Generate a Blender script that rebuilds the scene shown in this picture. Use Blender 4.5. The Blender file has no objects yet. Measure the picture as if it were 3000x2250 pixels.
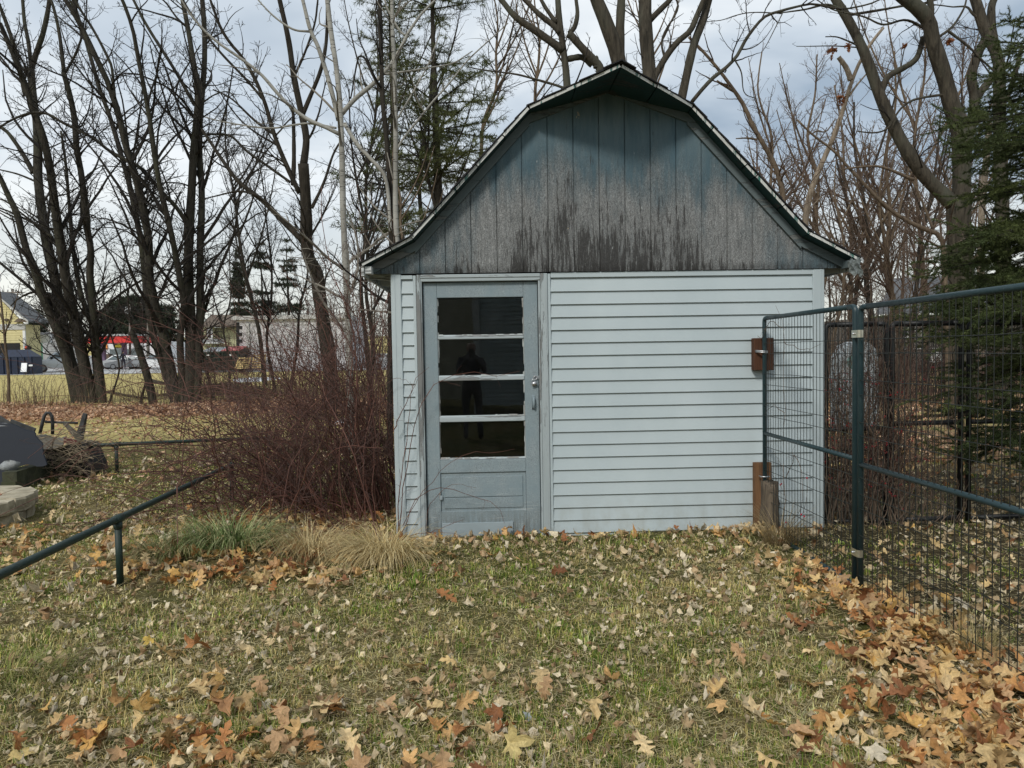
import bpy, math, random
import numpy as np
from mathutils import Vector, Matrix

# ------------------------------------------------------------------ camera, light, exposure
scene = bpy.context.scene
col = scene.collection
F = 2150.0                       # focal length in photo pixels (photo 3000 x 2250)
CAM = np.array([0.0, -5.85, 1.46])
YAW, PITCH, ROLL = math.radians(1.9), math.radians(-2.34), math.radians(0.95)
fwd = np.array([math.sin(YAW) * math.cos(PITCH), math.cos(YAW) * math.cos(PITCH), math.sin(PITCH)])
r0 = np.array([math.cos(YAW), -math.sin(YAW), 0.0])
u0 = np.cross(r0, fwd)
rgt = r0 * math.cos(ROLL) - u0 * math.sin(ROLL)
upv = u0 * math.cos(ROLL) + r0 * math.sin(ROLL)
cam_data = bpy.data.cameras.new('camera')
cam = bpy.data.objects.new('camera', cam_data)
col.objects.link(cam)
cam.matrix_world = Matrix(((rgt[0], upv[0], -fwd[0], CAM[0]), (rgt[1], upv[1], -fwd[1], CAM[1]),
                           (rgt[2], upv[2], -fwd[2], CAM[2]), (0, 0, 0, 1)))
cam_data.sensor_fit = 'HORIZONTAL'
cam_data.sensor_width = 36.0
cam_data.lens = F / 3000.0 * 36.0
cam_data.clip_start = 0.05
cam_data.clip_end = 3000.0
scene.camera = cam

SUN_EL, SUN_ROT = math.radians(41), math.radians(208)     # high, soft, from behind the camera
world = bpy.data.worlds.new('World')
scene.world = world
world.use_nodes = True
wn = world.node_tree
wn.nodes.clear()
w_out = wn.nodes.new('ShaderNodeOutputWorld')
w_bg = wn.nodes.new('ShaderNodeBackground')
w_bg.inputs['Strength'].default_value = 0.080
w_sky = wn.nodes.new('ShaderNodeTexSky')
w_sky.sky_type = 'NISHITA'
w_sky.sun_disc = False
w_sky.sun_elevation = SUN_EL
w_sky.sun_rotation = SUN_ROT
w_sky.air_density = 1.0
w_sky.dust_density = 2.0
w_tc = wn.nodes.new('ShaderNodeTexCoord')
w_map = wn.nodes.new('ShaderNodeMapping')
w_map.inputs['Scale'].default_value = (1.0, 1.0, 2.6)
w_map.inputs['Location'].default_value = (0.35, 0.1, 0.2)
w_n1 = wn.nodes.new('ShaderNodeTexNoise')
w_n1.inputs['Scale'].default_value = 2.1
w_n1.inputs['Detail'].default_value = 5
w_n1.inputs['Roughness'].default_value = 0.52
w_n1.inputs['Distortion'].default_value = 0.35
w_r1 = wn.nodes.new('ShaderNodeValToRGB')                  # cloud deck: slate grey bellies to bright thin spots
el = w_r1.color_ramp.elements
el[0].position, el[0].color = 0.36, (3.3, 4.1, 5.0, 1)
el[1].position, el[1].color = 0.64, (8.4, 8.8, 9.0, 1)
e = el.new(0.50); e.color = (5.7, 6.4, 7.1, 1)
w_sep = wn.nodes.new('ShaderNodeSeparateXYZ')
w_r2 = wn.nodes.new('ShaderNodeMapRange')                  # brighter, warmer band low over the horizon
w_r2.inputs['From Min'].default_value = 0.22
w_r2.inputs['From Max'].default_value = 0.0
w_mw = wn.nodes.new('ShaderNodeMix'); w_mw.data_type = 'RGBA'
w_mw.inputs[7].default_value = (9.0, 8.8, 7.3, 1)
w_mm = wn.nodes.new('ShaderNodeMath'); w_mm.operation = 'MULTIPLY'; w_mm.inputs[1].default_value = 0.75
w_mx = wn.nodes.new('ShaderNodeMix'); w_mx.data_type = 'RGBA'
w_mx.inputs[0].default_value = 0.90
L = wn.links.new
L(w_tc.outputs['Generated'], w_map.inputs['Vector']); L(w_map.outputs[0], w_n1.inputs['Vector'])
L(w_n1.outputs[0], w_r1.inputs[0])
L(w_tc.outputs['Generated'], w_sep.inputs[0]); L(w_sep.outputs[2], w_r2.inputs[0])
L(w_r2.outputs[0], w_mm.inputs[0]); L(w_mm.outputs[0], w_mw.inputs[0]); L(w_r1.outputs[0], w_mw.inputs[6])
L(w_sky.outputs[0], w_mx.inputs[6]); L(w_mw.outputs[2], w_mx.inputs[7])
L(w_mx.outputs[2], w_bg.inputs['Color']); L(w_bg.outputs[0], w_out.inputs['Surface'])

sun_data = bpy.data.lights.new('sun', 'SUN')
sun_data.energy = 1.5
sun_data.angle = math.radians(10)
sun_data.color = (1.0, 0.96, 0.90)
sun = bpy.data.objects.new('sun', sun_data)
col.objects.link(sun)
# direction to the sun: rotation is measured clockwise from +Y in the sky texture
sd = Vector((math.sin(SUN_ROT) * math.cos(SUN_EL), math.cos(SUN_ROT) * math.cos(SUN_EL), math.sin(SUN_EL)))
sun.rotation_euler = sd.to_track_quat('Z', 'Y').to_euler()
vs = scene.view_settings
vs.view_transform = 'Standard'; vs.look = 'None'; vs.gamma = 1.0; vs.exposure = 0.55
vs.use_curve_mapping = False
scene.cycles.max_bounces = 6
scene.cycles.transparent_max_bounces = 8

# ------------------------------------------------------------------ measuring helpers
def sstep(a, b, x):
    t = np.clip((x - a) / (b - a), 0, 1)
    return t * t * (3 - 2 * t)

def gz(x, y):
    """height of the ground"""
    x = np.asarray(x, float); y = np.asarray(y, float)
    d = np.hypot(x, y + 5.85)
    z = 0.004 * np.maximum(d - 12, 0) + 0.006 * np.maximum(d - 35, 0) + 0.02 * np.maximum(d - 110, 0)
    near = 1 - sstep(10, 22, d)
    b = 0.012 * np.sin(x * 2.1 + 0.7 * y) * np.sin(y * 1.7 - 0.4 * x) + 0.008 * np.sin(x * 4.3 + 1.3) * np.cos(y * 3.9)
    z = z + b * near
    z = z + 0.07 * np.exp(-(((x + 2.3) / 0.8) ** 2 + ((y + 0.3) / 0.6) ** 2))       # small mound under the grass tuft
    return z

def ray(px, py):
    return fwd + (px - 1500.0) / F * rgt + (1125.0 - py) / F * upv

def P(px, py, Y):
    """photo pixel -> point on the vertical plane y = Y"""
    d = ray(px, py)
    return CAM + d * ((Y - CAM[1]) / d[1])

def G(px, py):
    """photo pixel -> point of the ground seen there"""
    d = ray(px, py)
    t, s = 0.5, 0.5
    for _ in range(4000):
        q = CAM + d * t
        if q[2] < gz(q[0], q[1]):
            lo, hi = t - s, t
            for _ in range(30):
                m = (lo + hi) / 2
                q = CAM + d * m
                if q[2] < gz(q[0], q[1]): hi = m
                else: lo = m
            return CAM + d * hi
        s = max(0.1, t * 0.01)
        t += s
    return CAM + d * t

def C1(*p): return [(x / 2.212, y / 2.212) for x, y in p]
def C2(*p): return [(1000 + x / 2.212, y / 2.212) for x, y in p]
def C3(*p): return [(2000 + x / 2.212, y / 2.212) for x, y in p]
def C4(*p): return [(x / 2.212, 750 + y / 2.212) for x, y in p]
def C6(*p): return [(2000 + x / 2.212, 750 + y / 2.212) for x, y in p]

# ------------------------------------------------------------------ mesh helpers
class Geo:
    """collects polygons; build() links them as ONE mesh object"""
    def __init__(s):
        s.v, s.f, s.c, s.n = [], [], [], 0
    def add(s, verts, faces, colr=None):
        verts = np.asarray(verts, float).reshape(-1, 3)
        if isinstance(faces, np.ndarray):
            s.f.append(faces.astype(np.int64) + s.n)
        else:
            by = {}
            for f in faces: by.setdefault(len(f), []).append(f)
            for k, v in by.items(): s.f.append(np.asarray(v, np.int64) + s.n)
        s.v.append(verts)
        if colr is None: colr = (1, 1, 1)
        colr = np.asarray(colr, float)
        if colr.ndim == 1: colr = np.tile(colr[:3], (len(verts), 1))
        s.c.append(colr)
        s.n += len(verts)
        return s
    def box(s, a, b, bev=0.0, colr=None):
        (x0, y0, z0), (x1, y1, z1) = a, b
        x0, x1 = min(x0, x1), max(x0, x1); y0, y1 = min(y0, y1), max(y0, y1); z0, z1 = min(z0, z1), max(z0, z1)
        e = min(bev, (x1 - x0) * .3, (y1 - y0) * .3, (z1 - z0) * .3)
        if e <= 0:
            v = [(x, y, z) for z in (z0, z1) for y in (y0, y1) for x in (x0, x1)]
            f = [(0, 2, 3, 1), (4, 5, 7, 6), (0, 1, 5, 4), (2, 6, 7, 3), (0, 4, 6, 2), (1, 3, 7, 5)]
            return s.add(v, f, colr)
        v, idx = [], {}
        for i, (x, sx) in enumerate(((x0, 1), (x1, -1))):
            for j, (y, sy) in enumerate(((y0, 1), (y1, -1))):
                for k, (z, sz) in enumerate(((z0, 1), (z1, -1))):
                    idx[i, j, k] = len(v)
                    v += [(x, y + sy * e, z + sz * e), (x + sx * e, y, z + sz * e), (x + sx * e, y + sy * e, z)]
        f = []
        I = lambda i, j, k, a: idx[i, j, k] + a
        for i in (0, 1):
            q = [I(i, 0, 0, 0), I(i, 1, 0, 0), I(i, 1, 1, 0), I(i, 0, 1, 0)]; f.append(q[::-1] if i == 0 else q)
            q = [I(0, i, 0, 1), I(0, i, 1, 1), I(1, i, 1, 1), I(1, i, 0, 1)]; f.append(q[::-1] if i == 0 else q)
            q = [I(0, 0, i, 2), I(1, 0, i, 2), I(1, 1, i, 2), I(0, 1, i, 2)]; f.append(q[::-1] if i == 0 else q)
        for a_ in (0, 1):
            for b_ in (0, 1):
                f.append((I(a_, b_, 0, 0), I(a_, b_, 1, 0), I(a_, b_, 1, 1), I(a_, b_, 0, 1)))
                f.append((I(a_, 0, b_, 0), I(a_, 1, b_, 0), I(a_, 1, b_, 2), I(a_, 0, b_, 2)))
                f.append((I(0, a_, b_, 1), I(1, a_, b_, 1), I(1, a_, b_, 2), I(0, a_, b_, 2)))
        for k in idx.values(): f.append((k, k + 1, k + 2))
        return s.add(v, f, colr)
    def prism(s, outline, d, colr=None):
        """closed outline (list of 3D points) swept by vector d"""
        o = np.asarray(outline, float); n = len(o)
        v = np.vstack([o, o + np.asarray(d, float)])
        f = [tuple(range(n))[::-1], tuple(range(n, 2 * n))] + [(i, (i + 1) % n, n + (i + 1) % n, n + i) for i in range(n)]
        return s.add(v, f, colr)
    def tubes(s, pts, rad, sides=3, colr=None, cap=False):
        """pts (N,n,3), rad (N,n): N tubes at once"""
        pts = np.asarray(pts, float)
        if pts.ndim == 2: pts = pts[None]
        N, n, _ = pts.shape
        rad = np.broadcast_to(np.asarray(rad, float), (N, n))
        t = np.empty_like(pts)
        t[:, 1:-1] = pts[:, 2:] - pts[:, :-2]; t[:, 0] = pts[:, 1] - pts[:, 0]; t[:, -1] = pts[:, -1] - pts[:, -2]
        t /= np.linalg.norm(t, axis=2, keepdims=True) + 1e-12
        m = np.abs(t).mean(axis=1)
        ref = np.zeros((N, 3)); ref[np.arange(N), m.argmin(axis=1)] = 1
        a = np.cross(t, ref[:, None, :]); a /= np.linalg.norm(a, axis=2, keepdims=True) + 1e-12
        b = np.cross(t, a)
        ang = np.arange(sides) * 2 * math.pi / sides
        ring = (a[:, :, None, :] * np.cos(ang)[None, None, :, None] + b[:, :, None, :] * np.sin(ang)[None, None, :, None])
        v = pts[:, :, None, :] + ring * rad[:, :, None, None]
        base = (np.arange(N) * n * sides)[:, None, None]
        i = np.arange(n - 1)[None, :, None] * sides
        j = np.arange(sides)[None, None, :]; j2 = (j + 1) % sides
        q = np.stack([base + i + j, base + i + j2, base + i + sides + j2, base + i + sides + j], axis=-1).reshape(-1, 4)
        c = None
        if colr is not None:
            colr = np.asarray(colr, float)
            c = colr if colr.ndim == 1 else np.repeat(colr, n * sides, axis=0)
        start = s.n
        s.add(v.reshape(-1, 3), q, c)
        if cap:
            for k in range(N):
                o = start + k * n * sides
                s.f.append(np.array([[o + sides - 1 - x for x in range(sides)]], np.int64))
                o += (n - 1) * sides
                s.f.append(np.array([[o + x for x in range(sides)]], np.int64))
        return s
    def tube(s, pts, r, sides=10, cap=True, colr=None):
        pts = np.asarray(pts, float)
        rr = np.full(len(pts), r) if np.isscalar(r) else np.asarray(r, float)
        return s.tubes(pts[None], rr[None], sides, colr, cap)
    def lathe(s, c, prof, sides=20, axis='z', colr=None):
        """prof: list of (r, h)"""
        ang = np.arange(sides) * 2 * math.pi / sides
        v = []
        for r, h in prof:
            for a_ in ang:
                x, y, z = r * math.cos(a_), r * math.sin(a_), h
                if axis == 'x': x, y, z = z, x, y
                if axis == 'y': x, y, z = x, z, y
                v.append((c[0] + x, c[1] + y, c[2] + z))
        n = len(prof)
        f = [(i * sides + j, i * sides + (j + 1) % sides, (i + 1) * sides + (j + 1) % sides, (i + 1) * sides + j) for i in range(n - 1) for j in range(sides)]
        f += [tuple(range(sides))[::-1], tuple((n - 1) * sides + j for j in range(sides))]
        return s.add(v, f, colr)
    def build(s, name, material, parent=None, smooth=False, jitter=0):
        me = bpy.data.meshes.new(name)
        v = np.vstack(s.v)
        if jitter:
            v = v + np.random.default_rng(5).normal(0, jitter, v.shape)
        loops, starts, o = [], [], 0
        for f in s.f:
            k = f.shape[1]
            loops.append(f.ravel()); starts.append(o + np.arange(len(f)) * k); o += f.size
        loops = np.concatenate(loops).astype(np.int32); starts = np.concatenate(starts).astype(np.int32)
        if parent is not None:
            v = v - np.array(parent_origin(parent))
        me.vertices.add(len(v)); me.vertices.foreach_set('co', v.astype(np.float32).ravel())
        me.loops.add(len(loops)); me.loops.foreach_set('vertex_index', loops)
        me.polygons.add(len(starts)); me.polygons.foreach_set('loop_start', starts)
        me.polygons.foreach_set('use_smooth', np.full(len(starts), bool(smooth)))
        c = np.vstack(s.c)
        if not np.all(c == 1):
            at = me.color_attributes.new('tint', 'FLOAT_COLOR', 'POINT')
            at.data.foreach_set('color', np.hstack([c, np.ones((len(c), 1))]).astype(np.float32).ravel())
        me.update(calc_edges=True)
        if isinstance(material, (list, tuple)):
            for m in material: me.materials.append(m)
        elif material: me.materials.append(material)
        o = bpy.data.objects.new(name, me)
        col.objects.link(o)
        if parent is not None: o.parent = parent
        return o

ORG = {}
def parent_origin(o):
    q = np.zeros(3)
    while o is not None:
        q = q + np.array(o.location[:]); o = o.parent
    return q

def tag(o, label=None, cat=None, group=None, kind=None):
    if label: o['label'] = label
    if cat: o['category'] = cat
    if group: o['group'] = group
    if kind: o['kind'] = kind
    return o

def thing(name, label, cat, loc=(0, 0, 0), group=None):
    o = bpy.data.objects.new(name, None)
    o.empty_display_size = 0.2
    col.objects.link(o)
    o.location = Vector([float(q) for q in loc])
    return tag(o, label, cat, group)

# ------------------------------------------------------------------ material helpers
class NT:
    def __init__(s, name):
        s.m = bpy.data.materials.new(name); s.m.use_nodes = True
        s.t = s.m.node_tree; s.t.nodes.clear()
        s.out = s.t.nodes.new('ShaderNodeOutputMaterial')
    def n(s, typ, **kw):
        nd = s.t.nodes.new('ShaderNode' + typ)
        for k, v in kw.items():
            if k.startswith('_'): setattr(nd, k[1:], v)
            else: s.set(nd.inputs[int(k[1:]) if k[0] == 'i' and k[1:].isdigit() else k.replace('__', ' ')], v)
        return nd
    def set(s, inp, v):
        if hasattr(v, 'node') and hasattr(v, 'is_linked') and not isinstance(v, bpy.types.Node): s.t.links.new(v, inp)
        else: inp.default_value = v
    def noise(s, vec, scale, detail=3, rough=.55, dist=0):
        return s.n('TexNoise', Vector=vec, Scale=scale, Detail=detail, Roughness=rough, Distortion=dist).outputs[0]
    def voro(s, vec, scale, feature='DISTANCE_TO_EDGE'):
        return s.n('TexVoronoi', _feature=feature, Vector=vec, Scale=scale).outputs[0]
    def coord(s, which='Object', scale=(1, 1, 1), loc=(0, 0, 0), rot=(0, 0, 0)):
        tc = s.n('TexCoord')
        return s.n('Mapping', Vector=tc.outputs[which], Scale=scale, Location=loc, Rotation=rot).outputs[0]
    def pos(s, scale=(1, 1, 1), loc=(0, 0, 0)):
        g = s.n('NewGeometry')
        return s.n('Mapping', Vector=g.outputs['Position'], Scale=scale, Location=loc).outputs[0]
    def rng(s, v, a, b, c=0, d=1, smooth=False):
        nd = s.n('MapRange', i0=v, i1=a, i2=b, i3=c, i4=d)
        if smooth: nd.interpolation_type = 'SMOOTHSTEP'
        return nd.outputs[0]
    def math(s, op, a, b=0.0):
        return s.n('Math', _operation=op, i0=a, i1=b).outputs[0]
    def mix(s, f, a, b, blend='MIX'):
        nd = s.n('Mix', _data_type='RGBA', _blend_type=blend)
        s.set(nd.inputs[0], f)
        for i, v in ((6, a), (7, b)):
            s.set(nd.inputs[i], (*v, 1) if isinstance(v, tuple) and len(v) == 3 else v)
        return nd.outputs[2]
    def attr(s, name='tint'):
        return s.n('Attribute', _attribute_name=name).outputs['Color']
    def bump(s, h, strength=.3, dist=.01):
        return s.n('Bump', Height=h, Strength=strength, Distance=dist).outputs[0]
    def bsdf(s, color, rough=.8, metal=0, normal=None, spec=.4, **kw):
        b = s.n('BsdfPrincipled')
        s.set(b.inputs['Base Color'], (*color, 1) if isinstance(color, tuple) and len(color) == 3 else color)
        s.set(b.inputs['Roughness'], rough); s.set(b.inputs['Metallic'], metal)
        s.set(b.inputs['Specular IOR Level'], spec)
        if normal is not None: s.set(b.inputs['Normal'], normal)
        for k, v in kw.items(): s.set(b.inputs[k.replace('__', ' ')], v)
        return b
    def done(s, sh):
        s.t.links.new(sh.outputs[0], s.out.inputs['Surface'])
        return s.m

def simple(name, c, rough=.75, metal=0, var=.25, scale=6, spec=.4, bump=.15, stretch=(1, 1, 1), use_tint=False, dist=.004):
    t = NT(name)
    v = t.coord('Object', stretch)
    n = t.noise(v, scale, 5, .6)
    k = t.rng(n, .3, .7, 1 - var, 1 + var)
    base = t.mix(1.0, (*c, 1), t.attr(), 'MULTIPLY') if use_tint else (*c, 1)
    cc = t.mix(1.0, base, t.n('CombineColor', i0=k, i1=k, i2=k).outputs[0], 'MULTIPLY')
    nn = t.noise(v, scale * 4, 4, .6)
    return t.done(t.bsdf(cc, rough, metal, t.bump(nn, bump, dist), spec))
# ------------------------------------------------------------------ the shed
def mat_vinyl():
    t = NT('pale blue vinyl')
    g = t.noise(t.coord('Object', (1.5, 6, 60)), 8, 3, .6)
    big = t.noise(t.coord('Object', (1, 1, .6)), 1.3, 4, .6)
    z = t.n('SeparateXYZ', i0=t.pos()).outputs[2]
    splash = t.math('MULTIPLY', t.rng(z, .42, .0, 0, 1, True), t.rng(t.noise(t.pos((9, 1, 5)), 1.2, 4, .65), .40, .72, 0, 1))
    c = t.mix(t.rng(big, .35, .7), (.405, .470, .488), (.465, .530, .545))
    c = t.mix(t.math('MULTIPLY', splash, .45), c, (.27, .27, .22))
    speck = t.rng(t.noise(t.pos((60, 10, 22)), 1, 3, .7), .68, .76)
    c = t.mix(t.math('MULTIPLY', speck, .12), c, (.30, .31, .30))
    return t.done(t.bsdf(c, .48, 0, t.bump(g, .10, .002), .35))

def cracked(t, v, amount, size=26):
    """alligatored paint: dark fissures between islands"""
    w = t.n('VectorMath', _operation='ADD', i0=v, i1=t.n('TexNoise', Vector=v, Scale=7.0, Detail=3).outputs[1]).outputs[0]
    d = t.voro(w, size)
    return t.rng(d, .0, .13, 1, 0)

def mat_gable():
    t = NT('weathered gable paint')
    p = t.pos()
    sep = t.n('SeparateXYZ', i0=p)
    x, z = sep.outputs[0], sep.outputs[2]
    ax = t.math('ABSOLUTE', t.math('SUBTRACT', x, .983))
    fine = t.noise(t.pos((46, 1, 4.5)), 1, 6, .72)                    # wood grain, vertical
    mid = t.noise(t.pos((9, 1, 1.6)), 1, 6, .68)
    big = t.noise(t.pos((2.1, 1, 1.1), (4.2, 0, 1.7)), 1, 4, .6)
    # bare weathered wood grows toward the unsheltered middle of the wall, away from the roof edge
    hz = t.math('SUBTRACT', t.rng(z, 3.35, 2.5, -.25, .72), t.rng(ax, .75, 1.9, 0, .55))
    worn = t.math('ADD', hz, t.rng(big, .3, .7, -.18, .18))
    worn = t.math('ADD', worn, t.rng(mid, .3, .7, -.16, .16))
    wornm = t.rng(worn, .12, .62, 0, 1, True)
    blue = t.mix(t.rng(mid, .35, .7), (.075, .128, .155), (.150, .208, .230))
    grey = t.mix(t.rng(fine, .3, .7), (.145, .155, .155), (.40, .405, .395))
    c = t.mix(wornm, blue, grey)
    # flaked off: dark bare wood and mildew in vertical tongues, mostly low down near the middle
    mild = t.math('ADD', t.rng(z, 2.12, 3.10, .36, -.14), t.rng(ax, .25, 1.2, .12, -.28))
    mild = t.math('ADD', mild, t.rng(t.noise(t.pos((4.5, 1, .9), (1.3, 0, 7)), 1, 3, .5), .3, .7, -.28, .28))
    mild = t.math('ADD', mild, t.rng(fine, .3, .7, -.42, .42))
    mildm = t.rng(mild, .20, .42, 0, 1)
    c = t.mix(t.math('MULTIPLY', mildm, .86), c, (.028, .026, .024))
    base = t.math('MULTIPLY', t.rng(z, 2.18, 2.12, 0, 1), t.rng(fine, .40, .6, 0, 1))
    c = t.mix(t.math('MULTIPLY', base, .8), c, (.020, .019, .017))
    ck = t.math('MULTIPLY', cracked(t, t.pos((3.4, 1, 1.35)), 1, 13), t.rng(worn, -.05, .35))
    c = t.mix(t.math('MULTIPLY', ck, .72), c, (.030, .030, .030))
    lite = t.math('MULTIPLY', t.rng(t.noise(t.pos((30, 1, 9), (3, 0, 2)), 1, 4, .7), .665, .70), t.rng(worn, -.1, .3))
    c = t.mix(t.math('MULTIPLY', lite, .75), c, (.46, .48, .47))
    chip = t.math('MULTIPLY', t.rng(t.noise(t.pos((22, 1, 14), (8, 0, 5)), 1, 2, .5), .71, .725), t.rng(t.math('ABSOLUTE', t.math('SUBTRACT', x, .62)), .22, .05))
    c = t.mix(chip, c, (.48, .40, .27))
    h = t.math('ADD', t.math('MULTIPLY', fine, .5), t.math('MULTIPLY', ck, -.7))
    return t.done(t.bsdf(c, .78, 0, t.bump(h, .55, .006), .25))

def mat_peeling(name, paint, under, dark=(.05, .048, .045), amt=.5, axis='z', scale=1.0):
    """old brush paint that has cracked along the grain and lifted in places"""
    t = NT(name)
    sc = {'z': (34, 34, 3.2), 'x': (3.2, 34, 34), 'y': (34, 3.2, 34)}[axis]
    p = t.pos(tuple(q * scale for q in sc))
    fine = t.noise(p, 1, 6, .7)
    med = t.noise(t.pos(tuple(q * scale * .3 for q in sc)), 1, 4, .6)
    k = t.math('ADD', t.rng(fine, .3, .7, -.5, .5), t.rng(med, .3, .7, -.5, .5))
    off = t.rng(k, .55 - amt, .70 - amt)
    c = t.mix(t.rng(med, .3, .7), tuple(q * .86 for q in paint), tuple(q * 1.12 for q in paint))
    c = t.mix(off, c, t.mix(t.rng(fine, .35, .65), tuple(q * .7 for q in under), under))
    edge = t.math('MULTIPLY', t.rng(k, .50 - amt, .56 - amt), t.rng(k, .66 - amt, .58 - amt))
    c = t.mix(t.math('MULTIPLY', edge, .75), c, dark)
    h = t.math('SUBTRACT', t.math('MULTIPLY', fine, .4), off)
    return t.done(t.bsdf(c, .7, 0, t.bump(h, .5, .003), .3))

def mat_door():
    t = NT('cracked blue grey door paint')
    p = t.pos()
    z = t.n('SeparateXYZ', i0=p).outputs[2]
    fine = t.noise(t.pos((42, 1, 5)), 1, 6, .7)
    finh = t.noise(t.pos((5, 1, 60)), 1, 6, .72)
    med = t.noise(t.pos((6, 1, 4)), 1, 5, .6)
    c = t.mix(t.rng(med, .3, .7), (.205, .268, .295), (.325, .385, .405))
    ck = cracked(t, t.pos((3.0, 1, 1.6)), 1, 16)
    c = t.mix(t.math('MULTIPLY', ck, t.rng(med, .36, .6, .10, .65)), c, (.06, .07, .075))
    low = t.rng(z, .68, .1, 0, 1)
    flake = t.math('MULTIPLY', t.rng(finh, .57, .63), low)
    c = t.mix(t.math('MULTIPLY', flake, .7), c, (.42, .46, .46))
    bare = t.math('MULTIPLY', t.rng(t.noise(t.pos((7, 1, 55), (2, 0, .3)), 1, 6, .75), .62, .67), t.rng(z, .42, .12, 0, 1))
    c = t.mix(t.math('MULTIPLY', bare, .8), c, (.05, .05, .045))
    c = t.mix(t.math('MULTIPLY', t.rng(z, .3, .0), t.rng(fine, .35, .65)), c, (.12, .13, .12))
    h = t.math('ADD', t.math('MULTIPLY', fine, .4), t.math('MULTIPLY', ck, -.5))
    return t.done(t.bsdf(c, .6, 0, t.bump(h, .4, .004), .35))

def mat_glass():
    t = NT('dusty window glass')
    w = t.noise(t.coord('Object'), 5, 2, .5)
    nb = t.bump(w, .02, .01)
    fr = t.n('Fresnel', IOR=1.56, Normal=nb)
    gl = t.n('BsdfGlossy', Color=(.9, .95, .95, 1), Roughness=.015, Normal=nb)
    tr = t.n('BsdfTransparent', Color=(.55, .58, .58, 1))
    m = t.n('MixShader', i0=fr.outputs[0], i1=tr.outputs[0], i2=gl.outputs[0])
    dirt = t.n('BsdfDiffuse', Color=(.35, .36, .35, 1))
    sp = t.rng(t.noise(t.pos((70, 1, 55)), 1, 3, .6), .73, .76, 0, .35)
    film = t.math('ADD', sp, t.rng(t.noise(t.pos((8, 1, 5)), 1, 4, .6), .45, .8, .004, .02))
    m2 = t.n('MixShader', i0=film, i1=m.outputs[0], i2=dirt.outputs[0])
    return t.done(m2)

M_VINYL = mat_vinyl()
M_GABLE = mat_gable()
M_CASE = mat_peeling('weathered casing wood', (.36, .41, .42), (.22, .225, .22), amt=.36)
M_CASEH = mat_peeling('weathered head casing wood', (.38, .43, .44), (.24, .245, .24), amt=.36, axis='x')
M_DOOR = mat_door()
M_GLASS = mat_glass()
M_DECK = mat_peeling('peeling green roof boards', (.018, .050, .050), (.055, .06, .058), (.008, .010, .010), amt=.22, axis='x', scale=.7)
M_DECKEND = mat_peeling('chipped roof board ends', (.60, .61, .58), (.05, .17, .145), (.05, .06, .06), amt=.30, axis='z', scale=1.2)
M_RAKE = mat_peeling('grey green rake trim', (.115, .145, .150), (.17, .18, .175), (.03, .035, .035), amt=.30, axis='x', scale=.7)
M_SHINGLE = simple('black asphalt shingles', (.022, .022, .023), .95, var=.5, scale=14, bump=.6)
M_WHITEPAINT = mat_peeling('old white eave paint', (.55, .57, .56), (.16, .16, .15), amt=.30, axis='x')
M_DARKWOOD = simple('dark shed interior', (.018, .017, .016), .95)
M_STEEL = simple('galvanised steel', (.55, .56, .57), .38, .85, .15, 20, bump=.05)
M_FILM = simple('torn clear flashing', (.16, .18, .175), .35, .0, .45, 30, bump=.5)

shed = thing('shed', 'small gambrel roofed shed with pale blue siding and a peeling grey gable', 'shed', (.983, 1.5, 0))
X0, X1, ZT = -.748, 2.714, 2.105
CX = .983
DXL, DXR = -.500, .408           # door slab
# side, back walls and floor: a real hollow room, dark inside
g = Geo(); g.box((X0 + .012, .05, -.03), (X0 + .09, 3.1, 2.2)); g.build('side_wall', M_VINYL, shed)
g = Geo(); g.box((X1 - .09, .05, -.03), (X1 - .012, 3.1, 2.2)); g.build('side_wall', M_VINYL, shed)
g = Geo(); g.box((X0 + .09, 3.0, -.03), (X1 - .09, 3.098, 2.2)); g.build('back_wall', M_DARKWOOD, shed)
g = Geo(); g.box((X0 + .09, .13, -.02), (X1 - .09, 3.0, .03)); g.build('floor', M_DARKWOOD, shed)
g = Geo()
g.box((X0 + .03, .012, -.02), (DXL - .045, .05, 2.11)); g.box((DXR + .045, .012, -.02), (X1 - .03, .05, 2.11))
g.box((DXL - .045, .012, 2.045), (DXR + .045, .05, 2.11)); g.box((X0 + .1, .13, 2.14), (X1 - .1, 3.0, 2.16))
g.build('sheathing', M_DARKWOOD, shed)

def siding(x0, x1):
    g = Geo()
    pitch, z0 = .1018, 1.949
    rows = [z0 + pitch * k for k in range(0, -20, -1)]
    for i, zb in enumerate(rows):
        zt = min(zb + pitch, 2.052)
        pr = [(.004, zt + .006), (-.003, zt + .004), (-.0085, zt - .028), (-.0185, zb + .006), (-.0198, zb + .002), (-.0185, zb), (-.002, zb + .0055), (.004, zb + .006)]
        g.prism([(x0, y, z) for y, z in pr], (x1 - x0, 0, 0))
    zb = rows[-1]
    pr = [(.004, zb + .003), (-.003, zb + .002), (-.011, -.04), (.004, -.04)]
    g.prism([(x0, y, z) for y, z in pr], (x1 - x0, 0, 0))
    return g
siding(.502, 2.625).build('siding', M_VINYL, shed)
siding(-.672, -.566).build('siding', M_VINYL, shed)
g = Geo()                                                            # vinyl starter trims round the door and top
g.box((.4885, -.022, -.04), (.511, .008, 2.092), .003); g.box((.513, -.0225, 2.058), (2.623, .008, 2.101), .003)
g.build('siding_trim', M_VINYL, shed)
g = Geo(); g.box((-.574, -.022, -.045), (-.551, .008, 2.09), .003); g.box((-.670, -.0225, 2.060), (-.5755, .008, 2.092), .003); g.build('siding_trim', M_VINYL, shed)
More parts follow.
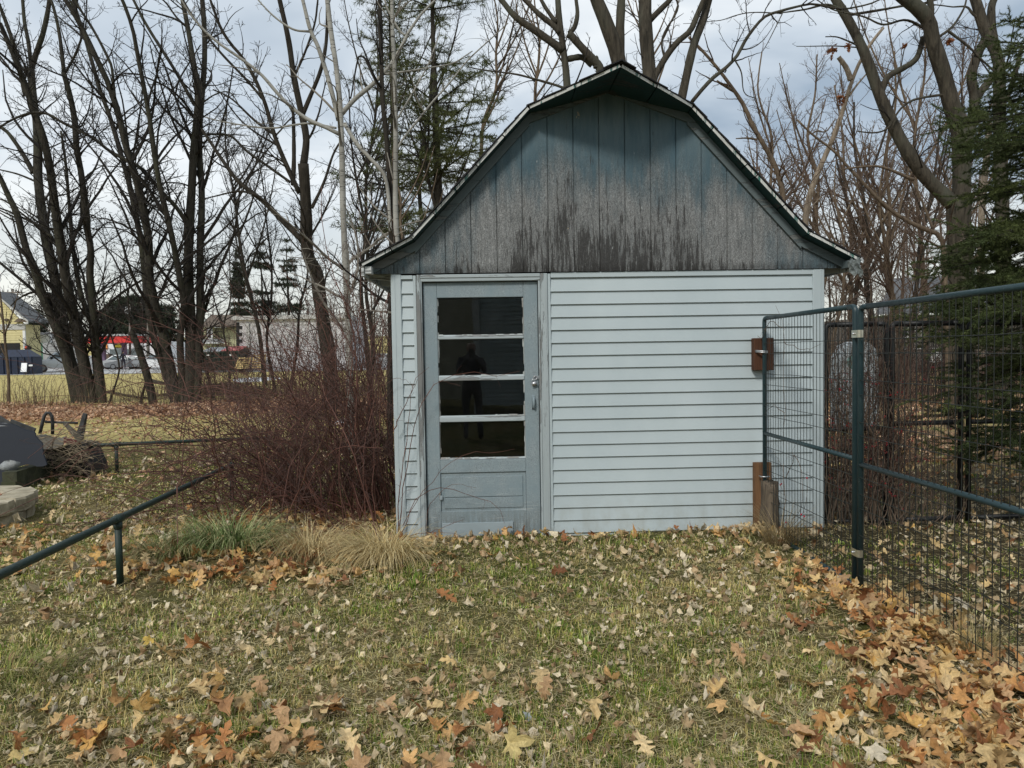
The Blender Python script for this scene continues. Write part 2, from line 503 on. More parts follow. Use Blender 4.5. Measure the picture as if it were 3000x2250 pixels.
for xa, xb in ((X0, -.667), (2.620, X1)):
    g = Geo()
    g.box((xa, -.026, -.05), (xb, .05, 2.103), .005)
    m_ = (xa + .030) if xa < 0 else (xb - .030)
    g.box((m_ - .0035, -.029, -.05), (m_ + .0035, -.0262, 2.10), .001)
    g.build('corner_trim', M_VINYL, shed)

# gable of grooved plywood, 8 inch grooves
def lerp(a, b, t): return a + (b - a) * t
prof = [(-1.90, 2.145), (-1.530, 2.335), (-.622, 3.318), (0, 3.548), (.622, 3.318), (1.530, 2.335), (1.90, 2.145)]
def pz(x, pr=prof):
    for (a, za), (b, zb) in zip(pr, pr[1:]):
        if a - 1e-9 <= x <= b + 1e-9: return lerp(za, zb, (x - a) / (b - a))
    return pr[-1][1]
gx0, gx1 = -.885 - CX, 2.835 - CX
cuts = sorted([gx0, gx1] + [c for c in (-.622, .622, 0, -1.53, 1.53)])
groove = [(-1.905 + .2032 * k) for k in range(0, 20)]
groove = [q + (.0 if 1 else 0) for q in groove if gx0 + .01 < q < gx1 - .01]
g = Geo()
edges = [gx0] + groove + [gx1]
zb = 2.104
for a, b in zip(edges, edges[1:]):
    a2, b2 = a + .0045 * (a > gx0), b - .0045 * (b < gx1)
    xs = [a2] + [c for c in (-1.53, -.622, 0, .622, 1.53) if a2 < c < b2] + [b2]
    top = [(CX + x, pz(x)) for x in xs]
    o = [(CX + a2, zb), (CX + b2, zb)] + top[::-1]
    g.prism([(x, -.034, z) for x, z in o], (0, .016, 0))
o = [(CX + gx0, zb + .003), (CX + gx1, zb + .003)] + [(CX + x, pz(x) - .002) for x in (gx1, 1.53, .622, 0, -.622, -1.53, gx0)]
g.prism([(x, -.024, z) for x, z in o], (0, .03, 0))
g.build('gable_panel', M_GABLE, shed)
g = Geo()                                                            # trim board following the roof line on the gable
for (a, za), (b, zb_) in zip(prof, prof[1:]):
    nx, nz = (zb_ - za), -(b - a); l = math.hypot(nx, nz); nx, nz = nx / l * .062, nz / l * .062
    s_ = .0015
    o = [(CX + a, -.056, za + .012), (CX + b, -.056, zb_ + .012), (CX + b, -.056, zb_ + .012 - .066 * (1.35 if abs(a + b) > 1.8 and abs(a + b) < 2.4 else 1.05)), (CX + a, -.056, za + .012 - .066 * (1.35 if abs(a + b) > 1.8 and abs(a + b) < 2.4 else 1.05))]
    g.prism(o, (0, .0205, 0))
g.build('rake_trim', M_RAKE, shed)

# roof: boards laid along the length, their painted ends showing on the front, then shingles
roofp = [(-1.925, 2.150), (-1.537, 2.352), (-.625, 3.328), (0, 3.562), (.625, 3.328), (1.537, 2.352), (1.925, 2.150)]
rng = np.random.default_rng(3)
def front_y(x, seg):
    return -.17 if seg not in (2, 3) else lerp(-.60, -.17, min(1, abs(x) / .625))
def front_dz(x, seg):
    return 0 if seg not in (2, 3) else -.085 * max(0, 1 - abs(x) / .625)
roof = thing('roof', None, None, (CX, 1.5, 2.2)); roof.location = Vector((0, 0, 2.2)); roof.parent = shed
deck, ends, sh = Geo(), Geo(), Geo()
for i, ((a, za), (b, zb_)) in enumerate(zip(roofp, roofp[1:])):
    ln = math.hypot(b - a, zb_ - za)
    n = max(1, round(ln / .27))
    ts = np.linspace(0, 1, n + 1); ts[1:-1] += rng.normal(0, .04, n - 1)
    N = np.array([-(zb_ - za), (b - a)]) / ln
    for t0, t1 in zip(ts, ts[1:]):
        g0, g1 = t0 + .004 / ln, t1 - .004 / ln
        q0 = np.array([lerp(a, b, g0), lerp(za, zb_, g0)]); q1 = np.array([lerp(a, b, g1), lerp(za, zb_, g1)])
        jo = rng.uniform(-.008, .008)
        y0, y1 = front_y(q0[0], i) + jo, front_y(q1[0], i) + jo
        th = .020
        A = [(CX + q0[0], y0, q0[1]), (CX + q1[0], y1, q1[1]), (CX + q1[0] + N[0] * th, y1, q1[1] + N[1] * th), (CX + q0[0] + N[0] * th, y0, q0[1] + N[1] * th)]
        B = [(x, 3.25, z) for x, _, z in A]
        A = [(x, y, z + front_dz(q_[0], i)) for (x, y, z), q_ in zip(A, (q0, q1, q1, q0))]
        deck.add(A + B, [(0, 1, 5, 4), (1, 2, 6, 5), (2, 3, 7, 6), (3, 0, 4, 7), (4, 5, 6, 7)])
        E = [(x, y - .004, z) for x, y, z in A]
        ends.add(E + A, [(0, 3, 2, 1), (0, 1, 5, 4), (1, 2, 6, 5), (2, 3, 7, 6), (3, 0, 4, 7)])
    # shingle courses
    up = 1 if i < 3 else -1
    m = max(2, round(ln / .125))
    for k in range(m):
        t0, t1 = (k / m, (k + 1) / m)
        lo, hi = (t0, t1) if up == 1 else (1 - t0, 1 - t1)
        q0 = np.array([lerp(a, b, lo), lerp(za, zb_, lo)]); q1 = np.array([lerp(a, b, hi), lerp(za, zb_, hi)])
        d_ = (q1 - q0) / np.linalg.norm(q1 - q0)
        low = q0 - d_ * (.010 + rng.uniform(0, .008)) + N * .027; high = q1 + d_ * .02 + N * .022
        lt = .007 + rng.uniform(0, .003)
        ov = .012 + rng.uniform(0, .016)
        yl, yh = front_y(np.clip(low[0], -1.9, 1.9), i) - ov, front_y(np.clip(high[0], -1.9, 1.9), i) - ov
        A = [(CX + low[0], yl, low[1]), (CX + high[0], yh, high[1]), (CX + high[0] + N[0] * .006, yh, high[1] + N[1] * .006), (CX + low[0] + N[0] * lt, yl, low[1] + N[1] * lt)]
        B = [(x, 3.30, z) for x, _, z in A]
        A = [(x, y, z + front_dz(q_[0], i)) for (x, y, z), q_ in zip(A, (low, high, high, low))]
        sh.add(A + B, [(0, 1, 2, 3), (7, 6, 5, 4), (0, 4, 5, 1), (1, 5, 6, 2), (2, 6, 7, 3), (3, 7, 4, 0)])
deck.build('roof_board', M_DECK, roof); ends.build('board_end', M_DECKEND, roof); sh.build('shingles', M_SHINGLE, roof)
g = Geo()                                                            # ridge cap
A = [(CX - .12, -.55, 3.486), (CX, -.635, 3.510), (CX + .12, -.55, 3.486), (CX + .12, -.55, 3.494), (CX, -.635, 3.520), (CX - .12, -.55, 3.494)]
B = [(x, 3.32, z + .082) for x, _, z in A]
g.add(A + B, [(0, 1, 2, 3, 4, 5), (0, 6, 7, 1), (1, 7, 8, 2), (2, 8, 9, 3), (3, 9, 10, 4), (4, 10, 11, 5), (5, 11, 6, 0), (11, 10, 9, 8, 7, 6)])
g.build('ridge_cap', M_SHINGLE, roof)
# eaves: fascia, tails
for sgn in (-1, 1):
    xe = CX + sgn * 1.925
    g = Geo(); g.box((xe - .011, -.166, 2.075), (xe + .011, 3.24, 2.158), .002); g.build('eave_fascia', M_WHITEPAINT, roof)
    xw = CX + sgn * 1.74
    for k in range(6):
        y = .10 + k * .58
        g = Geo()
        xi = xe - sgn * .013
        g.prism([(xi, y, 2.085), (xi, y, 2.146), (xw, y, 2.235), (xw, y, 2.06)], (0, .04, 0)); g.build('rafter_tail', M_WHITEPAINT, roof)
    g = Geo(); g.box((xe - sgn * .013, -.150, 2.095), (CX + sgn * 1.86, -.036, 2.152), .002); g.build('eave_return', M_WHITEPAINT if sgn < 0 else M_RAKE, roof)
# torn clear flashing at the right eave
g = Geo(); xs = np.linspace(0, 1, 9); zs = np.linspace(0, 1, 7)
vv = []
for a_ in xs:
    for b_ in zs:
        vv.append((2.83 + a_ * .10 + .012 * math.sin(b_ * 7), -.186 + .012 * math.sin(a_ * 9 + b_ * 5) + rng.uniform(-.004, .004), 2.045 + b_ * .115 - .02 * a_ * (1 - b_) + .012 * math.sin(a_ * 11)))
vv2 = [(x, y + .002, z) for x, y, z in vv]
ff = [(i * 7 + j, (i + 1) * 7 + j, (i + 1) * 7 + j + 1, i * 7 + j + 1) for i in range(8) for j in range(6)]
g.add(vv, ff); g.add(vv2, [f[::-1] for f in ff]); tag(g.build('flashing', M_FILM, roof), 'torn crumpled clear flashing at the eave end')

# door frame, casing
frame = thing('door_frame', None, None); frame.location = Vector((-CX, -1.5, 0)); frame.parent = shed
g = Geo(); g.box((-.549, -.030, -.05), (-.516, .012, 2.094), .004); g.box((-.5155, -.024, -.05), (DXL - .006, .06, 2.05), .003); g.build('side_casing', M_CASE, frame)
g = Geo(); g.box((.430, -.030, -.05), (.487, .012, 2.094), .004); g.box((DXR + .005, -.020, -.05), (.4295, .06, 2.05), .003); g.build('side_casing', M_CASE, frame)
g = Geo(); g.box((-.5155, -.031, 2.066), (.4295, .012, 2.0945), .004); g.box((-.5155, -.025, 2.040), (.4295, .06, 2.0655), .003); g.build('head_casing', M_CASEH, frame)
for xa, xb in ((-.5155, DXL - .001), (DXR + .001, .4295)):
    g = Geo(); g.box((xa, .085, 0), (xb, .13, 2.04)); g.build('door_stop', M_DARKWOOD, frame)
g = Geo(); g.box((-.515, -.015, -.06), (.4295, .12, -.004), .003); g.build('sill', M_CASE, frame)

# door
door = thing('door', None, None); door.location = Vector((-CX, -1.5, 0)); door.parent = shed
DY = .010                        # front of the door
g = Geo()
GL, GR = -.385, .290
g.box((DXL, DY, .008), (GL - .006, DY + .035, 2.034), .003)
g.box((GR + .006, DY, .008), (DXR, DY + .035, 2.034), .003)
g.box((GL - .0055, DY + .0008, 1.914), (GR + .0055, DY + .0345, 2.034), .003)
g.box((GL - .0055, DY + .0008, .515), (GR + .0055, DY + .0345, .618), .003)
g.box((GL - .0055, DY + .0008, .010), (GR + .0055, DY + .0345, .206), .003)
g.build('door_frame_rails', M_DOOR, door)
g = Geo()
g.box((GL - .004, DY + .013, .205), (GR + .004, DY + .028, .516))
g.box((GL + .022, DY + .006, .318), (GR - .022, DY + .0125, .482), .004)
g.box((GL + .022, DY + .0065, .226), (GR - .022, DY + .0125, .312), .003)
g.build('lower_panel', M_DOOR, door)
g = Geo(); g.box((-.385, DY - .010, -.02), (.185, DY - .0008, .112), .002); g.box((-.40, DY - .0065, .30), (-.378, DY - .0006, .335), .002); tag(g.build('patch_board', simple('smooth patch board', (.30, .36, .385), .55, var=.12, scale=3), door), 'smooth flat board patched over the bottom rail')
zs = [(.630, .920), (.969, 1.250), (1.291, 1.581), (1.614, 1.906)]
prev = .618
for i, (za, zb_) in enumerate(zs):
    g = Geo()
    g.prism([(GL - .004, DY + .0152, za - .004), (GR + .004, DY + .0292, za - .004), (GR + .004, DY + .0325, za - .004), (GL - .004, DY + .0185, za - .004)], (0, 0, zb_ - za + .008)); g.build('pane', M_GLASS, door)
    # putty bead round the pane
    top = zs[i + 1][0] if i < 3 else 1.914
    g = Geo()
    for zz in (za, ):
        g.prism([(GL - .005, DY + .0142, zz - .008), (GL - .005, DY + .0142, zz + .006), (GL - .005, DY + .003, zz - .008)], (GR - GL + .010, 0, 0))
    if i < 3:
        g.box((GL - .005, DY + .0015, zb_ + .003), (GR + .005, DY + .034, top - .0085), .004)
    g.build('muntin' if i < 3 else 'glazing_bead', M_CASEH, door)
M_PUTTY = mat_peeling('cracked putty', (.40, .43, .42), (.30, .29, .27), amt=.45)
g = Geo()
rr = np.random.default_rng(8)
for za, zb_ in zs:
    for x, s_ in ((GL - .0055, 1), (GR + .0055, -1)):
        zz = za
        while zz < zb_ - .01:
            l = rr.uniform(.02, .09)
            if rr.random() < .82:
                w_ = rr.uniform(.004, .012)
                g.prism([(x, DY + .0145, zz), (x + s_ * w_, DY + .0145, zz), (x, DY + .004, zz)], (0, 0, min(l, zb_ - zz)))
            zz += l
    x = GL
    while x < GR - .03:
        l = rr.uniform(.015, .08)
        if rr.random() < .6:
            h_ = rr.uniform(.004, .011)
            g.prism([(x, DY + .0143, za - .002), (x, DY + .0143, za + h_), (x, DY + .002, za - .002)], (l, 0, 0))
        x += l + rr.uniform(0, .03)
g.build('putty', M_PUTTY, door)
# handle, hasp and padlock
g = Geo()
g.box((.353, DY - .003, 1.010), (.379, DY - .0003, 1.128), .001)
g.tube([(.366, DY - .003, 1.022), (.366, DY - .026, 1.030), (.366, DY - .031, 1.069), (.366, DY - .026, 1.108), (.366, DY - .003, 1.116)], [.006, .0075, .009, .0075, .006], 8)
g.build('handle', M_DOOR, door, True)
g = Geo()
g.box((.374, DY - .0045, 1.255), (.412, DY - .0003, 1.283), .001)
th = np.linspace(0, 2 * math.pi, 17)
g.tube(np.stack([.381 + .014 * np.cos(th), np.full(17, DY - .012), 1.268 + .014 * np.sin(th)], 1), .003, 6)
g.build('hasp', M_STEEL, door, True)
g = Geo()
c_, s_ = math.cos(.35), math.sin(.35)
def rp(x, z): return (.372 + c_ * x - s_ * z, 1.222 + s_ * x + c_ * z)
q = [rp(-.021, -.017), rp(.019, -.017), rp(.019, .015), rp(-.021, .015)]
g.prism([(x, DY - .024, z) for x, z in q], (0, .016, 0))
arc = [rp(.013 * math.cos(a_), .015 + .020 * math.sin(a_) * 1.1) for a_ in np.linspace(0, math.pi, 9)]
g.tube([(x, DY - .016, z) for x, z in arc], .003, 6)
g.build('padlock', M_STEEL, door, True)
g = Geo(); g.box((-.405, DY - .004, .31), (-.392, DY - .0008, .36), .001); tag(g.build('hinge', M_STEEL, door), 'worn hinge leaf showing bare metal')
# ------------------------------------------------------------------ welded wire kennel panels, posts, rails
def mat_pipe(name, c, c2, rough=.42):
    t = NT(name)
    n = t.noise(t.pos((9, 9, 5)), 1.6, 5, .65)
    m = t.rng(n, .52, .74)
    cc = t.mix(m, c, c2)
    sp = t.rng(t.noise(t.pos((70, 70, 70)), 1, 3, .6), .66, .72, 0, .5)
    cc = t.mix(sp, cc, (.14, .15, .14))
    return t.done(t.bsdf(cc, t.rng(n, .3, .7, rough - .1, rough + .2), 0, t.bump(n, .12, .004), .5))
M_PIPE = mat_pipe('dark teal pipe paint', (.014, .036, .042), (.022, .046, .050))
M_PIPE2 = mat_pipe('old green pipe paint', (.009, .027, .021), (.030, .038, .027), .5)
M_BLACK = simple('black pipe', (.010, .011, .012), .5, var=.2)
M_WIRE = simple('dark wire', (.018, .021, .018), .5, var=.3)
M_ZINC = simple('zinc clamp', (.62, .60, .50), .34, .9, .2, 30, bump=.1)
M_WIREB = simple('black wire', (.012, .013, .013), .6)

def arc_corner(a, b, c, r, k=6):
    """points rounding the corner b between a and c"""
    a, b, c = map(np.asarray, (a, b, c))
    u = (a - b) / np.linalg.norm(a - b); w = (c - b) / np.linalg.norm(c - b)
    p0, p1 = b + u * r, b + w * r
    t = np.linspace(0, 1, k)[:, None]
    return (1 - t) ** 2 * p0 + 2 * t * (1 - t) * b + t ** 2 * p1

ZPAIR = [1.51, 1.43, 1.273, 1.188, 1.026, .945, .70, .599, .518, .357, .276, .115, .034]
def kennel_panel(name, label, a, b, ztop, zmid, zpairs, pitch, mpipe, mwire, rp=.0165, rw=.0021, corner=True, lean=0.0, z0=0.0, wob=0.0, seed=1):
    """a, b: (x, y) of the two end posts"""
    a = np.array(a); b = np.array(b)
    t = thing(name, label, 'fence panel', (a[0], a[1], z0), 'kennel fence panels')
    d = (b - a) / np.linalg.norm(b - a); ln = np.linalg.norm(b - a)
    W = lambda s, z: (a[0] + d[0] * s, a[1] + d[1] * s, z)
    g = Geo()
    g.tube(np.vstack([[W(0, z0 - .02)], arc_corner(W(0, z0), W(0, ztop), W(ln, ztop), .035), [W(.08, ztop)]]), rp, 12); g.build('post', mpipe, t, True)
    g = Geo()
    g.tube(np.vstack([[W(ln, z0 - .02)], arc_corner(W(ln, z0), W(ln, ztop), W(0, ztop), .035), [W(ln - .08, ztop)]]), rp, 12); g.build('post', mpipe, t, True)
    g = Geo(); g.tube([W(.079, ztop), W(ln - .079, ztop)], rp, 12); g.build('top_rail', mpipe, t, True)
    g = Geo(); g.tube([W(.012, zmid), W(ln - .012, zmid)], rp * .92, 12); g.build('middle_rail', mpipe, t, True)
    g = Geo(); g.tube([W(.012, z0 + .035), W(ln - .012, z0 + .035)], rp * .92, 12); g.build('bottom_rail', mpipe, t, True)
    rr = np.random.default_rng(seed)
    n = int(ln / pitch)
    g = Geo()
    off = np.array([d[1], -d[0]]) * rp * .55
    pts = []
    for k in range(1, n + 1):
        s = k * ln / (n + 1)
        ph = rr.uniform(0, 6.28); am = wob * rr.uniform(.3, 1)
        zz = np.linspace(z0 + .02, ztop - rp * .6, 9)
        pts.append([(a[0] + d[0] * (s + am * math.sin(z * 3 + ph)) + off[0], a[1] + d[1] * (s + am * math.sin(z * 3 + ph)) + off[1], z) for z in zz])
    g.tubes(np.array(pts), rw, 5)
    pts = []
    for z in zpairs:
        ss = np.linspace(-.012, ln + .012, 9)
        pts.append([(a[0] + d[0] * s + off[0] * 1.25, a[1] + d[1] * s + off[1] * 1.25, z + rr.normal(0, .0015)) for s in ss])
    g.tubes(np.array(pts), rw * 1.05, 5)
    g.build('wire_mesh', mwire, t, True)
    return t

XF = 2.187
p1 = kennel_panel('kennel_panel', 'dark teal wire kennel panel joined to the shed wall by wooden blocks', (XF, -.125), (XF, -1.555), 1.708, .80, ZPAIR, .051, M_PIPE, M_WIRE, wob=.002, seed=2)
p2 = kennel_panel('kennel_panel', 'dark teal wire kennel panel clamped to the middle post over an orange leaf drift', (XF + .004, -1.612), (XF + .004, -3.44), 1.700, .775, ZPAIR, .0525, M_PIPE, M_WIRE, wob=.003, seed=4)
for z, lab in ((1.545, 'shiny zinc clamp near the top of the paired kennel posts'), (.245, 'zinc clamp low on the paired kennel posts')):
    c = thing('post_clamp', lab, 'clamp', (XF, -1.58, z), 'clamps on the kennel posts')
    g = Geo()
    yy = [-1.580 + .046 * math.cos(q) for q in np.linspace(0, 2 * math.pi, 25)]
    ring = []
    for q in np.linspace(0, 2 * math.pi, 33):
        cy = .0285 * np.sign(math.cos(q)) if abs(math.cos(q)) > .05 else 0
        ring.append((XF + .0205 * math.sin(q), -1.583 + cy + .0205 * math.cos(q)))
    lo = [(x, y, z - .022) for x, y in ring]; hi = [(x, y, z + .022) for x, y in ring]
    n = len(ring)
    g.add(lo + hi, [(i, i + 1, n + i + 1, n + i) for i in range(n - 1)])
    g.build('band', M_ZINC, c, True)
    g = Geo(); g.lathe((XF - .028, -1.583, z), [(.008, .012), (.008, 0), (.005, -.006)], 6, 'x'); g.build('bolt', M_STEEL, c, True)

# black panels across the back of the run, in line with the shed front
yb = .06
zb = lambda s: [1.50, 1.42, 1.26, 1.18, 1.02, .94, .62, .54, .36, .28, .12]
def xb(px, py=1100): return float(P(px, py, yb)[0])
kennel_panel('kennel_panel', 'black wire kennel panel behind the red berry vines beside the shed corner', (2.765, yb), (xb(2597), yb), 1.655, .80, zb(0), .054, M_BLACK, M_WIREB, .020, seed=7)
kennel_panel('kennel_panel', 'black wire kennel panel with open view of the yellow lawn behind it', (xb(2615), yb + .01), (xb(2822), yb + .03), 1.655, .835, zb(0), .052, M_BLACK, M_WIREB, .022, seed=8)
kennel_panel('kennel_panel', 'black wire kennel panel hidden behind the drooping spruce branches', (xb(2846), yb + .03), (xb(2846) + 1.75, yb + .10), 1.655, .835, zb(0), .052, M_BLACK, M_WIREB, .022, seed=9)

def mat_wood(name, c, dark, axis=2, ringy=True, scale=1.0):
    t = NT(name)
    sc = [60, 60, 60]; sc[axis] = 4
    f = t.noise(t.pos(tuple(q * scale for q in sc)), 1, 6, .7)
    sc2 = [14, 14, 14]; sc2[axis] = 1.2
    m = t.noise(t.pos(tuple(q * scale for q in sc2)), 1, 5, .6)
    k = t.rng(t.math('ADD', t.math('MULTIPLY', f, .6), t.math('MULTIPLY', m, .4)), .40, .62)
    cc = t.mix(k, dark, c)
    return t.done(t.bsdf(cc, .8, 0, t.bump(f, .5, .004), .25))
M_BROWNWOOD = mat_wood('red brown stained wood', (.115, .050, .026), (.035, .016, .010))
M_BOARD = mat_wood('orange brown board', (.21, .115, .055), (.08, .04, .022))
M_LOG = mat_wood('grey splintered log', (.17, .135, .095), (.045, .036, .028))

b0, b1 = P(2205, 1085, -.05), P(2262, 990, -.05)
blk = thing('wooden_block', 'red brown wooden block screwed high on the siding behind the kennel post', 'wood block', (b0[0], -.05, b0[2]))
g = Geo(); g.box((b0[0], -.090, b0[2]), (b1[0], -.0175, b1[2]), .004); g.build('block', M_BROWNWOOD, blk)
g = Geo()
zc = float(P(2240, 1028, -.12)[2])
q = [(XF - .060, -.091, zc + .004), (XF - .052, -.118, zc + .003), (XF - .02, -.146, zc - .002), (XF + .012, -.147, zc - .004), (XF + .024, -.125, zc - .004), (XF + .026, -.091, zc - .004)]
g.tube(q, .005, 8); g.tube([(x, y, z - .010) for x, y, z in q], .0045, 8)
g.build('pipe_strap', M_STEEL, blk, True)
b0, b1 = P(2208, 1575, -.04), P(2247, 1354, -.04)
bd = thing('wooden_board', 'upright orange brown board leaning on the siding behind the kennel post foot', 'board', (b0[0], -.05, 0))
g = Geo(); g.box((b0[0], -.062, -.02), (b1[0] + .03, -.0175, b1[2]), .003); g.build('board', M_BOARD, bd)
g = Geo(); q = [(XF - .032, -.09, .455), (XF - .03, -.135, .455), (XF, -.150, .455), (XF + .03, -.135, .455), (XF + .03, -.09, .455)]
g.tube(q, .006, 8); g.build('pipe_strap', M_STEEL, bd, True)
lg = thing('log_stub', 'short splintered grey log stub standing under the kennel post at the wall', 'log', (XF, -.17, 0))
g = Geo()
rr = np.random.default_rng(4)
n, sides = 9, 14
vv = []
for i in range(n):
    z = -.03 + .455 * i / (n - 1)
    for j in range(sides):
        a_ = j * 2 * math.pi / sides
        r = .062 * (1.22 - .22 * i / (n - 1)) * (1 + .12 * math.sin(3 * a_ + 1) + rr.normal(0, .04))
        vv.append((XF + .005 + r * math.cos(a_), -.215 + r * .9 * math.sin(a_), z + (rr.uniform(-.03, .02) if i == n - 1 else 0)))
ff = [(i * sides + j, i * sides + (j + 1) % sides, (i + 1) * sides + (j + 1) % sides, (i + 1) * sides + j) for i in range(n - 1) for j in range(sides)]
ff.append(tuple((n - 1) * sides + j for j in range(sides)))
g.add(vv, ff); g.build('stub', M_LOG, lg, True)

# low pipe railings on the lawn
def pipe_rail(label, pts, posts, r, extra_fit=()):
    t = thing('pipe_railing', label, 'railing', (pts[0][0], pts[0][1], 0), 'low green pipe railings')
    g = Geo(); g.tube(pts, r, 14); g.build('rail', M_PIPE2, t, True)
    for (x, y, z) in posts:
        z0 = float(gz(x, y)) - .05
        g = Geo(); g.tube([(x, y, z0), (x, y, z - r * .6)], r * .97, 14); p_ = g.build('post', M_PIPE2, t, True)
        k = min(range(len(pts)), key=lambda i: abs(pts[i][1] - y) + abs(pts[i][0] - x))
        d = np.array(pts[min(k + 1, len(pts) - 1)]) - np.array(pts[max(k - 1, 0)]); d = d / np.linalg.norm(d)
        c = np.array((x, y, z))
        g = Geo(); g.tube([c - d * .055, c - d * .053, c + d * .053, c + d * .055], [r * .9, r * 1.25, r * 1.25, r * .9], 14)
        g.tube([(x, y, z - r * 1.0), (x, y, z - .062), (x, y, z - .063)], [r * 1.2, r * 1.2, r], 14)
        g.build('fitting', M_PIPE2, t, True)
    return t
A0 = P(345, 1520, -1.09); A1 = P(677, 1362, 1.80)
dv = (A0 - A1) / np.linalg.norm(A0 - A1)
A2 = A0 + dv * 3.0
pipe_rail('dark green pipe railing sloping past the bramble toward the camera', [tuple(A2), tuple(A0 + dv * 1.5), tuple(A0 + dv * .1), tuple(A0), tuple(A0 - dv * .1), tuple((A0 + A1) / 2), tuple(A1 + dv * .08), tuple(A1)],
          [tuple(A0), tuple(A1), tuple(A0 + dv * 2.9)], .0225)
B0 = P(232, 1306, 3.75); B1 = P(340, 1302, 3.85); B2 = P(790, 1282, 4.6)
u_ = (B2 - B1) / np.linalg.norm(B2 - B1)
pipe_rail('low faded green pipe railing on the lawn beside the overturned chair', [tuple(B0), tuple(B1 - u_ * .1), tuple(B1), tuple(B1 + u_ * .1), tuple(B2)], [tuple(B1), tuple(B2 - u_ * .02)], .0235)
# ------------------------------------------------------------------ fire pit, junk on the lawn
def mat_stone(name, a, b, scale=9, moss=0.0):
    t = NT(name)
    n = t.noise(t.pos((1, 1, 1)), scale, 7, .68)
    n2 = t.noise(t.pos((1, 1, 1), (3, 1, 2)), scale * .35, 4, .6)
    c = t.mix(t.rng(n, .32, .68), a, b)
    c = t.mix(t.math('MULTIPLY', t.rng(n2, .45, .65), .35 + moss * .6), c, (.07, .075, .04) if moss else (.13, .11, .075))
    return t.done(t.bsdf(c, .92, 0, t.bump(n, .8, .015), .2))
M_PIT = mat_stone('tan wall block', (.27, .235, .165), (.56, .50, .37))
M_TERRA = simple('terracotta', (.34, .155, .085), .8, var=.25, scale=8)
M_MOSSY = mat_stone('mossy dark timber', (.028, .032, .022), (.085, .085, .055), 12, .7)
M_GREYSTONE = mat_stone('grey stone', (.17, .18, .18), (.40, .42, .42), 14)
M_NAVY = mat_peeling('flaking navy paint', (.0085, .012, .019), (.22, .23, .24), amt=.24, axis='x', scale=.45)
M_RESIN = simple('brown ribbed resin', (.105, .092, .068), .6, var=.3, scale=10)
M_DARKMETAL = simple('dark weathered bars', (.045, .046, .046), .6, var=.5, scale=14)
M_TUB = simple('black tub and hollow', (.007, .007, .007), .55)
M_RED = simple('dull red plastic', (.14, .045, .038), .6)

rng = np.random.default_rng(11)
pc = np.array([-4.94, 1.02, 0.0])
pit = thing('fire_pit', 'round fire pit ring of tan stone blocks at the picture edge', 'fire pit', pc)
for course in range(2):
    n = 10
    for k in range(n):
        a0 = 2 * math.pi * (k + (.5 if course else 0)) / n + .15; a1 = a0 + 2 * math.pi / n
        e = .018
        ro = .64 + rng.uniform(-.015, .015) - .015 * (1 - course); ri = .40
        z0 = -.03 + course * .126; z1 = z0 + .123
        am = (a0 + a1) / 2
        o = []
        for ang, r in ((a0 + e, ri), (a0 + e, ro), (a0 + (a1 - a0) * .25, ro + .030), (am + (a1 - a0) * .25, ro + .028), (a1 - e, ro), (a1 - e, ri)):
            o.append((pc[0] + r * math.cos(ang), pc[1] + r * math.sin(ang)))
        cx, cy = np.mean([q[0] for q in o]), np.mean([q[1] for q in o])
        g = Geo()
        lv = [(z0, .95), (z0 + .02, 1), (z1 - .022, 1.0), (z1, .94)]
        vv = [(cx + (x - cx) * s + rng.normal(0, .004), cy + (y - cy) * s + rng.normal(0, .004), z + rng.normal(0, .003)) for z, s in lv for x, y in o]
        m = len(o)
        ff = [(i * m + j, i * m + (j + 1) % m, (i + 1) * m + (j + 1) % m, (i + 1) * m + j) for i in range(3) for j in range(m)]
        ff += [tuple(range(m))[::-1], tuple(3 * m + j for j in range(m))]
        g.add(vv, ff); g.build('stone_block', M_PIT, pit)
g = Geo()
n = 8
for k in range(n):
    a0, a1 = 2 * math.pi * k / n, 2 * math.pi * (k + 1) / n - .02
    o = [(pc[0] + r * math.cos(a), pc[1] + r * math.sin(a), 0) for r, a in ((.385, a0), (.385, a1), (.345, a1), (.345, a0))]
    g.prism(o, (0, 0, .205))
g.build('clay_liner', M_TERRA, pit)
bowl = thing('clay_bowl', 'terracotta bowl sitting inside the stone fire pit', 'bowl', (pc[0] + .02, pc[1], .16))
g = Geo(); g.lathe((pc[0] + .02, pc[1] - .03, .02), [(.12, 0), (.20, .07), (.235, .14), (.25, .15), (.245, .165), (.225, .16), (.18, .08), (.10, .03)], 28); g.build('basin', M_TERRA, bowl, True)
g = Geo(); th = np.linspace(0, 2 * math.pi, 33); g.tube(np.stack([pc[0] + .02 + .243 * np.cos(th), pc[1] - .03 + .243 * np.sin(th), np.full(33, .182)], 1), .017, 8); g.build('rim', M_TERRA, bowl, True)

# ragged navy plywood sheet leaning at the edge of the heap
Yb = 2.75
edge = [(-60, 1450), (-60, 1238), (10, 1240), (44, 1246), (55, 1252), (78, 1262), (99, 1266), (103, 1271), (104, 1279), (114, 1290), (122, 1298), (125, 1304), (124, 1312), (127, 1332), (134, 1352), (137, 1362), (128, 1366), (108, 1367), (96, 1362), (78, 1360), (60, 1366), (40, 1372), (20, 1364), (12, 1376), (18, 1395), (24, 1420), (32, 1436), (28, 1440)]
def tilt(px, py):
    Y = Yb + (1440 - py) / 200.0 * .38
    return P(px, py, Y)
o = [tilt(*q) for q in edge]
bd = thing('plywood_sheet', 'navy painted plywood sheet with ragged torn edges leaning on the heap', 'board', o[0])
nrm = np.array([0, .90, .42]); nrm = nrm / np.linalg.norm(nrm)
g = Geo(); g.prism(o, nrm * .018); g.build('sheet', M_NAVY, bd)

